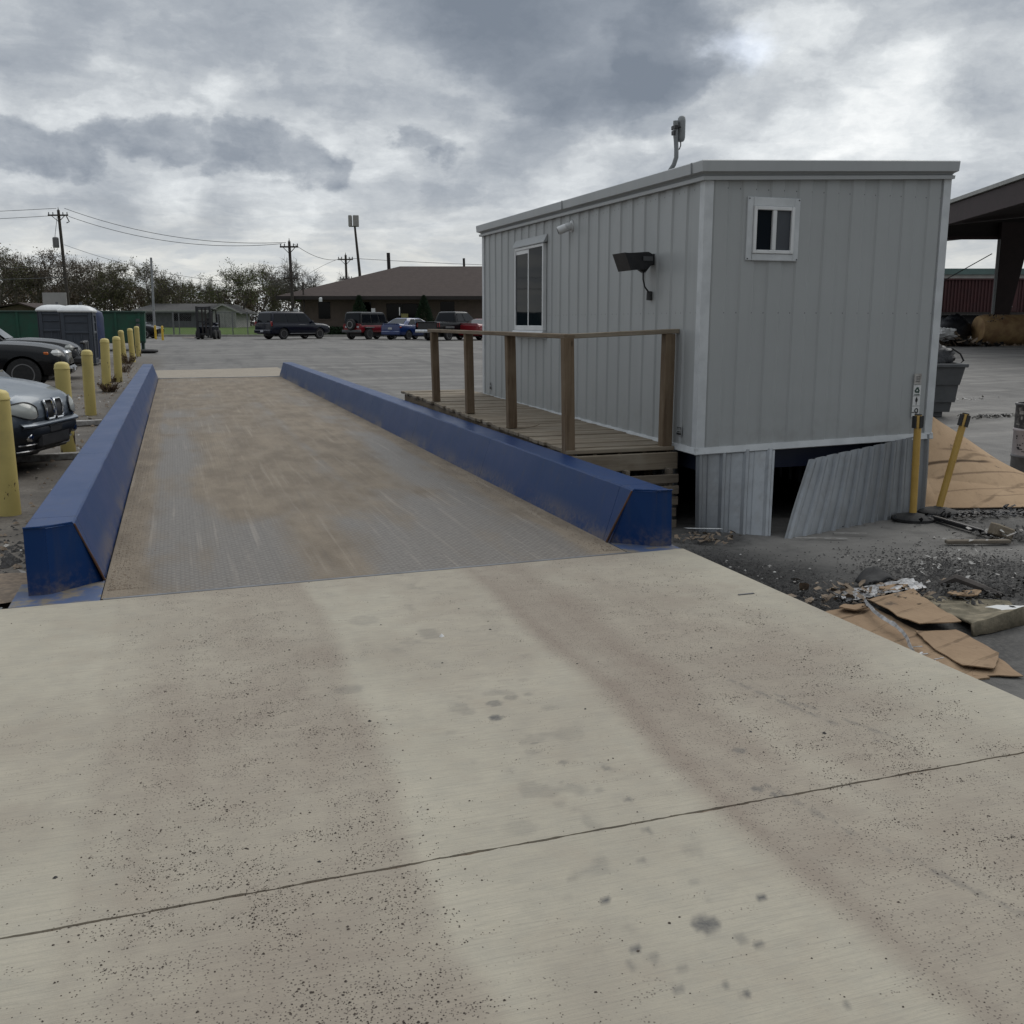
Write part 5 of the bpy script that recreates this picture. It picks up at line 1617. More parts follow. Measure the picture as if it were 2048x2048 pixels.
# dark lower bumper with intake and number plate
def low(u, v):
    a = -.86 + 1.72 * u; z = .26 + .34 * v
    bulge = .035 * math.sin(PI * v)
    return (nose_x(a, max(z, .42)) + .012 + bulge - .05 * (1 - v) ** 2, a * 1.03, z)
lb_ = patch('lower_bumper', 'paint_slate', sil, low, 36, 10)
mb = MB()
for vv in (.12, .34): mb.tube([Vector(low(u, vv)) + Vector((.012, 0, 0)) for u in np.linspace(.10, .42, 8)], .010, 5)
for vv in (.12, .34): mb.tube([Vector(low(u, vv)) + Vector((.012, 0, 0)) for u in np.linspace(.58, .90, 8)], .010, 5)
mb.build('bumper_line', 'alloy', sil)
MB().box((2.22, -.40, .32), (2.385, .40, .50), .03).build('intake', 'black_plastic', sil)
patch('bumper_strip', 'paint_silver', sil, lambda u, v: (nose_x(-.72 + 1.44 * u, .60) + .008 + .05 * math.sin(PI * v), -.74 + 1.48 * u, .565 + .075 * v), 30, 5)
MB().box((2.385, -.18, .49), (2.405, .14, .575), .006).build('number_plate', 'black_plastic', sil)
MB().box((2.20, -.56, .636), (2.25, -.50, .665), .008).build('washer_cap', 'black_plastic', sil)
MB().lathe([(.001, .004), (.036, .003), (.04, -.006)], (nose_x(0, .86) + .012, 0, .86), 16, 'x').build('emblem', 'tank_blue', sil)
for s_ in (1, -1):
    MB().tube([(1.05, s_ * .60, 1.135), (1.6, s_ * .50, 1.105), (2.0, s_ * .38, 1.035), (2.2, s_ * .27, .965)], [.012, .014, .012, .006], 5).build('bonnet_crease', 'paint_silver', sil)

# ---------------------------------------------------------------- left yard: container, toilets, tank, hose
random.seed(31)
dm = thing('green_container', 'long green roll-off waste container behind the portable toilets', 'container', CG(-20.95, 44.9), -YAW + R(19))
Lh, Hh, Dh = 4.25, 1.72, 2.2
mb = MB()
mb.loft([[(-Lh, 0, .42), (Lh, 0, .42), (Lh, Dh, .42), (-Lh, Dh, .42)], [(-Lh - .0, -.06, Hh), (Lh + .05, -.06, Hh), (Lh + .05, Dh, Hh), (-Lh, Dh, Hh)]])
mb.build('body', 'dumpster_green', dm)
mb = MB()
for i in range(9):
    x = -Lh + .2 + i * (2 * Lh - .4) / 8
    mb.prism([(x - .05, -.005, .42), (x + .05, -.005, .42), (x + .05, -.065, Hh), (x - .05, -.065, Hh)], (0, -.06, 0))
mb.build('rib', 'dumpster_green', dm)
MB().box((-Lh - .04, -.14, Hh - .02), (Lh + .10, Dh + .05, Hh + .07), .02).build('top_rail', 'dark_green', dm)
MB().box((-Lh, -.02, .34), (Lh, Dh, .42)).build('floor_rail', 'dark_green', dm)
for x in (-Lh + .2, -.3, Lh - .55, Lh - .18):
    MB().box((x, .1, -.15), (x + .12, Dh - .1, .36), .01).build('leg', 'dark_green', dm)
k = MB().box((Lh - .34, -.12, 1.30), (Lh - .18, -.10, 1.44)).box((Lh - .34, -.12, 1.06), (Lh - .18, -.10, 1.22))
k.build('notice', 'bin_grey', dm)


def toilet(lab, xr, d, rz, sc):
    t_ = thing('portable_toilet', lab, 'portable toilet', CG(xr, d, -.02), rz)
    h = .58 * sc; H_ = 1.98 * sc
    w0 = MB()
    w0.box((-h + .05, -h + .05, .1), (h - .05, h - .05, H_))
    w0.build('wall', 'potty_grey', t_)
    for (ax, sg) in ((1, -1), (1, 1), (0, -1), (0, 1)):
        mb = MB()
        def bx(a0, a1, z0, z1, dep):
            lo, hi = h - .05, h - .05 + dep
            if ax == 1: mb.box((a0, min(sg * lo, sg * hi), z0), (a1, max(sg * lo, sg * hi), z1), .012)
            else: mb.box((min(sg * lo, sg * hi), a0, z0), (max(sg * lo, sg * hi), a1, z1), .012)
        bx(-h + .05, -h + .16, .1, H_, .05); bx(h - .16, h - .05, .1, H_, .05)
        bx(-h + .16, h - .16, H_ - .12, H_, .045); bx(-h + .16, h - .16, H_ - .72, H_ - .64, .04); bx(-h + .16, h - .16, .1, .26, .045)
        bx(-h + .16, h - .16, H_ - .36, H_ - .33, .03)
        for xx in (-.13, .10): bx(xx, xx + .05, .26, H_ - .72, .035)
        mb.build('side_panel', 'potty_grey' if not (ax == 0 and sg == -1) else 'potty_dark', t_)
    MB().box((-h - .03, -h - .03, 0), (h + .03, h + .03, .1), .02).build('skid_base', 'black_plastic', t_)
    rg = []
    for z, s_ in ((H_, 1.08), (H_ + .05, 1.10), (H_ + .12, 1.0), (H_ + .20, .72), (H_ + .235, .40)):
        rg.append([(math.copysign(min(1, abs(math.cos(a)) * 1.32), math.cos(a)) * h * s_, math.copysign(min(1, abs(math.sin(a)) * 1.32), math.sin(a)) * h * s_, z) for a in np.linspace(0, 2 * PI, 32, endpoint=False)])
    MB().loft(rg).build('roof', 'white_plastic', t_, smooth=40)
    MB().tube([(.1, .2, H_ + .15), (.1, .2, H_ + .34)], .05, 10).build('vent_pipe', 'bin_grey', t_)
    mb = MB()
    for i in range(4): mb.box((-h - .012, -.25 + i * .13, H_ - .28), (-h - .001, -.16 + i * .13, H_ - .16))
    mb.build('vent_slots', 'pale_chip', t_)


toilet('grey portable toilet with a white domed roof nearest to the bollards', -14.98, 34.75, -YAW + R(16), .92)
toilet('second grey portable toilet half hidden behind the first one', -16.62, 36.6, -YAW + R(20), .92)
tk = thing('water_tank', 'tall dark blue plastic tank standing behind the grey toilet', 'tank', CG(-16.62, 38.8))
MB().lathe([(.80, .0), (.82, .2), (.82, 1.55), (.78, 1.75), (.60, 1.85)], (0, 0, 0), 30).build('shell', 'tank_blue', tk, smooth=40)
MB().lathe([(.62, 1.84), (.62, 1.90), (.2, 1.96), (.01, 1.97)], (0, 0, 0), 24).build('lid', 'potty_dark', tk, smooth=40)
ts = MB()
for i in range(2): ts.lathe([(.36 + .07 * math.cos(a) + .1 * i, .06 + i * .03 + .06 * math.sin(a)) for a in np.linspace(0, 2 * PI, 12)], (0, 0, 0), 26, caps=False)
tag(ts.build('hose_coil', 'rubber', smooth=60, loc=CG(-15.75, 43.0)), 'coil of black hose lying by the container legs', 'hose')
# parked car glimpsed behind the container
HID = {**SED, 'paint': 'paint_black'}
car('dark_saloon', 'dark saloon glimpsed behind the right end of the green container', 'car', CG(-27.9, 73.5), -YAW + R(0), HID)

# litter on the left verge
mb = MB()
for _ in range(700):
    y = random.uniform(6.2, 36); x = random.uniform(-3.2, -1.0)
    if y > 12 and x < -2.2: continue
    mb.chip(G(x, y, -.005 + .01), random.uniform(.010, .040), .4)
mb.build('gravel', ['tan_chip'], None); tag(bpy.data.objects['gravel'], 'brown gravel and grit scattered along the bollards', 'gravel', kind='stuff')
mb = MB()
for _ in range(170):
    y = random.uniform(6.3, 30); x = random.uniform(-2.6, -1.0)
    mb.shard(G(x, y, .004), random.uniform(.010, .045))
tag(mb.build('pale_litter', 'pale_chip'), 'pale scraps of stone and paper along the bollards', 'litter', kind='stuff')
mb = MB()
for _ in range(330):
    r_ = abs(random.gauss(0, .45)); a_ = random.random() * 6.28
    x = -1.35 + math.cos(a_) * r_ * .7; y = 8.4 + math.sin(a_) * r_ * 1.8
    if x > -1.0: continue
    mb.chip(G(x, y, -.005), random.uniform(.012, .04), .35)
tag(mb.build('rubble', 'soot_chip'), 'dark broken rubble beside the near end of the blue curb', 'rubble', kind='stuff')
lf = MB().grid(lambda u, v: G(-2.1 + 1.05 * u, 6.75 + .75 * v, .05 + .03 * mnoise((u * 3, v * 2, 5)) + .03 * u), 10, 8)
tag(lf.build('brown_board', 'tan_chip', smooth=60), 'dirty brown board lying on the ground left of the curb end', 'board')
lf = MB().grid(lambda u, v: G(-2.2 + 1.1 * u, 5.6 + .95 * v, .10 + .03 * mnoise((u * 2, v * 3, 1))), 10, 8)
tag(lf.build('grey_sheet', 'drum_grey', smooth=60), 'crumpled grey sheet beside the left corner of the slab', 'sheet')
for i, (xa, ya, xb, yb, lab) in enumerate([(-3.2, 18.0, -1.25, 18.3, 'long pale wooden rail lying by the bollards, the farther one'), (-2.6, 14.1, -1.2, 14.25, 'short pale wooden rail lying by the bollards, the nearer one')]):
    o = MB().beam(G(xa, ya, .04), G(xb, yb, .05), .12, .09, .01).build('wooden_rail', 'pale_chip')
    tag(o, lab, 'rail')

# ---------------------------------------------------------------- trees (each its own trunk and crown)
def tree_meshes(seed, leaf, nleaf, lsize, spread=1.0, droop=0.0, hgt=11.0, lean=0.0):
    rd = random.Random(seed)
    tr = MB(); cr = MB(); tips = []

    def rv(s_): return Vector((rd.gauss(0, s_), rd.gauss(0, s_), rd.gauss(0, s_)))

    def limb(p, d, L, r, lv):
        mbx = tr if lv <= 1 else cr
        n = 4 if lv < 2 else 3
        pts = [p]; q = p; dd = d.copy()
        for i in range(n):
            dd = (dd + rv(.16 if lv else .07) + Vector((0, 0, .10 if lv < 3 else -.02 - droop))).normalized()
            q = q + dd * (L / n); pts.append(q)
        rs = [r * (1 - .6 * i / n) for i in range(n + 1)]
        mbx.tube(pts, rs, 6 if lv == 0 else (4 if lv < 3 else 3), caps=False)
        if lv >= 3: tips.extend(pts[1:])
        if lv == 4: return
        nb = (5, 6, 6, 5)[lv]
        for i in range(nb):
            t = rd.uniform(.35, 1.0) if lv else rd.uniform(.45, 1.0)
            k = min(int(t * n), n - 1); f = t * n - k
            pp = pts[k].lerp(pts[k + 1], f)
            ax = rv(1).normalized()
            side = dd.cross(ax).normalized()
            nd = (dd * rd.uniform(.35, .8) + side * rd.uniform(.6, 1.1) * spread + Vector((0, 0, .25))).normalized()
            limb(pp, nd, L * rd.uniform(.48, .72), max(rs[k] * .55, .024 if lv < 2 else .020), lv + 1)

    nst = rd.choice((1, 1, 2))
    for i in range(nst):
        limb(Vector((rd.uniform(-.3, .3) * (nst - 1), 0, -.3)), Vector((lean + rd.uniform(-.15, .15) * nst, rd.uniform(-.1, .1), 1)).normalized(), hgt * .42, .20 * hgt / 11, 0)
    for i in range(nleaf):
        c = rd.choice(tips) + rv(.22)
        u = rv(1).normalized() * lsize * rd.uniform(.5, 1.2); v_ = u.cross(rv(1)).normalized() * lsize * rd.uniform(.3, .8)
        cr.add([c - u, c + v_, c + u, c - v_], [(0, 1, 2, 3)], 1)
    return tr, cr


def tree_proto(seed, bark, twig, leaf, **kw):
    tr, cr = tree_meshes(seed, leaf, **kw)
    root = thing('tree', '', 'tree')
    tr.build('trunk', bark, root, norm=False, smooth=60)
    cr.build('crown', [twig, leaf], root, norm=False)
    zs = [v[2] for v in cr.v]
    root['top'] = max(zs)
    return root


PROTO = {
    'brown': tree_proto(1, 'bark', 'twig_brown', 'leaf_brown', nleaf=1100, lsize=.10, spread=.9),
    'brown2': tree_proto(2, 'bark', 'twig_brown', 'leaf_brown', nleaf=1500, lsize=.10, spread=1.0),
    'olive': tree_proto(3, 'bark', 'twig_brown', 'leaf_olive', nleaf=2200, lsize=.10, spread=1.05),
    'olive2': tree_proto(4, 'bark_grey', 'twig_brown', 'leaf_green', nleaf=2800, lsize=.10, spread=1.1, lean=-.5),
    'dense': tree_proto(5, 'bark', 'twig_brown', 'leaf_olive', nleaf=4200, lsize=.12, spread=1.05),
    'bare': tree_proto(6, 'bark_grey', 'bark_grey', 'leaf_brown', nleaf=150, lsize=.08, spread=.9),
}
used = set()
# (kind, right, depth, top height above eye, width factor, label)
def plant(kind, sx, top, d, wf, lab, grp, mirror=False):
    src = PROTO[kind]
    o = src if kind not in used else copy_tree(src)
    used.add(kind)
    xr = (sx - 1024) / 1976 * d
    p = CG(xr, d, 0)
    H_ = 1.5 + (645 - top) * d / 1976 - p[2]
    k = H_ / src['top']
    o.location = p; o.scale = (k * wf * (-1 if mirror else 1), k * wf, k); o.rotation_euler = (0, 0, random.random() * 6.28 if kind != 'olive2' else -YAW + random.uniform(-.4, .4))
    tag(o, lab, 'tree', grp)


random.seed(8)
G1 = 'trees behind the far fence'
for a in [('olive', 8, 489, 150, 1.0, 'sparse olive tree at the left edge of the picture behind the container'),
          ('brown', 52, 503, 158, .85, 'thin bare brown tree left of the pole with the transformer'),
          ('brown2', 92, 498, 152, .9, 'tall bare brown tree right beside the pole with the transformer'),
          ('brown', 152, 513, 150, 1.0, 'bushy brown tree above the white roofed toilets'),
          ('brown2', 196, 518, 160, 1.0, 'brown twiggy tree rising over the blue tank'),
          ('dense', 243, 516, 158, .95, 'dense dark olive tree to the left of the thin grey post'),
          ('olive', 310, 522, 152, 1.05, 'round olive tree directly behind the thin grey post'),
          ('dense', 336, 548, 170, .8, 'low dense tree above the grey bungalow roof'),
          ('olive2', 378, 549, 160, .8, 'light green small tree above the white gable'),
          ('olive2', 420, 553, 172, .8, 'pale green hazy tree behind the white gable'),
          ('olive2', 482, 521, 150, 1.15, 'leaning grey trunked tree with fresh green leaves behind the lone navy suv'),
          ('olive', 528, 526, 158, 1.0, 'green budding tree between the navy suv and the tall pole'),
          ('dense', 556, 556, 168, .8, 'small dense tree at the foot of the tall pole by the office'),
          ('bare', 612, 514, 140, .95, 'bare grey tree showing over the left end of the office roof'),
          ('bare', 708, 544, 150, .7, 'bare treetop just showing behind the office roof')]:
    plant(*a, G1, random.random() < .5)
for i, (sx, top, kd) in enumerate([(-30, 530, 'dense'), (22, 540, 'brown2'), (70, 535, 'dense'), (120, 545, 'brown2'), (172, 545, 'dense'), (222, 548, 'brown2'), (275, 552, 'dense'), (355, 572, 'dense'), (452, 575, 'dense'), (398, 585, 'brown2'), (504, 572, 'dense'), (-70, 500, 'brown')]):
    plant(kd, sx, top, 186 + (i % 3) * 5, 1.35, 'dark twiggy tree in the far back row of the tree line', 'far back row of the tree line', i % 2 == 0)
for k_ in PROTO:
    if k_ not in used: raise RuntimeError(k_)

# ---------------------------------------------------------------- houses
hs = thing('bungalow', 'low grey bungalow with a white fronted gable behind the chain link fence', 'house', CG(-46, 145), -YAW)
gz_ = 0
MB().box((-7.4, 0, -.5), (3.6, 9, 2.35)).build('wall', 'house_grey', hs)
mb = MB()
mb.loft([[(-8.4, -.9, 2.38), (-7.0, 4.6, 3.42), (-7.0, 4.6, 3.5), (-8.4, -.9, 2.5)], [(4.2, -.9, 2.38), (4.2, 4.6, 3.42), (4.2, 4.6, 3.5), (4.2, -.9, 2.5)]])
mb.loft([[(-8.4, 9.9, 2.38), (-7.0, 4.6, 3.42), (-7.0, 4.6, 3.5), (-8.4, 9.9, 2.5)], [(4.2, 9.9, 2.38), (4.2, 4.6, 3.42), (4.2, 4.6, 3.5), (4.2, 9.9, 2.5)]])
mb.build('roof', 'house_roof', hs)
MB().box((-8.4, -.98, 2.30), (3.2, -.90, 2.50)).build('eave_board', 'house_white', hs)
gb = MB().prism([(3.0, -1.4, 2.1), (7.0, -1.4, 2.1), (4.9, -1.4, 3.15)], (0, 8, 0)).box((3.3, -1.38, -.5), (6.7, 6, 2.12)).build('gable_wall', 'house_white', hs)
mb = MB()
mb.prism([(2.6, -1.8, 2.0), (4.9, -1.8, 3.16), (4.9, -1.8, 3.34), (2.5, -1.8, 2.14)], (0, 9, 0)); mb.prism([(4.9, -1.8, 3.16), (7.6, -1.8, 1.9), (7.7, -1.8, 2.04), (4.9, -1.8, 3.34)], (0, 9, 0))
mb.build('gable_roof', 'house_roof', hs)
mb = MB()
mb.prism([(2.6, -1.86, 2.0), (4.9, -1.86, 3.16), (4.9, -1.86, 3.34), (2.5, -1.86, 2.14)], (0, .05, 0)); mb.prism([(4.9, -1.86, 3.16), (7.6, -1.86, 1.9), (7.7, -1.86, 2.04), (4.9, -1.86, 3.34)], (0, .05, 0))
mb.build('barge_board', 'house_white', hs)
for x0_, x1_, z0_, z1_ in ((-6.6, -5.6, .9, 1.9), (-2.8, -.2, 1.0, 2.0), (3.75, 4.3, -.3, 1.9)):
    f_ = MB().box((x0_, -.06 if x0_ < 3 else -1.45, z0_), (x1_, .0 if x0_ < 3 else -1.385, z1_)).build('window', 'office_glass', hs)
for x in (4.9, 6.6): MB().box((x, -1.75, -.5), (x + .14, -1.6, 2.05)).build('porch_post', 'house_white', hs)
hs2 = thing('tan_house', 'tan gable ended house with a brown roof at the far left', 'house', CG(-58, 121), -YAW)
MB().prism([(-5.5, 0, -.5), (2.2, 0, -.5), (2.2, 0, 2.1), (-.9, 0, 3.0), (-5.5, 0, 2.1)], (0, 9, 0)).build('wall', 'house_tan', hs2)
mb = MB(); mb.prism([(-.9, -.6, 3.02), (2.9, -.6, 1.92), (2.9, -.6, 2.06), (-.9, -.6, 3.2)], (0, 10, 0)); mb.prism([(-.9, -.6, 3.02), (-.9, -.6, 3.2), (-8, -.6, 2.2), (-8, -.6, 2.02)], (0, 10, 0))
mb.build('roof', 'shingle', hs2)
MB().box((-3.6, -.06, .9), (-2.4, 0, 1.8)).build('window', 'office_glass', hs2)
MB().box((-1.6, -.06, 1.2), (.9, -.01, 1.6)).build('awning', 'house_white', hs2)
wb = thing('billboard_back', 'small pale panel on posts behind the white toilet roofs', 'panel', CG(-32.6, 72), -YAW)
MB().box((-.85, 0, 1.9), (.85, .08, 3.22), .01).build('panel', 'far_wall', wb)
for x in (-.6, .6): MB().box((x, .085, -.3), (x + .1, .18, 3.1)).build('leg', 'galv', wb)

# ---------------------------------------------------------------- brown office
of = thing('office_building', 'long low brown office with a dark hipped shingle roof behind the parked cars', 'office', CG(0, 86), -YAW)
zf = zg(*C(0, 86)[:2]); Oz = lambda z: z - zf
WL, WR_, DP = -17.95, 16.0, 15.0
EZ = Oz(3.42)
MB().box((WL, 0, -.8), (WR_, DP, EZ)).build('wall', 'office_wall', of)
ex0, ex1, ey0, ey1 = WL - 1.75, WR_ + 1.7, -1.6, DP + 1.6
hip = (ey1 - ey0) / 2; RZ = Oz(6.55)
mb = MB()
vs = [(ex0, ey0, EZ + .22), (ex1, ey0, EZ + .22), (ex1, ey1, EZ + .22), (ex0, ey1, EZ + .22), (ex0 + 9.4, ey0 + hip, RZ), (ex1 - 9.4, ey0 + hip, RZ)]
mb.add(vs + [(x, y, z - .12) for x, y, z in vs], [(0, 1, 5, 4), (2, 3, 4, 5), (1, 2, 5), (3, 0, 4), (6, 10, 11, 7), (8, 11, 10, 9), (7, 11, 8), (9, 10, 6), (0, 6, 7, 1), (1, 7, 8, 2), (2, 8, 9, 3), (3, 9, 6, 0)])
rf = mb.build('roof', 'shingle', of)
MB().box((ex0, ey0, EZ - .02), (ex1, ey1, EZ + .1)).build('soffit', 'dark_trim', of)
mb = MB(); mb.box((ex0 - .03, ey0 - .04, EZ - .06), (ex1, ey0 - .001, EZ + .235)); mb.box((ex0 - .04, ey0, EZ - .06), (ex0 - .001, ey1, EZ + .235))
mb.build('eave_board', 'dark_trim', of)
for xx, yy, r_, zt_ in ((-11.3, 7.5, .16, 7.75), (-4.4, 8, .11, 7.3)):
    MB().tube([(xx, yy, Oz(5.4)), (xx - .05, yy, Oz(zt_))], r_, 10).build('flue_pipe', 'dark_trim', rf)
for x0_, x1_, z0_, z1_ in ((-16.5, -15.5, 1.78, 3.18), (-12.75, -12.0, 1.9, 3.18), (-6.1, -4.9, 1.9, 3.22), (-.5, .7, 1.9, 3.2), (4, 5.2, 1.9, 3.2), (9, 10.2, 1.9, 3.2)):
    wn = MB().box((x0_, -.05, Oz(z0_)), (x1_, -.002, Oz(z1_))).build('window', 'office_glass', of)
    MB().box((x0_ - .1, -.09, Oz(z0_) - .10), (x1_ + .1, -.003, Oz(z0_) - .001)).build('sill', 'office_wall', wn)
dr = MB().box((-10.7, -.05, .0), (-8.0, -.002, Oz(3.03))).build('entrance', 'office_glass', of)
mb = MB()
for x in (-10.7, -9.36, -8.06): mb.box((x, -.08, 0), (x + .06, -.051, Oz(3.03)))
mb.box((-10.7, -.085, Oz(3.0)), (-8.0, -.051, Oz(3.06)))
mb.build('door_frame', 'dark_trim', dr)
MB().box((-9.62, -.10, Oz(2.08)), (-9.54, -.086, Oz(2.75))).build('door_handle', 'chrome', dr)
MB().box((-9.45, -.12, Oz(1.88)), (-8.85, -.10, Oz(2.22))).build('door_sign', 'sign_yellow', dr)
MB().lathe([(.01, -.2), (.14, -.18), (.14, .1), (.05, .14)], (-15.95, -1.8, EZ - .05), 12).box((-16.05, -1.75, EZ - .02), (-15.85, -1.55, EZ + .12)).build('wall_camera', 'white_plastic', of)
# two conical evergreens by the office wall
def conifer(xr, lab):
    t_ = thing('evergreen_shrub', lab, 'evergreen', CG(xr, 84.2), 0, 'conical evergreens by the office')
    mb = MB(); rd = random.Random(int(xr * 10))
    H_ = 3.15
    for i in range(2600):
        h = rd.random() ** 1.25 * H_; r_ = (1.05 * (1 - h / H_) ** .8 + .05) * rd.uniform(.55, 1.08); a = rd.random() * 6.28
        c = Vector((r_ * math.cos(a), r_ * math.sin(a), h + .15)); s_ = rd.uniform(.05, .12)
        u = Vector((math.cos(a) * .6, math.sin(a) * .6, rd.uniform(.2, 1.2))).normalized() * s_; v_ = u.cross(Vector((rd.random(), rd.random(), .3))).normalized() * s_ * .6
        mb.add([c - u, c + v_, c + u, c - v_], [(0, 1, 2, 3)])
    mb.build('foliage', 'leaf_dark', t_, norm=False)
    MB().tube([(0, 0, -.2), (0, 0, 2.4)], [.10, .02], 6).build('stem', 'bark', t_)
conifer(-12.75, 'dark conical evergreen behind the red off road car')
conifer(-7.35, 'dark conical evergreen behind the black pickup')
hd = MB(); rd = random.Random(77)
for i in range(2600):
    c = Vector(CG(rd.uniform(-17.6, -13.6), 84.6 + rd.uniform(-.4, .4), rd.uniform(.02, .75))); s_ = rd.uniform(.05, .12)
    u = Vector((rd.uniform(-1, 1), rd.uniform(-1, 1), rd.uniform(-1, 1))).normalized() * s_; v_ = u.cross(Vector((rd.random(), .4, .3))).normalized() * s_ * .6
    hd.add([c - u, c + v_, c + u, c - v_], [(0, 1, 2, 3)])
tag(hd.build('low_hedge', 'leaf_dark', norm=False), 'low dark hedge along the foot of the office wall', 'hedge')


def sign_post(name, lab, xr, d, z0, z1, wd, mark):
    t_ = thing(name, lab, 'sign', CG(xr, d), -YAW)
    b_ = zg(*C(xr, d)[:2])
    MB().tube([(0, .05, -.2), (0, .05, z1 - b_ - .02)], .04, 6).build('post', 'galv', t_)
    bd = MB().box((-wd / 2, -.015, z0 - b_), (wd / 2, .012, z1 - b_)).build('board', 'sign_white', t_)
    if mark: MB().box((-.06, -.02, z0 - b_ + .25), (.06, -.0155, z1 - b_ - .2)).box((-.14, -.02, z0 - b_ + .12), (.14, -.0155, z0 - b_ + .2)).build('mark', 'bin_grey', bd)


sign_post('parking_sign', 'small white sign on a post between the navy suv and the office', -17.6, 82, 1.95, 2.58, .34, True)
sign_post('parking_sign', 'white sign on a post in front of the office entrance', -11.35, 82.5, 1.98, 2.62, .32, False)

# ---------------------------------------------------------------- poles and lines
def ppole(lab, xr, d, top, arm, r_, lean=(0, 0), trans=False, second=None, rz=0):
    t_ = thing('utility_pole', lab, 'utility pole', CG(xr, d), -YAW)
    b_ = zg(*C(xr, d)[:2]); h = top - b_
    P = lambda z: Vector((lean[0] * (z / h), lean[1] * z / h, z))
    MB().tube([P(-.5), P(h * .5), P(h)], [r_, r_ * .85, r_ * .7], 10).build('pole', 'pole_wood', t_)
    arms = [(h - .45, arm)] + ([second] if second else [])
    cR = Matrix.Rotation(rz, 3, 'Z')
    for za, La in arms:
        c = P(za)
        aa = MB(); aa.beam(c + cR @ Vector((-La / 2, -.16, 0)), c + cR @ Vector((La / 2, -.16, 0)), .11, .13)
        for sgn in (1, -1): aa.beam(c + cR @ Vector((sgn * La * .33, -.16, -.04)), c + Vector((0, -.1, -.55)), .05, .05)
        ar = aa.build('cross_arm', 'pole_wood', t_)
        for f in (-.46, -.25, .25, .46):
            MB().lathe([(.03, 0), (.055, .03), (.03, .08), (.06, .11), (.03, .20), (.01, .22)], c + cR @ Vector((f * La, -.16, .06)), 8).build('insulator', 'bin_grey', ar)
    MB().lathe([(.03, 0), (.06, .06), (.03, .12), (.02, .25)], P(h), 8).build('insulator', 'bin_grey', t_)
    if trans:
        MB().lathe([(.22, 0), (.26, .04), (.26, .80), (.22, .88), (.05, .92)], P(h - 3.2) + Vector((-.48, -.1, 0)), 16).build('transformer', 'drum_grey', t_)
        MB().tube([P(h - 2.3) + Vector((-.5, -.1, 0)), P(h - 2.0) + Vector((-.42, -.1, .1)), P(h - .6) + Vector((-.1, -.15, 0))], .02, 4).build('lead_wire', 'wire', t_)
        MB().tube([P(h - .55) + Vector((.75, -.2, 0)), P(h - 1.0) + Vector((.95, -.2, 0)), P(h - 1.1) + Vector((.7, -.2, 0))], .05, 5).build('switch', 'black_metal', t_)
    return t_


ppole('wooden utility pole with a transformer at the left behind the toilets', -39.5, 90, 11.15, 1.75, .17, (-.25, 0), True)
ppole('wooden utility pole with two cross arms at the left end of the office roof', -18.25, 84.2, 8.05, 1.5, .16, (-.12, 0), second=(4.7, 1.1))
ppole('distant utility pole with cross arm rising behind the office roof', -17.1, 105, 8.3, 1.55, .16, (-.05, 0), second=(5.4, 1.2))
tp = MB().tube([CG(-27.75, 78, -.3), Vector(CG(-27.65, 78, 0)) + Vector((0, 0, 6.0))], [.10, .085], 8).build('steel_post', 'galv')
tag(tp, 'plain thin grey post rising from behind the right end of the container', 'post')
tp = MB().tube([CG(-17.45, 84.8, -.3), Vector(CG(-17.5, 84.8, 0)) + Vector((0, 0, 4.4))], [.08, .07], 8).build('steel_post', 'pole_wood')
tag(tp, 'short dark post just right of the pole with two cross arms', 'post')
lp = thing('light_pole', 'tall leaning yard light pole with twin floodlights behind the office', 'light pole', CG(-15.7, 105), -YAW)
b_ = zg(*C(-15.7, 105)[:2])
MB().tube([(.1, 0, -.3), (-.05, 0, 6), (-.42, 0, 11.2 - b_)], [.17, .15, .11], 10).build('pole', 'pole_wood', lp)
for x0_, x1_, ry in ((-1.02, -.70, -12), (-.58, .02, 10)):
    MB().box((x0_, -.25, 11.12 - b_), (x1_, .12, 12.25 - b_), .05, rot=Matrix.Rotation(R(ry), 3, 'Z')).build('floodlight', 'far_wall', lp)
MB().beam((-1.0, 0, 11.15 - b_), (0.0, 0, 11.15 - b_), .1, .1).build('bracket', 'pole_wood', lp)


def wire(lab, a, b, sag, r_=.022):
    a = Vector(a); b = Vector(b); n = 22; pts = []
    for i in range(n + 1):
        t = i / n; p = a.lerp(b, t); p.z -= sag * 4 * t * (1 - t); pts.append(p)
    tag(MB().tube(pts, r_, 4).build('power_line', 'wire'), lab, 'power line')


pz = lambda xr, d, z: Vector((*C(xr, d)[:2], z))
wire('upper overhead wire from the transformer pole to the two armed pole', pz(-39.2, 90, 11.3), pz(-18.6, 84, 7.95), .95)
wire('lower overhead wire from the transformer pole to the two armed pole', pz(-38.8, 89.8, 10.6), pz(-18.9, 84, 7.85), 1.0)
wire('faint lower cable from the transformer pole towards the office', pz(-39.4, 89.8, 8.2), pz(-18.3, 84, 4.6), .9, .016)
wire('upper overhead wire running out of the picture left of the transformer pole', pz(-75, 96, 11.2), pz(-39.9, 90, 11.3), .25)
wire('middle overhead wire running out of the picture left of the transformer pole', pz(-75, 96, 10.4), pz(-40.3, 89.8, 10.65), .25)
wire('low cable running out of the picture left of the transformer pole', pz(-75, 96, 7.2), pz(-39.5, 89.8, 6.4), .5, .02)
wire('sagging dark cable in front of the left trees', pz(-75, 96, 5.6), pz(-39.5, 89.8, 5.4), .3, .03)
wire('wire from the two armed pole to the distant pole behind the roof', pz(-17.9, 84, 7.8), pz(-17.6, 105, 7.9), .5)
wire('lower wire from the two armed pole to the distant pole behind the roof', pz(-17.9, 84, 4.75), pz(-17.6, 105, 8.0), -.2, .018)
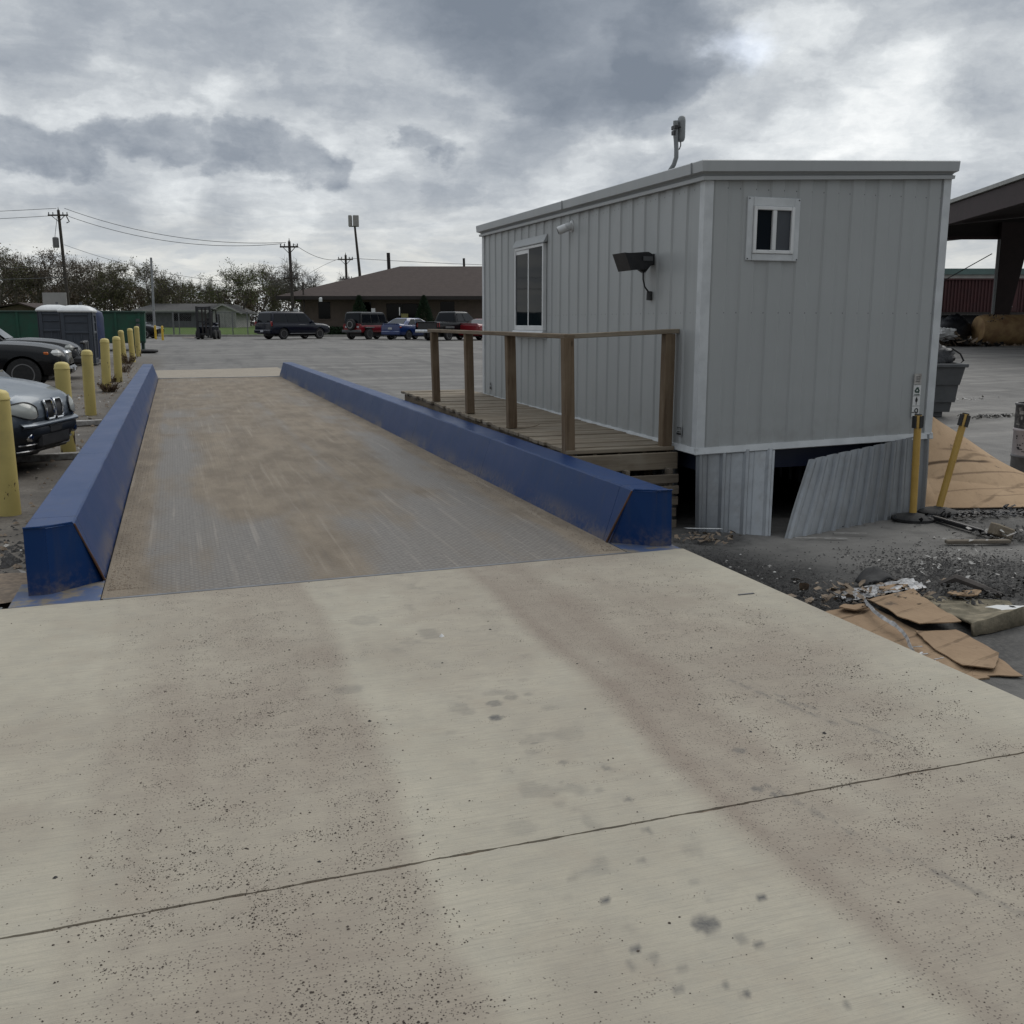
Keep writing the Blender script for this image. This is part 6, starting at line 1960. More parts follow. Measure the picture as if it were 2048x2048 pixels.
wire('long wire crossing behind the office roof towards the cabin', pz(-16.8, 105, 8.0), pz(14, 108, 7.2), .25)

# ---------------------------------------------------------------- chain link fence, forklift
fn = thing('chain_link_fence', 'grey chain link fence along the lawn between container and office', 'fence', CG(-24, 81), -YAW)
F0, F1, FH = -8.5, 6.0, 1.92
for x in (-8.5, -3.27, -2.8, -1.4, .35, 1.5, 2.7, 4.4, 6.0):
    MB().tube([(x, 0, -.3), (x, 0, FH + .03)], .04 if x != -3.27 else .06, 8).build('post', 'fence_wire', fn)
MB().tube([(F0, -.02, FH), (F1, -.02, FH)], .022, 6).build('top_rail', 'fence_wire', fn)
mb = MB(); p_ = .16; w_ = .006
n = int((F1 - F0 + FH) / p_)
for i in range(n):
    x = F0 - FH + i * p_
    for sgn in (1, -1):
        xa, xb = (x, x + FH) if sgn == 1 else (x + FH, x)
        za, zb_ = 0.03, FH
        def clipx(xa, za, xb, zb_):
            pts = []
            for (xx, zz) in ((xa, za), (xb, zb_)):
                if xx < F0: t = (F0 - xa) / (xb - xa); xx, zz = F0, za + (zb_ - za) * t
                if xx > F1: t = (F1 - xa) / (xb - xa); xx, zz = F1, za + (zb_ - za) * t
                pts.append((xx, zz))
            return pts
        if max(xa, xb) <= F0 or min(xa, xb) >= F1: continue
        (ax, az), (bx, bz) = clipx(xa, za, xb, zb_)
        mb.add([(ax - w_, .01 * sgn, az), (ax + w_, .01 * sgn, az), (bx + w_, .01 * sgn, bz), (bx - w_, .01 * sgn, bz), (ax, .01 * sgn + .01, az), (bx, .01 * sgn + .01, bz)], [(0, 1, 2, 3), (1, 4, 5, 2), (4, 0, 3, 5)])
mb.build('mesh', 'fence_wire', fn, norm=False)

fk = thing('forklift', 'dark forklift with a tall raised mast parked by the fence', 'forklift', CG(-21.4, 69.9), -YAW + R(3))
mb = MB()
for x in (-.52, .38): mb.box((x, -.10, .08), (x + .14, .08, 2.25)); 
for z in (.3, 1.15, 2.1): mb.box((-.40, -.06, z), (.40, .04, z + .12))
mb.build('mast', 'black_metal', fk)
MB().box((-.15, -.02, .2), (-.06, .06, 2.1)).box((.08, -.02, .2), (.17, .06, 2.1)).build('lift_cylinder', 'dark_trim', fk)
for x in (-.42, .22): MB().box((x, -1.15, .10), (x + .14, -.12, .15)).box((x, -.18, .10), (x + .14, -.12, .75)).build('fork', 'black_metal', fk)
MB().box((-.52, .20, .28), (.56, 1.85, .95), .10).box((-.52, 1.3, .9), (.56, 1.9, 1.15), .08).build('chassis', 'paint_navy', fk)
mb = MB()
for x in (-.50, .48):
    mb.beam((x, .35, .9), (x, .55, 2.05), .06, .06); mb.beam((x, 1.7, 1.1), (x, 1.55, 2.05), .06, .06)
mb.box((-.55, .45, 2.03), (.58, 1.65, 2.10), .02)
mb.build('overhead_guard', 'black_metal', fk)
MB().box((-.25, .95, .95), (.25, 1.4, 1.02), .03).box((-.25, 1.32, 1.0), (.25, 1.42, 1.45), .03).build('seat', 'black_plastic', fk)
for x in (-.56, .60):
    for y in (.42, 1.55):
        wh = MB().lathe([(.14, -.10), (.30, -.10), (.32, -.06), (.32, .06), (.30, .10), (.14, .10)], (x, y, .32), 20, 'x').build('wheel', 'rubber', fk)
        MB().lathe([(.02, -.085), (.17, -.085), (.17, .085), (.02, .085)], (x, y, .32), 14, 'x').build('rim', 'pale_chip', wh)
gd = MB().grid(lambda u, v: CG(-24.2 + 2.2 * u, 73.5 + .8 * v, .05 + .05 * mnoise((u * 4, v * 3, 2))), 10, 5)
tag(gd.build('board', 'tan_chip'), 'flat boards lying on the yard left of the forklift', 'boards')

# dense brush under the tree line
rd = random.Random(91); mb = MB()
for i in range(22000):
    sx = rd.uniform(-95, -12); hh = rd.random() ** 1.1 * (6.4 + 1.6 * mnoise((sx * .2, 0, 0)))
    c = Vector(CG(sx, 178 + rd.uniform(-2, 3), hh)); s_ = rd.uniform(.15, .35)
    u = Vector((rd.uniform(-1, 1), rd.uniform(-1, 1), rd.uniform(-.5, 1.2))).normalized() * s_; v_ = u.cross(Vector((rd.random(), .4, .3))).normalized() * s_ * .5
    mb.add([c - u, c + v_, c + u, c - v_], [(0, 1, 2, 3)])
tag(mb.build('brush', 'leaf_brown', norm=False), 'dark brown brush filling the gaps under the tree line', 'brush', kind='stuff')

# ---------------------------------------------------------------- right of the cabin: ground litter
random.seed(52)
GR = -.30


def heap(name, mat, n, cx_, cy_, sx, sy, r0, r1, lab, cat, kind='stuff', h=.02, flat=.35, clip=None):
    mb = MB()
    for _ in range(n):
        x = random.gauss(cx_, sx); y = random.gauss(cy_, sy)
        if clip and not clip(x, y): continue
        (mb.shard(G(x, y, random.random() * h), random.uniform(r0, r1)) if r1 > .02 else mb.chip(G(x, y, random.random() * h), random.uniform(r0, r1), flat))
    o = mb.build(name, mat, norm=False)
    return tag(o, lab, cat, kind=kind)


off_slab = lambda x, y: x > 3.185 and not (x > 4.22 and y > 7.1) and not (y < 5.06 and 3.3 < x < 4.75)
heap('black_grit', 'soot_chip', 6500, 3.66, 5.85, .27, .55, .0025, .010, 'black grit heaped along the right edge of the slab by the curb', 'grit', clip=off_slab, h=.035)
heap('black_grit', 'soot_chip', 5200, 3.68, 5.0, .30, .40, .0025, .010, 'black grit between the slab edge and the cardboard', 'grit', clip=off_slab, h=.035)
heap('black_grit', 'soot_chip', 5200, 5.35, 5.60, .42, .36, .0025, .011, 'patch of black grit in front of the yellow posts', 'grit', clip=off_slab, h=.02)
heap('pale_scraps', 'pale_chip', 110, 5.55, 5.75, .40, .25, .006, .028, 'white paper scraps strewn on the patch of black grit', 'scraps', clip=off_slab, h=.03, flat=.15)
heap('pale_scraps', 'pale_chip', 130, 3.75, 5.3, .4, .7, .005, .016, 'tiny pale scraps strewn along the right edge of the slab', 'scraps', clip=off_slab, h=.04, flat=.3)
heap('brown_scraps', 'tan_chip', 140, 4.25, 5.25, .28, .16, .012, .05, 'torn brown paper scraps above the flattened cardboard', 'scraps', clip=off_slab, h=.05, flat=.2)
heap('rubbish', 'tan_chip', 70, 4.12, 7.12, .13, .10, .012, .045, 'little pile of rubbish at the corner of the cabin skirt', 'rubbish', clip=lambda x, y: y < 7.4, h=.06, flat=.4)
heap('black_scraps', 'bag_black', 420, 7.0, 7.22, .45, .09, .008, .035, 'shredded black plastic along the front edge of the big cardboard', 'scraps', h=.05, flat=.5)
heap('dark_scraps', 'soot_chip', 300, 6.6, 6.45, .20, .12, .006, .03, 'dark torn scraps at the end of the black bar', 'scraps', h=.06, flat=.5)
heap('dark_scraps', 'soot_chip', 700, 5.1, 5.08, .36, .12, .005, .026, 'dark shredded scraps behind the rolled carpet', 'scraps', h=.06, flat=.4)
heap('pale_scraps', 'pale_chip', 60, 6.6, 6.4, .25, .12, .012, .04, 'pale torn scraps at the end of the wooden stick', 'scraps', h=.08, flat=.3)


def ground_sheet(name, mat, outline, dz, thick, lab, cat, curl=None, n=1, grp=None):
    """flat board: outline polygon on the ground with thickness, slightly curled"""
    mb = MB()
    pts = outline
    cx_ = sum(p[0] for p in pts) / len(pts); cy_ = sum(p[1] for p in pts) / len(pts)
    fine = []
    for i in range(len(pts)):
        a, b = Vector(pts[i]), Vector(pts[(i + 1) % len(pts)])
        m_ = max(2, int((b - a).length / .05))
        for j in range(m_):
            q = a.lerp(b, j / m_)
            fine.append((q.x + .012 * mnoise((q.x * 9, q.y * 9, 1)) + .006 * mnoise((q.x * 40, q.y * 40, 1)), q.y + .012 * mnoise((q.x * 9, q.y * 9, 7)) + .006 * mnoise((q.x * 40, q.y * 40, 7))))
    zf_ = lambda x, y: zg(x, y) + dz + (curl(x, y) if curl else 0) + .012 * mnoise((x * 4, y * 4, n)) + .004 * mnoise((x * 15, y * 15, n))
    rings_ = 7; m_ = len(fine); top = []
    for k in range(rings_):
        f = 1 - k / rings_
        for x, y in fine:
            xx, yy = cx_ + (x - cx_) * f, cy_ + (y - cy_) * f
            top.append((xx, yy, zf_(xx, yy)))
    top.append((cx_, cy_, zf_(cx_, cy_)))
    fs = []
    for k in range(rings_ - 1):
        for i in range(m_):
            fs.append((k * m_ + i, k * m_ + (i + 1) % m_, (k + 1) * m_ + (i + 1) % m_, (k + 1) * m_ + i))
    for i in range(m_): fs.append(((rings_ - 1) * m_ + i, (rings_ - 1) * m_ + (i + 1) % m_, len(top) - 1))
    o_ = len(top)
    bot = [(p[0], p[1], p[2] - thick) for p in top[:m_]]
    for i in range(m_): fs.append((i, o_ + i, o_ + (i + 1) % m_, (i + 1) % m_))
    o = mb.add(top + bot, fs).build(name, mat, smooth=30)
    return tag(o, lab, cat, grp)


ground_sheet('cardboard_sheet', 'cardboard', [(3.20, 4.95), (3.92, 5.05), (4.12, 5.02), (4.05, 4.52), (3.95, 4.18), (3.86, 3.78), (3.30, 3.86), (3.22, 4.5)], .012, .010, 'flattened brown cardboard running up to the slab edge under the strip of torn film', 'cardboard', lambda x, y: .02 * max(0, y - 4.8))
ground_sheet('cardboard_sheet', 'cardboard', [(4.00, 4.50), (4.24, 4.44), (4.22, 4.28), (4.15, 4.02), (3.92, 3.82), (3.82, 3.93), (3.88, 4.2)], .030, .006, 'lower right flap of brown cardboard with a lifted crease', 'cardboard', lambda x, y: .03 * max(0, 4.1 - y), 4)
ground_sheet('cardboard_sheet', 'cardboard', [(4.13, 4.03), (4.03, 3.74), (3.80, 3.83), (3.88, 3.92)], .016, .006, 'small triangular corner of cardboard sticking out nearest to us', 'cardboard', None, 6)
ground_sheet('cardboard_sheet', 'cardboard', [(4.12, 5.06), (4.58, 5.20), (4.42, 4.80), (4.30, 4.46), (4.04, 4.52), (4.05, 4.72)], .055, .006, 'topmost brown cardboard flap casting a dark gap beneath its front edge', 'cardboard', lambda x, y: .05 * max(0, 4.75 - y), 9)
random.seed(66)
for i, (cx_, cy_, r_, lab) in enumerate([(3.42, 5.02, .10, 'small torn cardboard piece at the slab edge above the flattened sheet'), (4.50, 5.32, .13, 'torn cardboard scrap just beyond the topmost flap'), (3.95, 4.98, .09, 'tiny torn cardboard piece where the film strip begins'),
                                     (4.86, 5.02, .12, 'torn brown scrap between the carpet and the bent branch'), (3.34, 4.15, .08, 'torn cardboard piece on the slab side of the flattened sheet')]):
    n_ = random.randint(6, 9)
    ol = [(cx_ + math.cos(2 * PI * j / n_) * r_ * random.uniform(.6, 1.3), cy_ + math.sin(2 * PI * j / n_) * r_ * .7 * random.uniform(.5, 1.3)) for j in range(n_)]
    ground_sheet('cardboard_scrap', 'cardboard', ol, .045 if i != 1 else .03, .008, lab, 'cardboard', lambda x, y: .08 * abs(x - cx_), 3 + i)
# carpet roll
cr_ = MB()
def carp(u, v):
    p = Vector((4.30, 4.36)).lerp(Vector((4.76, 4.44)), u); q = Vector((4.62, 5.16)).lerp(Vector((5.06, 4.86)), u)
    c = p.lerp(q, v)
    arch = .015 + .11 * max(0, 1 - v * 2.2) ** .6 * (0.55 + .45 * u) if v > .03 else .015
    if v <= .03: arch = .005
    return (c.x, c.y, zg(c.x, c.y) + arch + .012 * mnoise((u * 4, v * 4, 3)))
cr_.grid(carp, 20, 24)
cf_ = cr_.build('carpet_roll', 'carpet', smooth=50)
md = cf_.modifiers.new('thick', 'SOLIDIFY'); md.thickness = .018
tag(cf_, 'mouldy folded strip of old carpet beside the flattened cardboard', 'carpet')
# film strip over the cardboard
fm = MB(); random.seed(6)
path = [(4.06, 5.03), (3.97, 4.84), (3.92, 4.70), (3.88, 4.52), (3.80, 4.34), (3.72, 4.22), (3.65, 4.10)]
P_ = crom([(a, b) for a, b in path], 5)
fm.loft([[(x - .018 - .012 * mnoise((i, 0, 0)), y - .012, zg(x, y) + .062 + .012 * mnoise((i * .7, 1, 0))), (x, y, zg(x, y) + .078 + .014 * mnoise((i * .9, 3, 0))), (x + .02 + .012 * mnoise((i, 5, 0)), y + .012, zg(x, y) + .062)] for i, (x, y) in enumerate(P_)], caps=False, closed=False)
for _ in range(34):
    x, y = random.gauss(3.62, .055), random.gauss(4.08, .06)
    a = random.uniform(-.5, .6); L = random.uniform(.02, .09)
    fm.beam((x, y, zg(x, y) + .03), (x + L * math.cos(a), y + L * math.sin(a), zg(x, y) + .035), random.uniform(.004, .012), .003)
tag(fm.build('plastic_film', 'plastic_film', smooth=40), 'torn strip of silvery plastic film lying across the cardboard', 'plastic film')
# other single bits
def tagged(o, lab, cat, grp=None): return tag(o, lab, cat, grp)
rb = MB()
rb.grid(lambda u, v: (4.36 + .34 * u + .03 * v, 5.40 + .10 * u + .16 * v, zg(4.5, 5.5) + .03 + .085 * math.sin(PI * u) * (.4 + v * .6) + .03 * mnoise((u * 3, v * 3, 0))), 12, 8)
ro = rb.build('rubber_flap', 'rubber', smooth=50); md = ro.modifiers.new('t', 'SOLIDIFY'); md.thickness = .015
tagged(ro, 'curled black rubber flap at the edge of the grit', 'rubber')
wf_ = MB().grid(lambda u, v: (4.02 + .75 * u + .05 * v, 5.16 + .12 * u + .22 * v, zg(4.3, 5.3) + .022 + .035 * abs(mnoise((u * 5, v * 4, 2)))), 16, 8)
tagged(wf_.build('grey_wrapping', 'plastic_film', smooth=50), 'crumpled grey wrapping beside the curled rubber flap', 'wrapping')
tagged(MB().beam(G(6.52, 7.22, .035), G(6.46, 6.44, .035), .045, .04, .008).build('black_bar', 'black_metal'), 'black metal bar lying on the ground in front of the leaning post', 'bar')
tagged(MB().beam(G(5.90, 6.37, .03), G(6.42, 6.22, .03), .05, .03, .006).build('wooden_stick', 'pallet_wood'), 'short wooden stick lying left of the torn scraps', 'stick')
tagged(MB().box((-.10, -.05, 0), (.10, .05, .10), .01, rot=Matrix.Rotation(R(20), 3, 'Y')).build('wood_chunk', 'wood_x', loc=G(6.50, 6.40, .02)), 'pale chunk of wood propped at the end of the black bar', 'wood')
bk = MB().tube([G(4.90, 5.30, .03), G(4.95, 5.22, .09), G(5.02, 5.12, .06), G(5.08, 4.96, .03)], [.02, .03, .028, .015], 6).build('branch', 'bark_grey', smooth=50)
tagged(bk, 'bent grey branch among the dark scraps behind the carpet', 'branch')
ws = MB().grid(lambda u, v: (4.80 + .8 * u, 4.25 + .55 * v - .3 * u * .5, zg(5, 4.4) + .015 + .02 * mnoise((u * 4, v * 4, 8))), 10, 8)
tagged(ws.build('white_sheet', 'paper_white', smooth=50), 'crumpled white plastic sheet past the carpet at the picture edge', 'plastic sheet')
tagged(MB().grid(lambda u, v: (4.14 + .26 * u - .02 * v, 7.52 - .16 * u + .02 + .04 * v - .04, GR + .035 + .01 * u), 4, 3).build('paper_strip', 'paper_white'), 'white paper strip at the foot of the skirt corner', 'paper')
tagged(MB().grid(lambda u, v: (3.21 + .09 * u, 5.03 - .17 * u + .05 * v, -.05 + .02 * mnoise((u * 9, v * 9, 0)) - .02 * u), 6, 4).build('blue_scrap', 'cyan_scrap'), 'small bright blue scrap at the slab edge by the cardboard', 'scrap')
tagged(MB().box((-.05, -.006, 0), (.05, .006, .004)).build('blue_sliver', 'steel_edge', loc=(2.955, 4.66, .001)), 'thin bluish metal sliver lying on the slab', 'sliver')
pb = MB().chip((0, 0, 0), .016, .6).build('pebble', 'paper_white', loc=(1.145, 4.475, .0))
tagged(pb, 'single white pebble on the slab beside the square patch', 'pebble')
# scratches of white paint on the ground in front of the loose panel
for i, (xa, ya, xb, yb, lab) in enumerate([(4.86, 6.95, 5.25, 6.78, 'white scratch on the ground nearest to the loose panel foot'), (5.28, 7.0, 5.55, 6.9, 'white scratch on the ground below the middle of the loose panel')]):
    tagged(MB().beam(G(xa, ya, .018), G(xb, yb, .018), .016, .004).build('white_scratch', 'pale_chip'), lab, 'scratch')

# queue posts
def stanchion(lab, x, y, lean):
    t_ = thing('queue_post', lab, 'queue post', G(x, y), 0, 'yellow queue posts')
    MB().lathe([(.185, 0), (.185, .022), (.175, .03), (.12, .046), (.05, .058), (.03, .07), (.01, .07)], (0, 0, 0.01), 32).build('base', 'rubber', t_, smooth=30)
    ax = Vector((math.sin(R(lean[0])), math.sin(R(lean[1])), 1)).normalized()
    MB().tube([ax * .05, ax * .50, ax * .90], .032, 20).build('post', 'stanchion_yellow', t_, smooth=40)
    MB().tube([ax * .52, ax * .535], .034, 20).build('post_ring', 'stanchion_yellow', t_)
    hd_ = MB(); hd_.tube([ax * .865, ax * .965, ax * .975], [.034, .034, .03], 20)
    h_ = hd_.build('head', 'stanchion_yellow', t_, smooth=40)
    side = ax.cross(Vector((0, 1, 0))).normalized(); fw = side.cross(ax).normalized()
    k = MB(); c = ax * .915
    for d_, wd in ((-fw, .011), (side, .02), (-side, .02)):
        s2 = ax.cross(d_).normalized()
        pts = [c + d_ * .030 + s2 * wd - ax * .055, c + d_ * .030 - s2 * wd - ax * .055, c + d_ * .030 - s2 * wd + ax * .055, c + d_ * .030 + s2 * wd + ax * .055]
        k.prism(pts, d_ * (.012 if wd < .015 else .018))
    k.tube([ax * .976, ax * .985], .032, 20)
    k.build('belt_slot', 'black_plastic', h_)
    return t_


stanchion('upright yellow queue post with black base in front of the cabin corner', 6.36, 7.30, (-1.6, 0))
stanchion('tilted yellow queue post leaning to the right beyond the cabin corner', 6.80, 7.48, (14.5, 0))

# big bent cardboard sheet leaning behind the posts
def bigcard(u, v):
    """stiff sheet: a flat face leaning up to a ridge, curling over at the top"""
    F = Vector((6.70 + 2.55 * u, 7.66 - .66 * u, GR + .03))
    rz_ = .80 - 1.06 * u
    Rg = Vector((6.92 + 2.05 * u, 8.30 + .16 * u, max(rz_, GR + .03)))
    if v < .80:
        t_ = v / .80
        p = F.lerp(Rg, t_)
        k1, k2 = .40 - .06 * u, .68 - .04 * u
        f_ = np.interp(t_, [0, k1, k2, 1], [0, k1 * .66, k2 * .86, 1])
        p.z = F.z + (Rg.z - F.z) * f_
    else:
        t_ = (v - .80) / .20
        k_ = max(.02, (Rg.z - GR) * .20)
        p = Rg + Vector((.05, .40, 0)) * t_ * max(.2, k_ * 3) + Vector((0, 0, .3 * k_ * math.sin(t_ * 1.2) - k_ * 1.6 * t_ * t_))
    p.z += .006 * mnoise((u * 5, v * 4, 5))
    if u < .09 and .04 < v < .40: p.z += .12 * (1 - u / .09) * math.sin((v - .04) / .36 * PI)
    return (p.x, p.y, max(p.z, zg(p.x, p.y) + .012))
NU, NV = 130, 150
bc = MB().grid(bigcard, NU, NV).build('cardboard_sheet', 'cardboard_pale', smooth=9)
uu, vv = np.meshgrid(np.linspace(0, 1, NU + 1), np.linspace(0, 1, NV + 1)); uu = uu.ravel(); vv = vv.ravel()
wb_ = (fbm(uu * 6, vv * 6, 3) - .5) * .03
cre = np.zeros_like(uu)
for (v0, k_, wd, u0, u1, st_) in [(.36, .42, .010, .0, .55, 1.0), (.27, .40, .007, .12, .8, .6), (.46, .40, .006, .2, .5, .5), (.14, .30, .006, .1, 1, .45), (.06, .26, .005, .3, 1, .5)]:
    d_ = np.abs(vv + wb_ - v0 - k_ * uu)
    cre = np.maximum(cre, st_ * (1 - sstep(d_, wd * .5, wd * 1.5)) * sstep(uu, u0 - .02, u0 + .05) * (1 - sstep(uu, u1 - .1, u1)))
cre = np.maximum(cre, .45 * sstep(fbm(uu * 9 + 4, vv * 9, 4), .68, .74) * band(uu, .5, .3, .1) * band(vv, .25, .25, .1))
fattr(bc, 'crease', cre)
md = bc.modifiers.new('t', 'SOLIDIFY'); md.thickness = .009; md.offset = -1
tag(bc, 'huge bent sheet of pale cardboard curling up behind the yellow posts', 'cardboard')
mb = MB()
mb.grid(lambda u, v: (6.75 + 2.6 * u, 7.50 - .60 * u - .10 + .10 * v, zg(8, 7) + .012 + .02 * abs(mnoise((u * 14, v * 3, 2)))), 40, 3)
tag(mb.build('black_plastic', 'bag_black', smooth=40), 'strip of black plastic lying along the front edge of the big cardboard', 'plastic')

# drum at the right edge
dr_ = thing('oil_drum', 'steel drum with pale labels standing at the right picture edge', 'drum', G(9.26, 8.69))
MB().lathe([(.285, 0), (.29, .01), (.283, .02), (.28, .28), (.29, .295), (.29, .305), (.28, .32)], (0, 0, 0), 36, caps=False).build('lower_band', 'drum_grey', dr_, smooth=40)
MB().lathe([(.279, .32), (.279, .58), (.29, .595), (.29, .605), (.279, .62)], (0, 0, 0), 36, caps=False).build('label_band', 'drum_label', dr_, smooth=40)
MB().lathe([(.279, .62), (.279, .87), (.29, .885), (.285, .90), (.26, .90), (.26, .875), (.01, .875)], (0, 0, 0), 36, caps=False).build('upper_band', 'drum_dark', dr_, smooth=40)
k = MB()
for i in range(16):
    a = PI + .9 * (random.random() - .35); z = random.uniform(.36, .56)
    c = Vector((math.cos(a) * .2795, math.sin(a) * .2795, z)); s2 = Vector((-math.sin(a), math.cos(a), 0))
    L, hh = random.uniform(.006, .03), random.uniform(.004, .010)
    k.add([c - s2 * L - Vector((0, 0, hh)), c + s2 * L - Vector((0, 0, hh)), c + s2 * L + Vector((0, 0, hh)), c - s2 * L + Vector((0, 0, hh))], [(0, 1, 2, 3)])
for i in range(14):
    a = PI + .9 * (random.random() - .35); z = random.uniform(.66, .84)
    c = Vector((math.cos(a) * .2795, math.sin(a) * .2795, z)); s2 = Vector((-math.sin(a), math.cos(a), 0))
    L, hh = random.uniform(.006, .04), random.uniform(.004, .02)
    k.add([c - s2 * L - Vector((0, 0, hh)), c + s2 * L - Vector((0, 0, hh)), c + s2 * L + Vector((0, 0, hh)), c - s2 * L + Vector((0, 0, hh))], [(0, 1, 2, 3)], 1)
k.build('print', ['ink', 'pale_chip'], dr_, norm=False)

# plastic skip behind the cabin
bn = thing('plastic_skip', 'grey stepped plastic skip heaped with black bags behind the cabin', 'skip', CG(7.50, 18.7), -YAW + R(-4))
def fr_(w0, d0, z0, w1, d1, z1): return [[(-w0, -d0, z0), (w0, -d0, z0), (w0, d0, z0), (-w0, d0, z0)], [(-w1, -d1, z1), (w1, -d1, z1), (w1, d1, z1), (-w1, d1, z1)]]
MB().loft(fr_(.58, .46, .10, .60, .48, .28)).build('lower_tub', 'bin_grey', bn)
MB().loft(fr_(.64, .52, .282, .67, .55, .60)).build('middle_tub', 'bin_grey', bn)
mb = MB().loft(fr_(.68, .58, .602, .74, .64, .95)); mb.box((-.78, -.68, .92), (.78, -.62, .985), .01); mb.box((-.78, .62, .92), (.78, .68, .985), .01); mb.box((-.78, -.62, .92), (-.72, .62, .985), .01); mb.box((.72, -.62, .92), (.78, .62, .985), .01)
mb.build('rim_tub', 'bin_grey', bn)
for x in (-.48, .10): MB().box((x, -.40, 0), (x + .38, .40, .10), .01).build('foot', 'bin_grey', bn)
def lumpy(name, mat, loc, sx, sy, sz, seed, lab, cat, amp=.35, n=26):
    def f(u, v):
        a = 2 * PI * u; b_ = (v - .5) * PI
        d_ = Vector((math.cos(a) * math.cos(b_), math.sin(a) * math.cos(b_), math.sin(b_)))
        k_ = 1 + amp * mnoise(tuple(d_ * 2.2 + Vector((seed, 0, 0)))) + amp * .5 * mnoise(tuple(d_ * 6 + Vector((0, seed, 0))))
        return (d_.x * sx * k_, d_.y * sy * k_, d_.z * sz * k_)
    return tag(MB().grid(f, n, n).build(name, mat, smooth=60, loc=loc), lab, cat)
p = CG(7.56, 18.7)
lumpy('rubbish_bag', 'bag_black', (p[0] + .10, p[1], p[2] + 1.02), .62, .50, .36, 3, 'black rubbish bags heaped in the grey plastic skip', 'rubbish bag')
q = CG(8.25, 18.5)
tagged(MB().tube([(q[0] - .15, q[1], q[2] + 1.25), (q[0] + .05, q[1], q[2] + 1.15), (q[0] + .14, q[1], q[2] + 1.02), (q[0] + .06, q[1], q[2] + .96), (q[0] - .25, q[1], q[2] + 1.0)], .018, 6).build('black_hoop', 'black_plastic', smooth=50), 'bent black strap hanging over the corner of the skip', 'strap')
heap('pale_scraps', 'pale_chip', 60, *C(9.1, 18.3)[:2], .35, .10, .02, .05, 'pale scraps on the yard just right of the skip', 'scraps', h=.02, flat=.2)
heap('dark_scraps', 'soot_chip', 90, *C(9.0, 18.2)[:2], .40, .10, .02, .06, 'dark scraps on the yard just right of the skip', 'scraps', h=.03, flat=.3)
heap('pale_scraps', 'pale_chip', 40, *C(9.6, 21.5)[:2], .45, .08, .02, .05, 'line of pale scraps on the yard farther behind the skip', 'scraps', h=.02, flat=.2)

# bale and rubbish heap in the distance
br_ = thing('wrapped_roll', 'big cylindrical roll in torn brown wrapping lying under the open shed', 'roll', CG(26.35, 53.4, .80), -YAW + R(3))
rg = []
for i in range(25):
    x = -1.65 + 3.3 * i / 24; k_ = .80 * (1 - .10 * max(0, abs(x) - 1.45) / .2)
    rg.append([(x, k_ * math.cos(a) * (1 + .03 * mnoise((x * 2, a, 1))), k_ * math.sin(a) * (1 + .03 * mnoise((x * 2, a, 4)))) for a in np.linspace(0, 2 * PI, 36, endpoint=False)])
MB().loft(rg).build('roll', 'mustard_wrap', br_, smooth=50)
MB().lathe([(.01, 1.66), (.83, 1.66), (.83, 1.86), (.01, 1.88)], (0, 0, 0), 30, 'x').build('end_cap', 'bag_black', br_)
k = MB()
for _ in range(60):
    a = random.uniform(-2.6, .4); x = -1.5 + random.random() ** 2 * .9
    c = Vector((x, math.sin(a) * -.82, math.cos(a) * .82)); c = Vector((x, -abs(math.cos(a)) * .82, math.sin(a + 1.2) * .80))
    s_ = random.uniform(.04, .13)
    u = Vector((random.uniform(-1, 1), random.uniform(-.4, 0), random.uniform(-1, 1))).normalized() * s_; v_ = u.cross(Vector((0, 1, .2))).normalized() * s_ * .5
    k.add([c - u, c + v_, c + u + Vector((0, -.05, 0)), c - v_], [(0, 1, 2, 3)], random.choice((0, 1)))
k.build('torn_wrapping', ['tan_chip', 'dark_trim'], br_, norm=False)
lumpy('dark_bale', 'bag_black', CG(23.7, 54, .75), .95, .8, .85, 8, 'round dark bale lying left of the brown wrapped roll', 'bale', .18)
lumpy('dark_bale', 'bag_black', CG(21.9, 57, .65), 1.3, .9, .70, 12, 'lumpy dark bale in shadow at the cabin corner, far back', 'bale', .25)
for nm, mt, n, r0, r1, lab in (('rubbish_heap', 'tan_chip', 420, .06, .20, 'brown part of the distant rubbish heap left of the wrapped roll'), ('rubbish_heap', 'soot_chip', 260, .06, .22, 'dark part of the distant rubbish heap left of the wrapped roll')):
    mb = MB()
    for _ in range(n):
        xr = random.gauss(23.0, .9); d = random.gauss(51.8, .5)
        mb.shard(CG(xr, d, max(0, .55 - abs(xr - 22.3) * .35) * random.random()), random.uniform(r0, r1) * 1.3)
    tag(mb.build(nm, mt), lab, 'rubbish', kind='stuff')
lumpy('white_rags', 'paper_white', CG(22.0, 51.2, .62), .75, .4, .30, 21, 'white crumpled plastic on top of the distant rubbish heap', 'rags', .5)
mb = MB()
for _ in range(90):
    xr = random.uniform(23.5, 29.5); d = random.gauss(52.0, .15)
    mb.chip(CG(xr, d, .01), random.uniform(.05, .14), .4)
tag(mb.build('litter', 'tan_chip'), 'litter strewn along the foot of the wrapped roll', 'litter', kind='stuff')

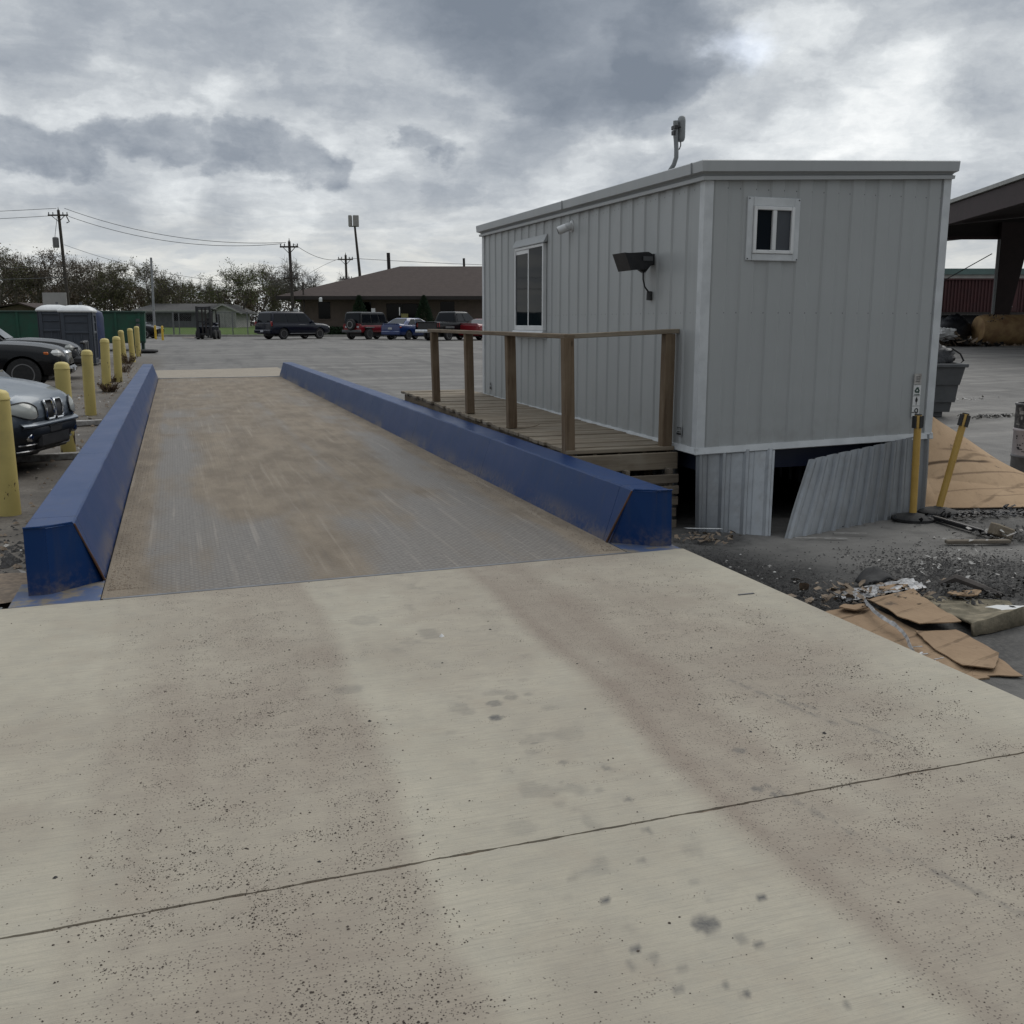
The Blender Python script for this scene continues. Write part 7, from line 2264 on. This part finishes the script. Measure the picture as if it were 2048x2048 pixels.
# ---------------------------------------------------------------- open sided shed, boxcar, far warehouse
sh = thing('open_shed', 'dark open sided steel shed with a rising roof edge at the right', 'shed', CG(24, 46), -YAW)
f0, f1 = 46.0, 62.0
zs_ = zg(*C(24, 50)[:2])
P = lambda xr, d, z: (xr - 24, d - 46, z - zs_ + 0.0)
ex = lambda d: 20.2 + (d - 45.8) * .0928          # x of the long eave
d0_, d1_ = 30.0, 84.0
rz_ = lambda d, x: 7.0 + .10 * (x - ex(d))
ring = lambda d, off: [P(ex(d), d, 6.86 + off), P(46, d, rz_(d, 46) - .14 + off), P(46, d, rz_(d, 46) + off), P(ex(d), d, 7.0 + off)]
rf = MB().loft([ring(d0_, 0), ring(d1_, 0)]).build('roof', 'canopy_steel', sh)
tr_ = lambda d: [P(ex(d) - .16, d, 6.90), P(ex(d) - .003, d, 6.90), P(ex(d) - .003, d, 7.06), P(ex(d) - .16, d, 7.06)]
MB().loft([tr_(d0_), tr_(d1_)]).build('gutter', 'canopy_trim', rf)
fc_ = lambda d: [P(ex(d) - .05, d, 6.0), P(ex(d) + .25, d, 6.0), P(ex(d) + .25, d, 6.855), P(ex(d) - .05, d, 6.855)]
MB().loft([fc_(d0_), fc_(d1_)]).build('eave_girder', 'canopy_steel', sh)
xa, xb = ex(f1) + .3, 44.0
MB().loft([[P(xa, f1, 6.45), P(xa, f1 + .1, 6.45), P(xa, f1 + .1, 6.82), P(xa, f1, 6.82)], [P(xb, f1, 6.45), P(xb, f1 + .1, 6.45), P(xb, f1 + .1, rz_(f1, xb) - .2), P(xb, f1, rz_(f1, xb) - .2)]]).build('rear_cladding', 'dark_trim', sh)
MB().beam(P(xa, f1 - .15, 6.52), P(29.5, f1 - .15, 6.52), .2, .18).build('eave_beam', 'canopy_steel', sh)
MB().prism([P(29.42, f1 - .5, .2), P(30.08, f1 - .5, .2), P(31.0, f1 - .5, 5.5), P(33.0, f1 - .5, 6.5), P(33.0, f1 - .5, 7.4), P(29.42, f1 - .5, 7.4)], (0, .35, 0)).build('column', 'canopy_steel', sh)
MB().tube([P(29.28, f1 - .6, .2), P(29.28, f1 - .6, 6.4)], .09, 8).build('downpipe', 'conduit', sh)
MB().tube([P(25.0, f1 + 6, 2.0), P(29.2, f1, 5.6)], .03, 5).build('stay_rod', 'wire', sh)
bx_ = thing('boxcar', 'dark red railway boxcar standing beyond the open shed', 'boxcar', CG(47, 96), -YAW)
zbx = zg(*C(47, 96)[:2]); Q = lambda x, y, z: (x - 47, y - 96, z - zbx)
cuts = [40.0, 44.0, 48.0, 52.0]
mb = MB()
mb.box(Q(34, 96.1, 2.4), Q(62, 99, 5.50))
mb.build('body', 'boxcar_red', bx_)
mb = MB(); x = 34.0
while x < 62:
    if not (46.9 < x < 47.6): mb.box(Q(x, 95.99, 2.45), Q(x + .13, 96.098, 5.42))
    x += .32
mb.build('side_ribs', 'boxcar_red', bx_)
MB().box(Q(34, 95.9, 2.2), Q(62, 96.09, 2.44)).build('sill_beam', 'dark_trim', bx_)
MB().box(Q(34, 95.9, 5.43), Q(62, 96.09, 5.58)).build('top_chord', 'boxcar_red', bx_)
MB().box(Q(34, 96.2, .6), Q(62, 98.8, 2.19)).build('underframe', 'dark_void', bx_)
pn = MB().box(Q(46.9, 95.93, 2.5), Q(48.0, 95.985, 5.4)).build('panel', 'boxcar_red', bx_)
k = MB(); random.seed(14)
for cxx, n in ((47.15, 9), (47.45, 9)):
    for i in range(n):
        z = 5.2 - i * .20
        k.box(Q(cxx - .05, 95.915, z - .07), Q(cxx - .02, 95.928, z + .06))
        if i % 2 == 0: k.box(Q(cxx - .02, 95.915, z + .03), Q(cxx + .06, 95.928, z + .06))
        if i % 3: k.box(Q(cxx + .03, 95.915, z - .07), Q(cxx + .06, 95.928, z + .03))
k.box(Q(46.95, 95.915, 2.9), Q(47.55, 95.928, 3.0))
k.build('lettering', 'pale_chip', pn)
fw_ = thing('far_warehouse', 'long pale warehouse with a grey green roof edge beyond the boxcar', 'warehouse', CG(48, 118), -YAW)
zfw = zg(*C(48, 118)[:2])
MB().box((-26, 0, -.5), (30, 20, 6.95 - zfw)).build('wall', 'far_wall', fw_)
MB().box((-26.2, -.2, 6.951 - zfw), (30.2, 20.2, 7.62 - zfw)).build('roof_edge', 'far_trim', fw_)
yl = thing('yard_light', 'small twin headed yard light just past the cabin corner', 'yard light', CG(41.2, 100), -YAW)
MB().tube([(0, 0, -.3), (0, 0, 7.9)], .10, 6).build('pole', 'pole_wood', yl)
for s_ in (-1, 1): MB().box((s_ * .45 - .25, -.2, 7.9), (s_ * .45 + .25, .2, 8.2), .04).beam((0, 0, 7.6), (s_ * .45, 0, 8.0), .06, .06).build('lamp_head', 'black_metal', yl)

# ---------------------------------------------------------------- crumbs strewn over slab and scale
rng2 = np.random.default_rng(5)
mb = MB()
N = 150000
X = rng2.uniform(-.95, 3.15, N); Y = 1.45 + (5.72 - 1.45) * rng2.random(N) ** 1.15
wl = band(X, .15, .85, .2) * 1.0 + band(X, 2.42, .95, .18) * sstep(Y, 1.2, 2) * .85 + .035
cl = sstep(fbm(X * 7, Y * 16, 4), .47, .66) * 1.5 + .12
den = wl * cl * (.45 + .9 * sstep(Y, 5.8, 3.0)) * .36
keep = rng2.random(N) < den
random.seed(2)
for x, y in zip(X[keep], Y[keep]):
    s_ = random.random()
    mb.chip((x, y, .0006), (.0011 + .0030 * s_ ** 9) + .0010 * random.random(), .35)
o = mb.build('crumbs', 'crumb', norm=False)
tag(o, 'small dark crumbs of dirt strewn over the pale slab', 'crumbs', kind='stuff')
mb = MB()
for (x, y, r_) in [(1.05, 4.1, .009), (1.9, 3.3, .010), (1.95, 3.0, .009), (.62, 3.55, .010), (.42, 4.5, .008), (1.62, 3.9, .008), (.3, 2.6, .008), (1.35, 4.9, .008), (2.2, 2.9, .012), (.9, 4.75, .007), (1.4, 4.5, .009), (1.45, 3.4, .008), (.55, 4.9, .008), (-.4, 2.75, .009), (2.3, 3.9, .01)]:
    mb.chip((x, y, .0006), r_ * .8, .32)
tag(mb.build('clods', 'soot_chip', norm=False), 'larger dark clods scattered on the pale slab', 'clods', kind='stuff')
mb = MB()
for _ in range(5200):
    side = random.random() < .5
    y = 5.9 + 18 * random.random() ** 1.8
    x = (-.45 + abs(random.gauss(0, .10))) if side else (2.75 - abs(random.gauss(0, .10)))
    mb.chip((x, y, -.003), random.uniform(.002, .005), .3, 1 if random.random() < .94 else 0)
tag(mb.build('sand_grit', ['crumb', 'tan_chip'], norm=False), 'tan grit lying along both curbs of the scale', 'grit', kind='stuff')
